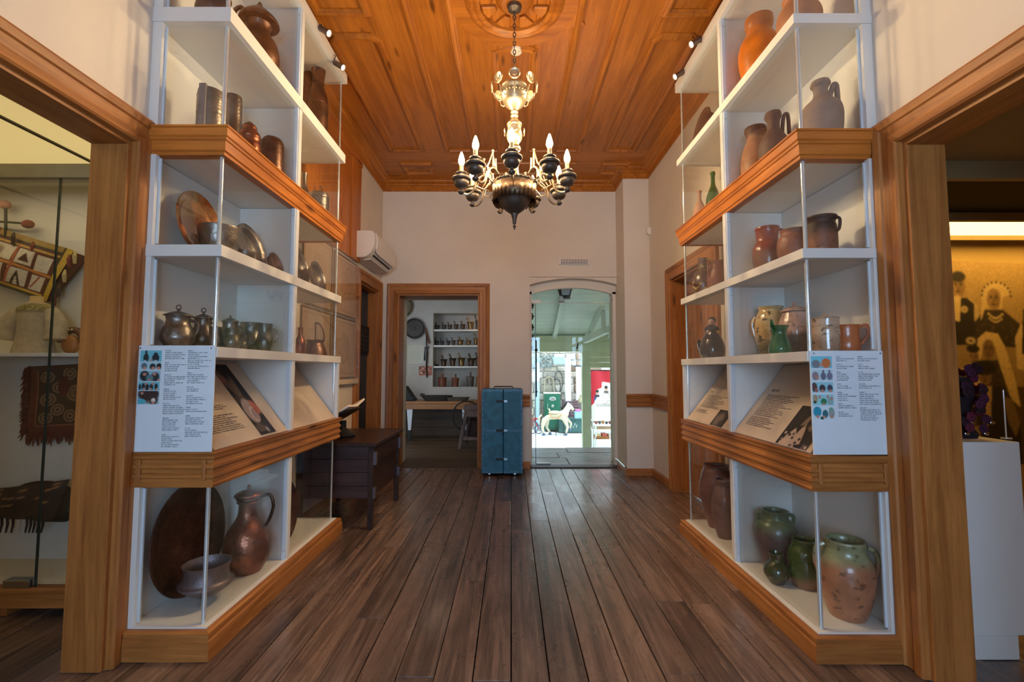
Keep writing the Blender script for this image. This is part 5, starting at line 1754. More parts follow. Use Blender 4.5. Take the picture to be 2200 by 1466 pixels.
ll, lr, ul, ur = P3(-40, 600, 2.78), P3(100, 648, 2.78), P3(-8, 488, 2.78), P3(156, 537, 2.78)
rb.build('woven_front', ll, lr - ll, ul - ll, wb_, ur=ur, curve=lambda a, b: .012 * math.sin(a * 7) * math.sin(b * 5) + .03 * math.sin(a * PI) * math.sin(b * PI))
MB().prism([(0, 0), (1, 0), (1.38, 1.02), (0, 1)], ll + Vector((0, .012, 0)), lr - ll, ul - ll, Vector((0, .012, 0))).build('lining', plain('brown_wool', (84, 52, 40), .95), wb_)
for i, (px, py) in enumerate(((150, 548), (140, 580), (128, 610), (118, 630), (162, 540), (30, 500), (72, 520))):
    a = P3(px, py, 2.765)
    MB().tube([a, a + Vector((.006, -.01, -.03)), a + Vector((.0, 0, -.075))], [.005, .011, .008], 6).build('tassel', plain('tassel_wool_%d' % (i % 3), [(120, 60, 54), (190, 170, 120), (70, 56, 50)][i % 3], .95), wb_, smooth=True)
rod = thing('tufted_staff', 'crossed wooden staffs with red wool tufts above the bag', 'staff', P3(12, 480, 2.79))
MB().cyl(P3(-60, 472, 2.79), P3(50, 480, 2.79), .0065).build('shaft', M_BLACK, rod, smooth=True)
MB().cyl(P3(12, 440, 2.79), P3(13, 520, 2.79), .0075).build('shaft', M_BLACK, rod, smooth=True)
MB().ball(P3(60, 482, 2.79), (.036, .024, .026)).build('tuft', plain('dark_red_tuft', (120, 46, 38), .95, var=.3), rod, smooth=True)
MB().ball(P3(11, 440, 2.79), (.032, .026, .026)).build('tuft', plain('pink_tuft', (196, 140, 116), .95, var=.2), rod, smooth=True)
MB().ball(P3(-6, 494, 2.79), (.03, .024, .022)).build('tuft', plain('dark_red_tuft', (120, 46, 38), .95, var=.3), rod, smooth=True)


# child's blouse on a bust
def loft(mb, secs, n=24):
    """secs: (centre, rx, ry) elliptical sections stacked upward"""
    vs, fs = [], []
    for c, rx, ry in secs:
        for k in range(n):
            a = 2 * PI * k / n
            vs.append((c[0] + rx * math.cos(a), c[1] + ry * math.sin(a), c[2]))
    for i in range(len(secs) - 1):
        for k in range(n):
            a, b = i * n + k, i * n + (k + 1) % n
            fs.append((a, b, b + n, a + n))
    fs.append(tuple(range(n))[::-1])
    fs.append(tuple((len(secs) - 1) * n + k for k in range(n)))
    return mb.add(vs, fs)


bc = P3(76, 700, 2.70)
bl = thing('blouse', 'pale gathered blouse with embroidered yoke on a bust', 'blouse', (bc.x, 2.70, 1.345))
M_LINEN = plain('natural_linen', (176, 158, 130), .95, var=.16, scale=26, bump=.5, bscale=18)
z0 = 1.345
loft(MB(), [((bc.x, 2.70, z0), .12, .07), ((bc.x, 2.70, z0 + .06), .105, .06), ((bc.x, 2.70, z0 + .14), .095, .055), ((bc.x, 2.70, z0 + .22), .10, .055), ((bc.x, 2.70, z0 + .265), .105, .05), ((bc.x, 2.70, z0 + .295), .06, .04), ((bc.x, 2.70, z0 + .30), .03, .03)]).build('bodice', M_LINEN, bl, smooth=True)
loft(MB(), [((bc.x, 2.70, z0 + .245), .109, .056), ((bc.x, 2.70, z0 + .27), .104, .053), ((bc.x, 2.70, z0 + .288), .07, .044)]).build('embroidered_yoke', plain('green_gold_embroidery', (146, 132, 84), .95, var=.5, scale=60, bump=.5), bl, smooth=True)
loft(MB(), [((bc.x, 2.70, z0 + .295), .032, .032), ((bc.x, 2.70, z0 + .335), .03, .03)]).build('neck', plain('bust_cloth', (214, 180, 120), .9), bl, smooth=True)
for s_ in (-1, 1):
    MB().tube([(bc.x + s_ * .09, 2.70, z0 + .25), (bc.x + s_ * .135, 2.69, z0 + .18), (bc.x + s_ * .145, 2.68, z0 + .08)], [.035, .05, .055], 14).build('sleeve', M_LINEN, bl, smooth=True)
lb = thing('leather_pouch', 'brown leather pouch belt beside the blouse', 'pouch', P3(152, 740, 2.72) * 1.0)
lb.location.z = 1.345
ORG[lb.name] = Vector(lb.location)
q = P3(156, 730, 2.72)
MB().tube([(q.x + .065 * math.cos(t), 2.72, 1.41 + .075 * math.sin(t)) for t in [PI * i / 10 for i in range(11)]], .02, 10).build('belt', plain('brown_leather', (96, 58, 32), .5, var=.2), lb, smooth=True)
MB().ball((q.x, 2.71, 1.40), (.05, .03, .055)).build('pouch', plain('tan_leather', (150, 96, 46), .5, var=.2), lb, smooth=True)
for i in range(4):
    t = PI * (.45 + .1 * i)
    MB().ball((q.x + .065 * math.cos(t), 2.70, 1.41 + .075 * math.sin(t)), (.008, .006, .008), 8, 6).build('stud', M_CHROME, lb, smooth=True)

# medallion rug
ru = Ras(100, 120, (58, 36, 28))
for i, (cx, cy, rr) in enumerate(((.28, .82, .1), (.62, .86, .11), (.93, .84, .1), (.45, .66, .1), (.3, .48, .11), (.72, .56, .14), (.94, .52, .1), (.45, .32, .1), (.66, .22, .11), (.28, .2, .1), (.92, .26, .1))):
    ru.ell(cx, cy, rr, rr * 100 / 120, (164, 126, 96), .1), ru.ell(cx, cy, rr * .82, rr * .82 * 100 / 120, (66, 44, 34), .1), ru.ell(cx, cy, rr * .55, rr * .55 * 100 / 120, (150, 112, 86), .15), ru.ell(cx, cy, rr * .3, rr * .3 * 100 / 120, (80, 52, 40), .2)
ru.rect(0, .13, 0, 1, (96, 36, 30)), ru.rect(.13, .15, 0, 1, (150, 90, 70)), ru.rect(0, 1, 0, .08, (92, 34, 30)), ru.rect(0, 1, .94, 1, (70, 36, 30)), ru.rect(.15, 1, .08, .095, (150, 90, 70))
ru.ell(.72, .56, .16, .12, (120, 80, 54), .2, .5)
ru.speckle(.5)
rg_ = thing('medallion_rug', 'dark brown rug with ring medallions and red fringe', 'rug', P3(110, 950, 2.78))
M_FRINGE = plain('red_wool_fringe', (96, 34, 30), .95, var=.3)
a, b, c = P3(60, 930, 2.785), P3(196, 922, 2.785), P3(66, 788, 2.785)
ru.build('pile', a, b - a, c - a, rg_, curve=lambda s_, t_: .006 * math.sin(s_ * 9) + .004 * math.sin(t_ * 7))
MB().prism([(0, 0), (1, 0), (1, 1), (0, 1)], a + Vector((0, .008, 0)), b - a, c - a, Vector((0, .006, 0))).build('backing', M_FRINGE, rg_)
gr = random.Random(9)
for i in range(40):
    p = a + (b - a) * (i / 39)
    MB().tube([p, p + Vector((gr.uniform(-.008, .008), -.006, -.035)), p + Vector((gr.uniform(-.012, .012), -.004, -gr.uniform(.06, .09)))], [.006, .005, .002], 5).build('fringe', M_FRINGE, rg_)
for i in range(34):
    p = a + (c - a) * (i / 33)
    MB().tube([p, p + Vector((-.025, -.006, -.012)), p + Vector((-gr.uniform(.035, .055), -.004, -gr.uniform(.03, .05)))], [.006, .005, .002], 5).build('fringe', M_FRINGE, rg_)
# dark saddle cloth with tufts
sdl = thing('saddle_cloth', 'dark shaggy saddle cloth with pale tufts and tassels', 'cloth', P3(60, 1145, 2.68))
sp = Ras(70, 40, (44, 28, 26))
for i in range(18):
    sp.ell(.05 + .9 * sp.rng.rand(), .35 + .6 * sp.rng.rand(), .035, .03, (150, 108, 66), .3, rot=.3)
sp.speckle(.7)
a, b, c, d_ = P3(-60, 1108, 2.68), P3(112, 1122, 2.68), P3(-60, 1055, 2.68), P3(150, 1030, 2.68)
sp.build('cloth', a, b - a, c - a, sdl, ur=d_, curve=lambda s_, t_: .05 * math.sin(s_ * PI) * math.sin(t_ * 2.4) + .008 * math.sin(s_ * 16))
MB().ball(P3(90, 1062, 2.74), (.17, .06, .075), 16, 10).build('roll', plain('dark_shaggy_wool', (46, 30, 28), .95, var=.4, scale=40, bump=.8), sdl, smooth=True)
for px in (4, 16, 28, 58, 66, 74, 82, 92):
    p = P3(px, 1108, 2.675)
    MB().tube([p, p + Vector((.004, 0, -.05)), p + Vector((-.004, 0, -.095))], [.007, .006, .004], 6).build('tassel', plain('dark_shaggy_wool', (46, 30, 28), .95), sdl, smooth=True)
q = P3(132, 1095, 2.76)
gb = thing('felt_bag', 'small dark green felt bag half behind the door post', 'bag', (q.x, 2.76, q.z - .07))
box('bag', plain('dark_green_felt', (40, 42, 34), .95), q.x - .045, q.x + .045, 2.74, 2.78, q.z - .07, q.z + .07, gb, bevel=.015)
MB().tube([(q.x - .03, 2.76, q.z + .07), (q.x, 2.76, q.z + .12), (q.x + .03, 2.76, q.z + .07)], .004, 6).build('strap', M_BLACK, gb, smooth=True)

# ------------------------------------------------------------------ room on the right with photo mural
M_OLIVE = plain('olive_valance', (150, 132, 94), .9, var=.05)
M_DIMWALL = plain('ochre_wall', (206, 176, 116), .85, var=.04)
wall_pieces(MB(), 'X', 1.86, 6.4, 4.05, 4.2, -.1, 2.8, []).box(6.3, 6.4, -.3, 4.05, -.1, 2.8).box(1.86, 6.3, -.3, -.2, -.1, 2.8).build('wall_right_room', M_DIMWALL, kind='structure', fix=False)
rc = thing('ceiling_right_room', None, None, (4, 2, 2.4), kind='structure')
box('ceiling_slab', plain('shade_black_ceiling', (20, 18, 16), .9), 1.86, 6.3, -.2, 4.05, 2.42, 2.8, rc)  # slab coloured black to stand for the darkness behind the valance
box('valance', M_OLIVE, 1.865, 6.3, 2.40, 2.44, 2.265, 2.42, rc)
box('valance', M_OLIVE, 1.865, 6.3, -.2, 2.40, 2.36, 2.42, rc)
M_LUMR = glow('amber_light_panel', (255, 204, 104), 5.5)
for i in range(5):
    a = 1.9 + i * .88
    box('light_panel', M_LUMR, a, a + .865, 3.42, 3.90, 2.40, 2.43, rc)
box('light_frame', M_OLIVE, 1.87, 6.3, 3.38, 3.42, 2.36, 2.42, rc)
box('light_frame', M_OLIVE, 1.87, 6.3, 3.90, 3.93, 2.36, 2.42, rc)
rf = thing('floor_right_room', None, None, (4, 2, -.03), kind='structure')
for i in range(26):
    a = 1.86 + i * .17
    box('plank', M_FLOOR['Y'], a + .002, a + .168, -.2, 4.05, -.03, -.001 - .002 * (i % 2), rf, bevel=.002)
box('subfloor', M_DARKGAP, 1.86, 6.3, -.2, 4.05, -.08, -.031, rf)
# sepia family photograph
mu = Ras(230, 290, (152, 122, 72))
DK1, DK2, CR, SK, MID = (34, 25, 17), (58, 43, 28), (204, 174, 116), (148, 114, 70), (104, 80, 48)


def mx(x, y):
    return ((x - 2027) / 333.0, (985 - y) / 425.0)


def mpoly(col, *pts, al=1.0):
    mu.poly([mx(*p) for p in pts], col, al)


def mell(col, x, y, rx, ry, soft=.12, al=1.0, rot=0.0):
    cx, cy = mx(x, y)
    mu.ell(cx, cy, rx / 333.0, ry / 425.0, col, soft, al, rot)


def mface(x, y, rx, ry, tone=SK):
    mell(tone, x, y, rx, ry, .1)
    mell((118, 88, 52), x + rx * .5, y, rx * .5, ry * .8, .5, .6)
    for d in (-.38, .38):
        mell((52, 36, 22), x + d * rx, y - ry * .12, rx * .2, ry * .1, .4)
        mell((70, 50, 30), x + d * rx, y - ry * .3, rx * .26, ry * .06, .4)
    mell((96, 68, 40), x, y + ry * .2, rx * .12, ry * .2, .5)
    mell((74, 48, 32), x, y + ry * .5, rx * .36, ry * .08, .3)


mu.rect(0, 1, .62, 1, (170, 138, 84), .6)
mell((186, 152, 92), 2150, 590, 120, 60, .9, .5)
mu.rect(0, 1, 0, .38, (48, 35, 22), .85)
# standing man in a dark waistcoat
mpoly((190, 160, 104), (2034, 655), (2050, 640), (2088, 642), (2104, 655), (2108, 685), (2098, 700), (2036, 700))
mpoly(DK1, (2034, 650), (2050, 640), (2080, 640), (2096, 652), (2098, 740), (2034, 745))
mpoly(CR, (2047, 642), (2066, 642), (2064, 692), (2050, 690))
mell(CR, 2074, 665, 7, 7, .3), mell(DK1, 2074, 665, 2.5, 2.5, .3)
mface(2060, 615, 15, 24), mell(DK1, 2060, 594, 17, 12, .15), mell(DK1, 2046, 602, 4, 10, .3)
mpoly(CR, (2048, 640), (2058, 634), (2068, 640), (2058, 646))
# standing woman in a beaded headscarf
mpoly((52, 39, 26), (2098, 690), (2118, 664), (2160, 662), (2196, 690), (2200, 742), (2098, 742))
mpoly((200, 170, 112), (2110, 684), (2113, 625), (2124, 606), (2150, 601), (2172, 612), (2178, 628), (2160, 634), (2156, 660), (2120, 660), (2112, 686))
for k in range(11):
    t = PI * (1.0 - k / 10)
    mell(DK2, 2145 + 32 * math.cos(t), 632 - 29 * math.sin(t), 2.6, 3, .3)
mface(2139, 640, 15, 23)
for k in range(7):
    mell(CR, 2128 + 5 * k, 672 + 9 * math.sin(k * .52 * 1.0), 2.6, 2.6, .3)
    mell(CR, 2130 + 4.4 * k, 682 + 7 * math.sin(k * .52), 2, 2, .3)
for k in range(30):
    mell((96, 74, 46), 2100 + 94 * mu.rng.rand(), 694 + 44 * mu.rng.rand(), 2.4, 2, .4, .7)
# seated woman with a long shawl
mpoly((208, 176, 112), (2100, 760), (2104, 726), (2122, 711), (2148, 714), (2164, 742), (2186, 812), (2197, 868), (2176, 850), (2156, 800), (2142, 742), (2116, 742), (2108, 778))
mpoly(DK2, (2116, 772), (2148, 770), (2176, 850), (2190, 900), (2120, 900))
mface(2127, 749, 13, 22, (122, 92, 56))
for k in range(16):
    mell((120, 94, 56), 2150 + 30 * mu.rng.rand(), 780 + 70 * mu.rng.rand(), 2, 1.6, .4, .6)
mpoly((206, 176, 120), (2186, 720), (2200, 690), (2212, 720), (2206, 790), (2190, 786))
# child and front man
mpoly((190, 154, 92), (2062, 800), (2084, 784), (2106, 786), (2118, 806), (2110, 840), (2070, 836))
mface(2094, 768, 12, 17), mell(DK1, 2093, 749, 15, 9, .15), mell((206, 176, 120), 2088, 732, 10, 7, .3), mell(DK2, 2088, 732, 5, 3, .3)
mpoly(DK1, (2104, 836), (2150, 826), (2176, 846), (2196, 900), (2200, 985), (2100, 985))
mpoly((174, 140, 86), (2110, 830), (2134, 826), (2132, 900), (2118, 920), (2110, 880))
mpoly((122, 96, 60), (2158, 846), (2178, 850), (2196, 900), (2186, 930), (2170, 900))
mface(2119, 806, 14, 20, (120, 90, 54)), mell((26, 19, 13), 2116, 788, 27, 16, .12)
mpoly((150, 118, 70), (2062, 910), (2108, 912), (2110, 940), (2062, 940))
# figures further right
for x, y, sh in ((2232, 615, 0), (2285, 628, 1), (2335, 612, 0), (2255, 752, 1), (2318, 760, 0)):
    mpoly(DK2 if sh else DK1, (x - 32, y + 140), (x - 28, y + 45), (x, y + 26), (x + 28, y + 45), (x + 32, y + 140))
    if sh:
        mpoly((196, 166, 108), (x - 24, y + 50), (x - 20, y - 14), (x, y - 30), (x + 20, y - 14), (x + 26, y + 60), (x + 14, y + 22), (x - 14, y + 22))
    mface(x, y, 14, 22)
    if not sh:
        mell(DK1, x, y - 20, 16, 11, .15)
mu.blur(3)
mu.speckle(.5, 2)
mu.speckle(.25, 0)
mo = thing('photo_mural', 'large sepia family photograph on the wall of the right room', 'photograph', (4.3, 3.95, .1))
a, b, c = P3(2027, 985, 3.96), P3(2360, 1010, 3.85), P3(2027, 560, 3.96)
mu.build('print', a, b - a, c - a, mo)
MB().prism([(0, 0), (1, 0), (1, 1), (0, 1)], a + Vector((0, .022, 0)), b - a, c - a, Vector((0, -.02, 0))).build('panel', plain('sepia_board', (120, 92, 52), .8), mo)
# white pedestal
pd = thing('pedestal', 'tall white pedestal just inside the right doorway', 'pedestal', (2.06, 2.30, 0))
box('plinth', M_WHITE, 1.915, 2.20, 2.09, 2.50, 0, .115, pd, bevel=.002)
box('column', M_WHITE, 1.88, 2.235, 2.065, 2.53, .115, .935, pd, bevel=.003)
pl = thing('headdress', 'dark purple flower headdress on the white pedestal', 'headdress', (2.13, 2.22, .935))
MB().lathe([(0, 0), (.07, 0), (.075, .02), (.045, .06), (.06, .16), (.07, .22), (.05, .28), (0, .3)], (2.13, 2.24, .935), 20).build('stand', plain('dark_velvet', (34, 22, 30), .95), pl, smooth=True)
gr = random.Random(12)
pm = [plain('purple_petals', (92, 22, 48), .8, var=.4), plain('dark_purple_petals', (42, 14, 26), .8, var=.4), plain('violet_petals', (62, 18, 48), .8, var=.4)]
for i in range(70):
    t, h_ = gr.uniform(0, 2 * PI), gr.uniform(.04, .33)
    rr = .085 * (1 - abs(h_ - .16) * 2.2) + .02
    c = Vector((2.13 + rr * math.cos(t), 2.22 + rr * math.sin(t) * .8, .935 + h_))
    fb = MB()
    for k in range(6):
        aa = k * PI / 3 + t
        fb.ball(c + Vector((.012 * math.cos(aa), -.006, .012 * math.sin(aa))), (.012, .006, .012), 7, 5)
    fb.build('flower', pm[i % 3], pl, smooth=True)
for i in range(5):
    p = Vector((2.09 + .03 * i, 2.15, .96 + .05 * (i % 3)))
    MB().ball(p, (.012, .004, .008), 8, 6).build('silver_leaf', M_CHROME, pl, smooth=True)
rp = W(2158, 880, y=2.16)
st_ = MB().cyl((rp.x, 2.16, .936), (rp.x, 2.16, 1.16), .003).lathe([(0, 0), (.02, 0), (.02, .006), (0, .006)], (rp.x, 2.16, .936), 14).build('glass_rod', M_ROD, smooth=True)
tag(st_, 'thin clear rod standing on the white pedestal', 'rod')

# ------------------------------------------------------------------ mortar room behind the left rear doorway
M_BACKROOM = plain('grey_white_plaster', (188, 178, 168), .9, var=.05)
MB().box(-3.1, -3.0, 6.6, 9.1, -.1, 2.9).box(-3.0, -1.51, 9.0, 9.5, -.1, 2.9).box(-1.51, .15, 9.38, 9.5, 0, 2.9).box(-1.51, .15, 9.0, 9.38, -.1, .93).box(-1.51, .15, 9.0, 9.38, 2.36, 2.9).box(.13, .244, 6.6, 9.5, -.1, 2.9).box(-.30, .13, 9.0, 9.38, .93, 2.36).build('wall_mortar_room', M_BACKROOM, kind='structure', fix=False)
box('ceiling_mortar_room', M_BACKROOM, -3.1, .244, 6.6, 9.5, 2.85, 3.0, kind='structure')
mf = thing('floor_mortar_room', None, None, (-1.5, 7.5, -.03), kind='structure')
M_FLOORX = wood('brown_floor_plank_x', (110, 84, 58), (66, 48, 34), 'X', .5, grain=.9, wear=.5, bump=.3)
yy = YB
i = 0
while yy < 9.0:
    box('plank', M_FLOORX, -3.0, .13, yy + .002, yy + .178, -.03, -.001 - .002 * (i % 2), mf, bevel=.002)
    yy += .18
    i += 1
box('subfloor', M_DARKGAP, -3.0, .13, YB, 9.0, -.08, -.031, mf)
M_DADO = wood('brown_dado', (92, 68, 46), (58, 42, 30), 'X', .6)
td = thing('trim_6', None, None, (-1.4, 8.98, 0), kind='structure')
for k in range(4):
    box('dado_board', M_DADO, -2.99, .12, 8.97, 8.999, .002 + k * .165, .163 + k * .165, td, bevel=.003)
add_light('mortar_room_lamp', 'AREA', (-1.2, 7.9, 2.8), 1.5, (1.0, .74, .5), rot=(0, 0, 0), shape='DISK', size=.5)
add_light('niche_lamp', 'AREA', (-.55, 8.95, 2.30), 0.9, (1.0, .78, .55), target=(-.9, 9.25, 1.2), shape='RECTANGLE', size=.5, size_y=.06)
d5g = bpy.data.objects['door_5']
gxx = W(870, 760, y=6.32).x
box('glass_pane', M_GLASS, -1.46, gxx, 6.315, 6.325, .02, 2.22, d5g)
box('pane_edge', plain('green_glass_edge', (150, 168, 140), .2), gxx - .003, gxx + .003, 6.313, 6.327, .02, 2.22, d5g)

M_SHELFW = plain('white_shelf', (222, 214, 204), .6, var=.03)
SH = [W(980, p, y=9.02).z for p in (708, 742, 787)]
for z, nm in zip(SH, ('upper', 'middle', 'lower')):
    sh = box('niche_shelf', M_SHELFW, -1.50, -.31, 9.02, 9.37, z - .035, z, bevel=.003, group='white niche shelves')
    tag(sh, 'white niche shelf, the %s of three holding mortars' % nm, 'shelf')


def mortar(P, R, H, label, mat, lean, flip=1, name='mortar', group='bronze mortars in the niche'):
    root = thing(name, label, 'mortar', P, group)
    MB().lathe(open_prof([(.66, 0), (.70, .06), (.58, .12), (.62, .3), (.74, .7), (.92, .95), (1, 1)], R, H, .1), P, 18).build('bowl', mat, root, smooth=True, origin=P)
    d = Vector((-.5 * flip * lean, -.06, 1)).normalized()
    b = P + Vector((R * .25 * flip, 0, H * .35))
    e = b + d * H * 1.35
    MB().tube([b, b + d * H * 1.0, e - d * H * .12, e], [R * .15, R * .17, R * .26, R * .2], 10).build('pestle', mat, root, smooth=True)
    return root


MM = [M_BRONZE, M_BRASS, hammered('iron_grey', (84, 78, 74), .5, .6, 50, metal=.7)]
ordn = ['first', 'second', 'third', 'fourth', 'fifth', 'sixth', 'seventh']
rowsM = [(SH[0], 'upper', [(939, 12, 10), (954, 12, 11), (966, 11, 11), (980, 11, 12), (994, 13, 12), (1011, 17, 17), (1026, 12, 20)], [2, 2, 0, 0, 0, 1, 2]),
         (SH[1], 'middle', [(938, 11, 10), (950, 10, 10), (963, 10, 10), (974, 10, 11), (989, 16, 12), (1007, 13, 11), (1023, 13, 16)], [2, 2, 2, 0, 1, 1, 1]),
         (SH[2], 'lower', [(954, 16, 15), (973, 17, 17), (992, 18, 18), (1013, 19, 17), (1027, 15, 18)], [0, 0, 1, 0, 0])]
for z, nm, lst, ms_ in rowsM:
    for i, (px, w, h) in enumerate(lst):
        p = W(px, 740, y=9.16)
        mortar(Vector((p.x, 9.16, z)), w / 2 * 9.16 / F_PX, h * 9.16 / F_PX, 'mortar with pestle, %s from the left on the %s niche shelf' % (ordn[i], nm), MM[ms_[i]], .7 + .25 * ((i * 7) % 4) / 3 if px < 1020 else .6)
p = W(938, 780, y=9.16)
ld = thing('ladle', 'small dark ladle at the left end of the lower niche shelf', 'ladle', (p.x, 9.16, SH[2]))
MB().lathe(open_prof([(.4, 0), (.7, .1), (1, .8), (1, 1)], .05, .035, .08), (p.x, 9.16, SH[2]), 16).build('bowl', MM[2], ld, smooth=True)
MB().tube([(p.x + .03, 9.16, SH[2] + .02), (p.x - .03, 9.16, SH[2] + .06), (p.x - .06, 9.16, SH[2] + .12)], .007, 6).build('handle', MM[2], ld, smooth=True)
M_TURNED = wood('turned_red_wood', (140, 78, 52), (84, 44, 30), 'Z', .5)
for px, w, h, lab, mt in ((950, 20, 20, 'reddish wooden mortar with thick pestle, left on the niche sill', M_TURNED), (978, 17, 19, 'dark red wooden mortar in the middle of the niche sill', M_TURNED), (1010, 18, 22, 'banded wooden tub mortar, right on the niche sill', wood('banded_wood', (128, 112, 96), (60, 50, 44), 'X', .6))):
    p = W(px, 840, y=9.12)
    P = Vector((p.x, 9.12, .93))
    root = thing('wooden_mortar', lab, 'mortar', P, 'wooden mortars on the sill')
    R, H = w / 2 * 9.12 / F_PX, h * 9.12 / F_PX
    MB().lathe(open_prof([(.78, 0), (.82, .05), (.85, .5), (.95, .92), (1, 1)], R, H, .12), P, 20).build('bowl', mt, root, smooth=True, origin=P)
    MB().tube([P + Vector((0, 0, H * .3)), P + Vector((.005, 0, H * 1.2)), P + Vector((.006, 0, H * 1.45))], [R * .2, R * .22, R * .17], 10).build('pestle', mt, root, smooth=True)
p = W(1028, 830, y=9.1)
P = Vector((p.x, 9.1, .93))
wc = thing('wooden_churn', 'pale wooden churn partly hidden by the door casing', 'churn', P)
MB().lathe(open_prof([(1, 0), (.9, .5), (.8, 1)], .06, .2, .1), P, 16).build('barrel', wood('pale_wood', (170, 124, 80), (120, 84, 52), 'Z', .6), wc, smooth=True, origin=P)
MB().cyl(P + Vector((0, 0, .1)), P + Vector((0, 0, .27)), .012).build('plunger', M_TURNED, wc, smooth=True)


def wall_disc(px, py, rpx, y, label, mat):
    c = W(px, py, y=y)
    R = rpx * y / F_PX
    root = thing('round_tray', label, 'tray', (c.x, y, c.z - R), 'round trays on the mortar room wall')
    M = Matrix.Translation(c) @ Matrix.Rotation(PI / 2, 4, 'X')
    MB(M).lathe([(0, 0), (R * .8, .0), (R * .86, .015), (R * .97, .03), (R, .03), (R, .02), (R * .9, -.006), (0, -.012)], (0, 0, 0), 36).build('dish', mat, root, smooth=True)
    MB(M).lathe([(0, .012), (R * .1, .01), (R * .13, .002), (R * .13, 0), (0, 0)], (0, 0, 0), 20).build('boss', mat, root, smooth=True)
    for k in range(12):
        a = k * PI / 6
        MB(M).bar((R * .2 * math.cos(a), R * .2 * math.sin(a), .002), (R * .72 * math.cos(a), R * .72 * math.sin(a), .002), .006, .006).build('rib', mat, root)


M_TRAYD = hammered('dark_tray', (78, 68, 62), .55, .6, 60, metal=.5)
wall_disc(864, 659, 24, 8.97, 'brownish round tray near the top of the mortar room wall', hammered('brown_tray', (112, 94, 72), .5, .6, 60, metal=.5))
wall_disc(891, 706, 22.5, 8.97, 'dark round tray with radiating ribs on the mortar room wall', M_TRAYD)
wall_disc(850, 709, 18, 8.97, 'dark round tray half hidden by the glass pane edge', M_TRAYD)
fl_ = thing('wooden_flail', 'long jointed wooden flail hanging beside the niche', 'tool', W(917, 812, y=8.96))
pts = [W(px, py, y=8.955) for px, py in ((914, 704), (917, 722), (916, 738), (918, 760), (916, 785), (917, 812))]
MB().tube(pts, [.014, .018, .01, .016, .014, .01], 8).build('shaft', M_BLACK, fl_, smooth=True)
MB().tube([W(914, 704, y=8.95), W(919, 726, y=8.95), W(922, 738, y=8.95)], [.012, .018, .024], 8).build('paddle', M_TURNED, fl_, smooth=True)
MB().tube([W(913, 746, y=8.95), W(916, 750, y=8.95), W(922, 745, y=8.95)], .011, 6).build('hook', M_BLACK, fl_, smooth=True)
MB().tube([W(913, 748, y=8.95), W(912, 775, y=8.95)], [.008, .016], 6).build('rod', M_BLACK, fl_, smooth=True)


def sheet(px0, px1, py0, py1, y, label, ras, cat='poster'):
    a, b, c = W(px0, py1, y=y), W(px1, py1, y=y), W(px0, py0, y=y)
    root = thing('wall_sheet', label, cat, a, 'paper sheets on the mortar room wall')
    b.z = a.z
    c.x = a.x
    ras.build('print', a + Vector((0, -.004, 0)), b - a, c - a, root)
    box('paper', M_CREAM, a.x, b.x, y - .003, y, a.z, c.z, root)


s1 = Ras(20, 60, (60, 50, 44))
for k in range(40):
    s1.ell(s1.rng.rand(), s1.rng.rand() * .85, .12, .05, (150, 136, 116), .4)
s1.rect(0, 1, .92, 1, (200, 190, 170))
s2 = Ras(50, 56, (196, 190, 172))
s2.lines(.1, .95, .1, .95, 13, (150, 144, 128), .006)
s3 = Ras(60, 30, (188, 180, 166))
s3.lines(.04, .46, .1, .9, 7, (120, 112, 102), .006), s3.lines(.54, .96, .1, .9, 7, (120, 112, 102), .006)
s4 = Ras(44, 34, (176, 96, 70))
for k in range(34):
    s4.ell(s4.rng.rand(), s4.rng.rand(), .06, .08, [(70, 40, 34), (206, 170, 140), (130, 66, 50)][k % 3], .3)
sheet(862, 873, 738, 785, 8.998, 'narrow patterned strip pinned on the mortar room wall', s1)
sheet(876, 910, 742, 782, 8.998, 'pale text sheet pinned under the ribbed tray', s2)
sheet(863, 899, 789, 808, 8.998, 'wide pale caption sheet low on the mortar room wall', s3)
sheet(900, 928, 787, 807, 8.998, 'small red picture sheet beside the wall caption', s4)

# table with bellows and troughs
tb = thing('work_table', 'long pine work table in the mortar room', 'table', (-1.5, 8.55, 0))
M_TABLE = wood('table_pine', (176, 116, 60), (120, 74, 36), 'X', .45)
box('top', M_TABLE, -2.25, -.60, 8.28, 8.85, .66, .70, tb, bevel=.005)
box('apron', M_TABLE, -2.20, -.65, 8.30, 8.33, .56, .66, tb, bevel=.003)
M_LEG = plain('white_painted_leg', (206, 208, 214), .5, var=.04)
for x, y in ((-1.80, 8.36), (-.82, 8.36), (-2.15, 8.76), (-.72, 8.76)):
    lg = MB().hexa([(x - .025, y - .025, .19), (x + .025, y - .025, .19), (x + .025, y + .025, .19), (x - .025, y + .025, .19)], [(x - .06, y - .04, .66), (x + .06, y - .04, .66), (x + .06, y + .04, .66), (x - .06, y + .04, .66)]).build('leg', M_LEG, tb, bevel=.004)
    box('leg_foot', M_BLACK, x - .024, x + .024, y - .024, y + .024, 0, .19, lg)
be = thing('bellows', 'black wedge-shaped forge bellows on the work table', 'bellows', (-1.92, 8.5, .70))
MB().prism([(-.18, 0), (.20, 0), (.02, .26), (-.18, .28)], (-1.92, 8.36, .70), (1, 0, 0), (0, 0, 1), (0, .3, 0)).build('body', plain('sooty_leather', (34, 30, 28), .8), be, bevel=.01)
for k in range(3):
    MB().prism([(-.185, .05 + .07 * k), (.17 - .055 * k, .05 + .07 * k), (.16 - .055 * k, .065 + .07 * k), (-.185, .065 + .07 * k)], (-1.92, 8.355, .70), (1, 0, 0), (0, 0, 1), (0, .31, 0)).build('fold', M_BLACK, be)
tg = thing('trough', 'dark carved wooden trough on the work table', 'trough', (-1.33, 8.46, .70))
M_DARKW = wood('blackened_wood', (60, 52, 42), (30, 26, 22), 'X', .6)
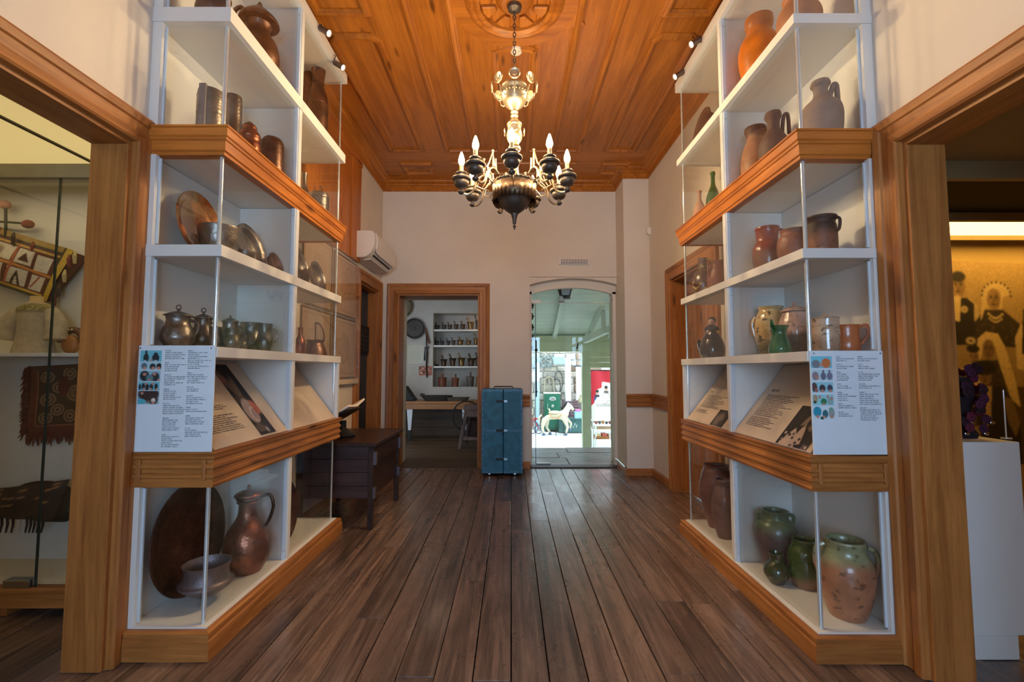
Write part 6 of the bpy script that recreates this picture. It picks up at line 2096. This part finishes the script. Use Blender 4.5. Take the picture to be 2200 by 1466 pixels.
loft(MB(), [((-1.33, 8.46, .70), .22, .09), ((-1.33, 8.46, .76), .27, .11), ((-1.33, 8.46, .80), .28, .12)]).build('hull', M_DARKW, tg, smooth=True)
MB().tube([(-1.58, 8.46, .79), (-1.64, 8.46, .82)], [.04, .025], 8).build('grip', M_DARKW, tg, smooth=True)
wt = thing('wooden_tray', 'flat dough tray beside the dark trough', 'tray', (-.97, 8.45, .70))
loft(MB(), [((-.97, 8.45, .70), .17, .09), ((-.97, 8.45, .765), .23, .12)]).build('dish', wood('grey_wood', (110, 96, 80), (66, 56, 48), 'X', .6), wt, smooth=True)
box('board', M_TABLE, -.80, -.68, 8.36, 8.56, .70, .715, wt, bevel=.002)

# stool and spindle wheel
sw = thing('spoked_wheel', 'thin black spoked iron wheel beside the tall stool', 'wheel', W(1003, 925, y=7.93))
wc_ = W(1003, 894, y=7.93)
RW = 31 * 7.93 / F_PX
MB().tube([wc_ + Vector((RW * math.cos(2 * PI * k / 40), 0, RW * math.sin(2 * PI * k / 40))) for k in range(40)], .012, 8, True).build('rim', M_BLACK, sw, smooth=True)
for k in range(5):
    a = k * 2 * PI / 5 + .05
    MB().cyl(wc_, wc_ + Vector((RW * math.cos(a), 0, RW * math.sin(a))), .006, n=6).build('spoke', M_BLACK, sw, smooth=True)
MB().cyl(wc_ - Vector((0, .02, 0)), wc_ + Vector((0, .02, 0)), .03, n=14).build('hub', M_BLACK, sw, smooth=True)
MB().tube([wc_, wc_ + Vector((0, .02, -RW)), Vector((wc_.x, 7.96, 0))], .012, 8).build('post', M_BLACK, sw, smooth=True)
sl = thing('work_stool', 'tall grey wooden stool with splayed legs behind the trunk', 'stool', (-.63, 7.65, 0))
M_STOOL = wood('grey_brown_stool', (132, 104, 94), (84, 64, 58), 'Z', .6)
box('seat', M_STOOL, -.76, -.50, 7.55, 7.80, .60, .68, sl, bevel=.006)
box('apron', M_STOOL, -.75, -.51, 7.56, 7.58, .50, .60, sl, bevel=.003)
for sx_ in (-1, 1):
    for sy_ in (-1, 1):
        t = Vector((-.63 + sx_ * .10, 7.675 + sy_ * .09, .60))
        b = Vector((-.63 + sx_ * .20, 7.675 + sy_ * .14, 0))
        MB().bar(b, t, .045, .045, (0, 1, 0)).build('leg', M_STOOL, sl, bevel=.003)
box('stretcher', M_STOOL, -.80, -.46, 7.54, 7.57, .13, .18, sl, bevel=.003)
box('shelf_board', M_STOOL, -.79, -.47, 7.57, 7.80, .15, .17, sl)
sk = thing('sack', 'dark hessian sack standing on the stool shelf', 'sack', (-.62, 7.70, .17))
loft(MB(), [((-.62, 7.70, .17), .12, .08), ((-.62, 7.70, .24), .13, .09), ((-.61, 7.70, .36), .11, .08), ((-.61, 7.70, .45), .07, .06), ((-.61, 7.70, .49), .08, .06)], 16).build('bag', plain('dark_hessian', (62, 46, 42), .95, var=.3, bump=.6), sk, smooth=True)
MB().tube([(-.61 + .075 * math.cos(k * PI / 8), 7.70 + .065 * math.sin(k * PI / 8), .445) for k in range(16)], .008, 6, True).build('tie', M_BLACK, sk, smooth=True)

# ------------------------------------------------------------------ stone landing, lean-to and courtyard behind the glass door
GZ = -.45
M_STONE = plain('grey_paving_stone', (132, 118, 104), .45, var=.4, scale=4, bump=.6, bscale=14)
ld_ = thing('floor_landing', None, None, (.9, 6.9, -.1), kind='structure')
xs = [.244, .78, 1.42]
for j, (ya, yb2) in enumerate(((6.225, 6.72), (6.725, 7.15), (7.155, 7.6))):
    for k in range(2):
        off = .09 * ((j * 2 + k) % 3 - 1)
        x0_ = xs[k] + (off if k else 0)
        x1_ = xs[k + 1] + (.09 * ((j * 2 + k + 1) % 3 - 1) if k < 1 else .6 * (j > 0))
        box('slab', M_STONE, x0_ + .003, x1_ - .003, ya, yb2 - .002, GZ, .004 + .004 * ((j + k) % 2), ld_, bevel=.008)
M_SAGE = plain('pale_green_paint', (224, 228, 192), .7, var=.06, scale=4)
M_SAGEB = plain('pale_blue_green_paint', (230, 238, 226), .7, var=.05, scale=4)
M_CONC = plain('white_concrete', (214, 214, 214), .8, var=.08, scale=2.5, bump=.2)
box('ground', M_CONC, -3.5, 5, 7.605, 14.2, GZ - .1, GZ, kind='structure')
# lean-to side walls and roof
box('wall_lean_to_left', M_SAGE, .10, .244, 6.6, 9.12, GZ, 3.2, kind='structure')
box('wall_lean_to_right', M_SAGE, 2.35, 2.5, 6.6, 9.12, GZ, 3.2, kind='structure')
box('wall_outer', M_WALL, 1.86, 2.5, 6.45, 6.6, GZ, 4.0, kind='structure')
SL = (2.78 - 1.93) / (9.1 - 6.6)


def zr(y):
    return 2.78 - (y - 6.6) * SL


ro = thing('roof_lean_to', None, None, (1.3, 7.8, 2.3), kind='structure')
nb = 18
for k in range(nb):
    y0_, y1_ = 6.6 + 2.6 * k / nb, 6.6 + 2.6 * (k + 1) / nb - .004
    MB().hexa([(.244, y0_, zr(y0_)), (2.35, y0_, zr(y0_)), (2.35, y1_, zr(y1_)), (.244, y1_, zr(y1_))], [(.244, y0_, zr(y0_) + .02), (2.35, y0_, zr(y0_) + .02), (2.35, y1_, zr(y1_) + .02), (.244, y1_, zr(y1_) + .02)]).build('roof_board', M_SAGEB, ro)
MB().hexa([(.1, 6.45, zr(6.45) + .03), (2.5, 6.45, zr(6.45) + .03), (2.5, 9.4, zr(9.4) + .03), (.1, 9.4, zr(9.4) + .03)], [(.1, 6.45, zr(6.45) + .08), (2.5, 6.45, zr(6.45) + .08), (2.5, 9.4, zr(9.4) + .08), (.1, 9.4, zr(9.4) + .08)]).build('roof_deck', M_BLACK, ro)
for x in (.36, .84, 1.9):
    MB().bar((x, 6.62, zr(6.62) - .05), (x, 9.08, zr(9.08) - .05), .08, .10).build('rafter', M_SAGEB, ro, bevel=.004)
T1, T2, T3 = W(1256, 731, y=8.5), W(1306, 708, y=7.9), W(1294, 655, y=7.9)
MB().bar(T1, T2, .09, .12).build('truss_beam', M_SAGEB, ro, bevel=.004)
MB().bar(T1 + Vector((.05, 0, .06)), T3, .08, .08).build('truss_brace', M_SAGEB, ro, bevel=.004)
MB().bar(W(1296, 668, y=7.95), W(1297, 716, y=7.95), .07, .07, (1, 0, 0)).build('truss_post', M_SAGEB, ro, bevel=.004)
fw = thing('wall_lean_to_front', None, None, (1.3, 9.05, GZ), kind='structure')
box('wall_plate', M_SAGE, .244, 2.35, 9.0, 9.12, 1.80, 1.92, fw, bevel=.004)
box('header_beam', M_SAGE, .244, 2.35, 8.98, 9.12, 1.61, 1.80, fw, bevel=.006)
for k in range(3):
    box('board', M_SAGE, 1.53, 2.35, 9.02, 9.06, 1.30 + k * .104, 1.40 + k * .104, fw, bevel=.004)
box('corner_post', M_SAGE, 1.37, 1.53, 8.98, 9.12, GZ, 1.61, fw, bevel=.008)
MB().cyl((1.27, 8.975, 1.66), (1.30, 8.975, 1.78), .012).build('iron_hook', M_BLACK, fw, smooth=True)
# lantern and lampshade under the roof
ln = thing('lantern', 'black framed lantern hanging above the glass door outside', 'lantern', W(1212, 640, y=6.9))
c0 = W(1214, 636, y=6.9)
q0 = .062
zt_ = c0.z + .14
LB = [(-q0, -q0), (q0, -q0), (q0, q0), (-q0, q0)]
MB().hexa([(c0.x + a * .92, 6.9 + b * .92, c0.z) for a, b in LB], [(c0.x + a * 1.45, 6.9 + b * 1.45, zt_) for a, b in LB]).build('glass', plain('milky_lantern_glass', (222, 232, 244), .2, var=.02), ln)
for a, b in LB:
    MB().bar((c0.x + a, 6.9 + b, c0.z), (c0.x + a * 1.55, 6.9 + b * 1.55, zt_), .014, .014).build('frame_bar', M_BLACK, ln)
box('base', M_BLACK, c0.x - q0 - .01, c0.x + q0 + .01, 6.9 - q0 - .01, 6.9 + q0 + .01, c0.z - .016, c0.z, ln)
box('under_plate', M_BLACK, c0.x - q0 - .03, c0.x + q0 + .01, 6.9 - q0, 6.9 + q0, c0.z - .045, c0.z - .03, ln)
MB().cyl((c0.x, 6.9, zt_), (c0.x, 6.9, zr(6.9)), .01).lathe([(0, 0), (.13, 0), (.05, .06), (0, .07)], (c0.x, 6.9, zt_), 4).build('hanger', M_BLACK, ln)
c1 = W(1206, 649, y=6.85)
lm = MB().lathe([(.058, 0), (.012, .10), (.0, .10), (0, .09), (.05, 0)], (c1.x, 6.85, c1.z), 20).cyl((c1.x, 6.85, c1.z + .1), (c1.x, 6.85, zr(6.85)), .004, n=6).build('pendant_lamp', plain('white_enamel', (240, 240, 240), .35, var=.01), smooth=True)
add_light('pendant_bulb', 'POINT', (c1.x, 6.85, c1.z + .02), 22, (.9, 1.0, .95), shadow_soft_size=.012)
tag(lm, 'small white conical pendant lamp left of the lantern', 'lamp')
# rope of dark beads on the left
br = thing('bead_rope', 'dark twisted rope hanging inside the lean-to on the left', 'rope', (.39, 7.4, 1.55))
for k in range(22):
    zz = 2.25 - k * .033
    MB().ball((.30 + .02 * math.sin(k * 1.3), 6.9, zz), (.025, .02, .02), 8, 6).build('knot', M_BLACK, br, smooth=True)

# courtyard back wall of rubble
cw = thing('wall_courtyard', None, None, (1.6, 13.6, GZ), kind='structure')
box('mortar_bed', plain('pale_mortar', (206, 202, 196), .9), -1, 4.5, 13.62, 13.9, GZ, 2.3, cw)
gs = random.Random(21)
SM = [plain('rubble_%d' % i, c, .85, var=.2, scale=6, bump=.6, bscale=16) for i, c in enumerate(((200, 186, 168), (184, 172, 160), (214, 204, 190), (170, 150, 132)))]
SMB = [plain('shade_toned_rubble_%d' % i, c, .85, var=.2, scale=6, bump=.6, bscale=16) for i, c in enumerate(((150, 122, 100), (132, 104, 86), (164, 138, 116)))]  # darker browns put the shade on the right-hand stones into their colour
z = GZ + .02
while z < 1.95:
    h = gs.uniform(.16, .27)
    x = .3
    while x < 2.5:
        w = gs.uniform(.18, .42)
        j = lambda: gs.uniform(-.022, .022)
        b = [(x + j() + .015, 13.56 + j(), z + j()), (x + w + j() - .015, 13.56 + j(), z + j()), (x + w - .01, 13.64, z), (x + .01, 13.64, z)]
        t = [(x + j() + .02, 13.56 + j(), z + h + j() - .02), (x + w + j() - .02, 13.56 + j(), z + h + j() - .02), (x + w - .01, 13.64, z + h - .02), (x + .01, 13.64, z + h - .02)]
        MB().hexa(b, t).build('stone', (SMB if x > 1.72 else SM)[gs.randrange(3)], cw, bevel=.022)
        x += w
    z += h
box('wall_white_block', plain('limewash', (244, 244, 246), .9, var=.02), -1, 4.5, 13.95, 14.1, GZ, 4.5, kind='structure')
box('wall_courtyard_left', M_SAGEB, -.2, -.05, 9.12, 13.6, GZ, 2.6, kind='structure')
po = box('white_post', plain('limewash', (244, 244, 246), .9, var=.02), 1.54, 1.70, 13.25, 13.4, GZ, 1.60, bevel=.006)
tag(po, 'thick white post standing against the courtyard rubble wall', 'post')
bp = box('blue_post', plain('pale_blue_paint', (176, 206, 226), .6, var=.05), .68, .80, 13.2, 13.35, GZ, 1.45, bevel=.006)
tag(bp, 'pale blue painted post left of the green safe', 'post')
aw = MB().hexa([(1.2, 13.0, 1.42), (1.52, 13.0, 1.42), (1.52, 13.5, 1.62), (1.2, 13.5, 1.62)], [(1.2, 13.0, 1.44), (1.52, 13.0, 1.44), (1.52, 13.5, 1.64), (1.2, 13.5, 1.64)]).build('awning', plain('teal_canvas', (130, 178, 194), .7))
tag(aw, 'small teal awning high on the courtyard wall', 'awning')
cl_ = MB()
for k in range(12):
    a0, a1 = 1.86 + .022 * k, 1.86 + .022 * (k + 1)
    cl_.hexa([(a0, 13.36 + .02 * (k % 2), .40), (a1, 13.36 + .02 * ((k + 1) % 2), .40), (a1, 13.37 + .02 * ((k + 1) % 2), .40), (a0, 13.37 + .02 * (k % 2), .40)], [(a0, 13.36 + .02 * (k % 2), 1.36), (a1, 13.36 + .02 * ((k + 1) % 2), 1.36), (a1, 13.37 + .02 * ((k + 1) % 2), 1.36), (a0, 13.37 + .02 * (k % 2), 1.36)])
hsr = thing('hanging_sheet', 'white cotton sheet hanging beside the shade-toned rubble', 'sheet', (1.99, 13.4, .40))
cl_.build('cloth', plain('white_cotton', (226, 226, 222), .9, var=.03), hsr)
MB().cyl((1.82, 13.37, 1.365), (2.16, 13.37, 1.365), .012).build('rail', M_BLACK, hsr, smooth=True)
for xh in (1.84, 2.14):
    MB().bar((xh, 13.37, 1.365), (xh, 13.64, 1.365), .015, .015).build('hook', M_BLACK, hsr)
# vine at the top left of the yard
vn = MB()
gv = random.Random(5)
for k in range(420):
    c = Vector((.45 + gv.random() * .75, 13.3 + gv.random() * .2, 1.32 + gv.random() * .42 * (1 - .3 * gv.random())))
    a, t = gv.uniform(0, 6.28), gv.uniform(-.6, .6)
    u_ = Vector((math.cos(a), t, math.sin(a))) * .035
    v_ = Vector((-math.sin(a), .3, math.cos(a))) * .018
    vn.quad(c - u_, c - v_, c + u_, c + v_)
tag(vn.build('vine_foliage', plain('dusty_vine_leaf', (140, 146, 140), .8, var=.4), fix=False), 'dusty grey vine leaves over the top of the courtyard wall', 'vine', kind='stuff')
# hoops on the wall
for cx, cz, rx, rz, lab in ((1.37, .92, .12, .30, 'tall oval wire hoop hanging on the rubble wall'), (1.33, .78, .10, .22, 'smaller wire hoop hung behind the tall oval one')):
    hp = MB().tube([(cx + rx * math.cos(2 * PI * k / 32), 13.5 if rz > .25 else 13.53, cz + rz * math.sin(2 * PI * k / 32)) for k in range(32)], .012, 6, True).build('wire_hoop', plain('grey_wire', (84, 84, 88), .5, .4), smooth=True)
    tag(hp, lab, 'hoop', 'hoops on the courtyard wall')
yk = thing('wooden_yoke', 'pale wooden yoke leaning on the rubble wall above the safe', 'yoke', (1.12, 13.5, .6))
M_PALEW = wood('bleached_wood', (206, 190, 166), (166, 148, 126), 'Z', .8)
MB().tube([(.95, 13.5, .62), (.98, 13.5, 1.0), (1.10, 13.5, 1.08), (1.22, 13.5, 1.0), (1.25, 13.5, .62)], [.025, .03, .04, .03, .025], 8).build('bow', M_PALEW, yk, smooth=True)
MB().cyl((1.10, 13.5, .60), (1.10, 13.5, 1.05), .018).build('stake', M_PALEW, yk, smooth=True)
# safe
sf = thing('iron_safe', 'dark green iron safe with brass dial behind the toy horse', 'safe', (1.15, 13.1, GZ))
M_SAFE = plain('green_safe_paint', (24, 96, 72), .4, var=.1)
box('body', M_SAFE, .93, 1.37, 12.98, 13.42, GZ + .05, .60, sf, bevel=.02)
box('door', M_SAFE, .97, 1.33, 12.955, 12.98, GZ + .12, .55, sf, bevel=.01)
box('top_ledge', M_SAGE, .92, 1.38, 12.97, 13.43, .60, .625, sf, bevel=.006)
for nm_, zz, rr in (('badge', .46, (.09, .008, .055)), ('dial', .26, (.04, .02, .045)), ('keyhole_cover', .10, (.022, .012, .03))):
    MB().ball((1.15, 12.95, zz), rr, 14, 10).build(nm_, M_CHROME if nm_ != 'keyhole_cover' else M_BLACK, sf, smooth=True)
MB().cyl((1.01, 12.94, .18), (1.01, 12.94, .34), .008).build('handle', M_CHROME, sf, smooth=True)
for x in (.96, 1.30):
    box('foot', M_BLACK, x, x + .05, 13.0, 13.05, GZ, GZ + .05, sf)
# green chest with toy box on it
gc = thing('green_chest', 'long green wooden chest on the courtyard floor', 'chest', (1.65, 12.85, GZ))
M_GCH = plain('weathered_green_paint', (52, 92, 86), .6, var=.25, scale=10)
box('body', M_GCH, 1.30, 1.99, 12.70, 13.0, GZ + .02, -.09, gc, bevel=.008)
box('lid', M_GCH, 1.28, 2.01, 12.68, 13.02, -.09, -.055, gc, bevel=.006)
for k in range(5):
    MB().bar((1.58 + .045 * k, 12.696, -.30 + .05 * (k % 2)), (1.60 + .045 * k, 12.696, -.18 - .04 * (k % 3)), .012, .004, (0, 1, 0)).build('chalk_mark', M_WHITE, gc)
for x in (1.34, 1.9):
    box('foot', M_BLACK, x, x + .06, 12.74, 12.8, GZ, GZ + .02, gc)
ty = thing('toy_box', 'light blue toy box with a pink lid on the green chest', 'box', (1.83, 12.8, -.055))
box('body', plain('light_blue_card', (150, 200, 220), .6, var=.25, scale=16), 1.73, 1.94, 12.72, 12.88, -.055, .13, ty, bevel=.006)
MB().ball((1.83, 12.8, .155), (.085, .06, .035)).build('lid', plain('pink_plastic', (232, 110, 170), .4), ty, smooth=True)
# slatted bench
bn = thing('slatted_bench', 'purple-brown slatted bench in front of the shade-toned rubble', 'bench', (1.68, 13.15, GZ))
M_SLAT = wood('purple_brown_slat', (126, 96, 104), (86, 64, 74), 'X', .6)
for k in range(6):
    box('slat', M_SLAT, 1.44, 1.96, 13.16, 13.19, -.05 + k * .075, .01 + k * .075, bn, bevel=.003)
box('seat', M_SLAT, 1.44, 1.96, 13.05, 13.2, -.1, -.06, bn, bevel=.004)
for x in (1.45, 1.92):
    box('leg', M_SLAT, x, x + .035, 13.12, 13.2, GZ, .42, bn, bevel=.003)
# wire cage
cg = thing('wire_cage', 'small domed wire cage at the right of the courtyard', 'cage', (1.93, 13.05, -.055))
for k in range(9):
    x = 1.86 + .018 * k
    MB().cyl((x, 12.98, -.055), (x, 12.98, .36), .0045, n=6).build('wire', M_CHROME, cg)
box('base', M_CHROME, 1.85, 2.015, 12.93, 13.03, -.055, -.035, cg)
MB().lathe([(.085, 0), (.07, .08), (.02, .17), (.03, .2), (0, .24)], (1.93, 12.98, .36), 14).build('dome', plain('bleached_brass', (160, 146, 116), .5, .4), cg, smooth=True)
# tricycle
tr_ = thing('tricycle', 'old red tricycle at the left edge of the courtyard', 'tricycle', (.62, 12.6, GZ))
M_RED = plain('red_paint', (176, 36, 40), .4, var=.15)
M_TYRE = plain('blue_black_tyre', (52, 62, 84), .6)
for cx, rr in ((.56, .17), (.74, .11)):
    MB().tube([(cx + rr * math.cos(2 * PI * k / 28), 12.6, GZ + rr + .012 + rr * math.sin(2 * PI * k / 28)) for k in range(28)], .012, 6, True).build('wheel', M_TYRE, tr_, smooth=True)
    for k in range(6):
        a = k * PI / 3
        MB().cyl((cx, 12.6, GZ + rr + .012), (cx + rr * math.cos(a), 12.6, GZ + rr + .012 + rr * math.sin(a)), .004, n=5).build('spoke', M_CHROME, tr_)
MB().tube([(.56, 12.6, GZ + .18), (.57, 12.6, GZ + .42), (.62, 12.6, GZ + .40), (.74, 12.6, GZ + .12)], .014, 8).build('frame', M_RED, tr_, smooth=True)
MB().ball((.66, 12.6, GZ + .40), (.06, .05, .03)).build('saddle', M_RED, tr_, smooth=True)
MB().tube([(.54, 12.52, GZ + .56), (.57, 12.6, GZ + .46), (.54, 12.68, GZ + .56)], .01, 6).build('handlebar', M_BLACK, tr_, smooth=True)

# carved toy horse
HX, HY = 1.15, 12.35
hs = thing('toy_horse', 'white carved toy horse with tan saddle, stepping to the right', 'toy horse', (HX, HY, GZ))
V = {'pel': (-.24, .50), 'mid': (0, .49), 'che': (.22, .53), 'nk': (.30, .64), 'pol': (.355, .77), 'mz1': (.43, .745), 'mz2': (.49, .64)}
pts, rad, edg, ix = [], [], [], {}


def hv(n, x, y, z, r):
    ix[n] = len(pts)
    pts.append((x, y, z))
    rad.append(r)


for n, r in (('pel', .12), ('mid', .115), ('che', .125), ('nk', .10), ('pol', .075), ('mz1', .062), ('mz2', .045)):
    hv(n, V[n][0], 0, V[n][1], r)
for a, b in (('pel', 'mid'), ('mid', 'che'), ('che', 'nk'), ('nk', 'pol'), ('pol', 'mz1'), ('mz1', 'mz2')):
    edg.append((ix[a], ix[b]))
LEGS = [('pel', -.075, [(-.30, .34, .07), (-.33, .20, .04), (-.30, .05, .03)]), ('pel', .075, [(-.20, .33, .07), (-.21, .20, .04), (-.12, .05, .03)]),
        ('che', -.075, [(.27, .36, .065), (.33, .22, .04), (.28, .05, .03)]), ('che', .075, [(.33, .40, .06), (.44, .30, .038), (.40, .16, .03)])]
for li, (root_, y, ch_) in enumerate(LEGS):
    prev = ix[root_]
    for k, (x, z, r) in enumerate(ch_):
        hv('l%d%d' % (li, k), x, y, z, r)
        edg.append((prev, len(pts) - 1))
        prev = len(pts) - 1
hv('ear', .35, 0, .86, .022)
edg.append((ix['pol'], ix['ear']))
me = bpy.data.meshes.new('horse_skeleton')
me.from_pydata(pts, edg, [])
ho = bpy.data.objects.new('horse_body', me)
COL.objects.link(ho)
ho.modifiers.new('skin', 'SKIN').use_smooth_shade = True
ss = ho.modifiers.new('sub', 'SUBSURF')
ss.levels = 1
ss.render_levels = 1
for i, r in enumerate(rad):
    ho.data.skin_vertices[0].data[i].radius = (r, r * .82)
    ho.data.skin_vertices[0].data[i].use_root = (i == 0)
dg = bpy.context.evaluated_depsgraph_get()
hm = bpy.data.meshes.new_from_object(ho.evaluated_get(dg))
bpy.data.objects.remove(ho)
hm.materials.clear()
M_HORSE = plain('cream_carved_wood', (206, 192, 164), .5, var=.08)
hm.materials.append(M_HORSE)
hb = bpy.data.objects.new('horse_body', hm)
COL.objects.link(hb)
hb.parent = hs
HO = Vector((HX, HY, GZ))


def hp_(x, y, z):
    return HO + Vector((x, y, z))


MB().ball(hp_(0, 0, .59), (.17, .125, .05), 16, 8).build('saddle_pad', plain('ivory_saddle', (222, 202, 168), .6), hs, smooth=True)
MB().tube([hp_(-.13, -.05, .63), hp_(-.15, 0, .68), hp_(-.13, .05, .63)], .02, 8).build('saddle_cantle', M_HORSE, hs, smooth=True)
MB().tube([hp_(-.15, -.115, .56), hp_(-.05, -.13, .45), hp_(.06, -.13, .45), hp_(.16, -.115, .56)], .012, 8).build('girth_strap', plain('tan_strap', (196, 140, 86), .5), hs, smooth=True)
MB().tube([hp_(.30, -.09, .50), hp_(.36, 0, .54), hp_(.30, .09, .50)], .012, 8).build('breast_strap', plain('tan_strap', (196, 140, 86), .5), hs, smooth=True)
MB().tube([hp_(.33, 0, .85), hp_(.27, 0, .78), hp_(.20, 0, .68), hp_(.17, 0, .62)], [.02, .03, .03, .015], 8).build('mane', M_BLACK, hs, smooth=True)
MB().tube([hp_(-.34, 0, .54), hp_(-.41, 0, .46), hp_(-.40, 0, .30)], [.02, .03, .012], 8).build('tail', M_HORSE, hs, smooth=True)
for x, y, z in ((-.30, -.075, 0), (-.12, .075, 0), (.28, -.075, 0), (.40, .075, .11)):
    MB().lathe([(0, 0), (.045, 0), (.035, .06), (0, .065)], hp_(x, y, z), 12).build('hoof', plain('blue_grey_hoof', (74, 90, 112), .5), hs, smooth=True)
MB().ball(hp_(.40, -.058, .77), .010, 8, 6).build('eye', M_BLACK, hs, smooth=True)
MB().tube([hp_(.02, -.1, .0), hp_(.02, -.1, .28), hp_(.22, -.1, .28), hp_(.22, -.1, .0)], .008, 6).build('support_wire', M_BLACK, hs, smooth=True)

# banner, table and chair at the right of the yard
ban = Ras(70, 110, (196, 28, 44))
ban.poly([(.0, 0), (.0, .30), (.12, .36), (.22, .62), (.42, .66), (.44, .78), (1, .74), (1, 0)], (228, 220, 206))
ban.poly([(.08, .38), (.2, .44), (.3, .62), (.2, .6)], (60, 76, 130))
for cx, cy in ((.24, .56), (.6, .64), (.9, .62)):
    ban.ell(cx, cy, .06, .05, (204, 160, 136), .1), ban.ell(cx, cy + .03, .065, .03, (40, 30, 34), .1), ban.rect(cx - .09, cx + .09, cy - .09, cy - .045, (50, 44, 60) if cx < .8 else (150, 120, 70))
ban.coast(.6, .48, .16, (176, 160, 148), .01, 3)
ban.lines(.2, .95, .30, .33, 2, (92, 92, 96), .012)
ban.speckle(.12)
bo = thing('banner', 'red and cream banner with painted figures in the courtyard', 'banner', (2.0, 10.5, .1))
ban.build('cloth', (1.80, 10.5, .12), (.56, 0, 0), (0, 0, 1.12), bo, curve=lambda a, b: .012 * math.sin(a * 9))
MB().cyl((1.78, 10.5, 1.25), (2.38, 10.5, 1.25), .012).build('pole', M_BLACK, bo, smooth=True)
for xp in (1.785, 2.375):
    MB().cyl((xp, 10.5, GZ), (xp, 10.5, 1.26), .012).build('post', M_BLACK, bo, smooth=True)
tbx = thing('display_table', 'pale table with a lower shelf under the red banner', 'table', (2.06, 10.3, GZ))
box('top', M_SAGEB, 1.80, 2.40, 10.1, 10.44, .05, .085, tbx, bevel=.004)
box('frieze', wood('pale_frieze', (206, 170, 130), (170, 134, 100), 'X', .6), 1.82, 2.38, 10.12, 10.14, -.02, .05, tbx)
box('lower_shelf', M_TABLE, 1.80, 2.40, 10.1, 10.44, -.23, -.17, tbx, bevel=.003)
for x in (1.81, 2.36):
    for y in (10.11, 10.40):
        box('leg', M_SAGEB, x, x + .03, y, y + .03, GZ, .05, tbx)
gt = random.Random(2)
for k in range(7):
    c = [(120, 60, 56), (84, 70, 70), (170, 120, 80), (60, 56, 66)][k % 4]
    x = 1.85 + .075 * k
    tag(MB().lathe(open_prof([(.6, 0), (.9, .3), (1, .7), (.7, 1)], .034, .055 + .01 * (k % 3), .1), (x, 10.2, .085), 14).build('trinket_cup', plain('trinket_%d' % (k % 4), c, .4), smooth=True), 'little coloured cup, %s from the left on the pale table' % ordn[k], 'cup', 'little cups on the pale table')
for k in range(4):
    tag(MB().box(1.84 + .13 * k, 1.94 + .13 * k, 10.14, 10.36, -.17, -.13 + .015 * (k % 2)).build('paper_stack', plain('paper_%d' % k, [(214, 190, 150), (196, 96, 80), (180, 160, 130), (150, 120, 90)][k], .7), bevel=.003), '%s stack of papers from the left on the lower table shelf' % ordn[k], 'papers', 'paper stacks under the banner')
cr = thing('garden_chair', 'white metal chair in front of the pale table', 'chair', (1.95, 9.75, GZ))
M_CHAIR = plain('white_enamel', (240, 240, 240), .35, var=.01)
box('seat', M_CHAIR, 1.72, 2.10, 9.6, 9.95, -.02, .0, cr, bevel=.008)
for x0_, y0_ in ((1.73, 9.61), (2.08, 9.61), (1.73, 9.93), (2.08, 9.93)):
    MB().cyl((x0_ + (-.02 if x0_ < 1.9 else .02), y0_, GZ), (x0_, y0_, -.01), .011, n=10).build('leg', M_CHAIR, cr, smooth=True)
MB().tube([(1.69, 9.62, -.01), (1.665, 9.6, .22), (1.665, 9.94, .22), (1.69, 9.92, -.01)], .011, 8).build('backrest', M_CHAIR, cr, smooth=True)
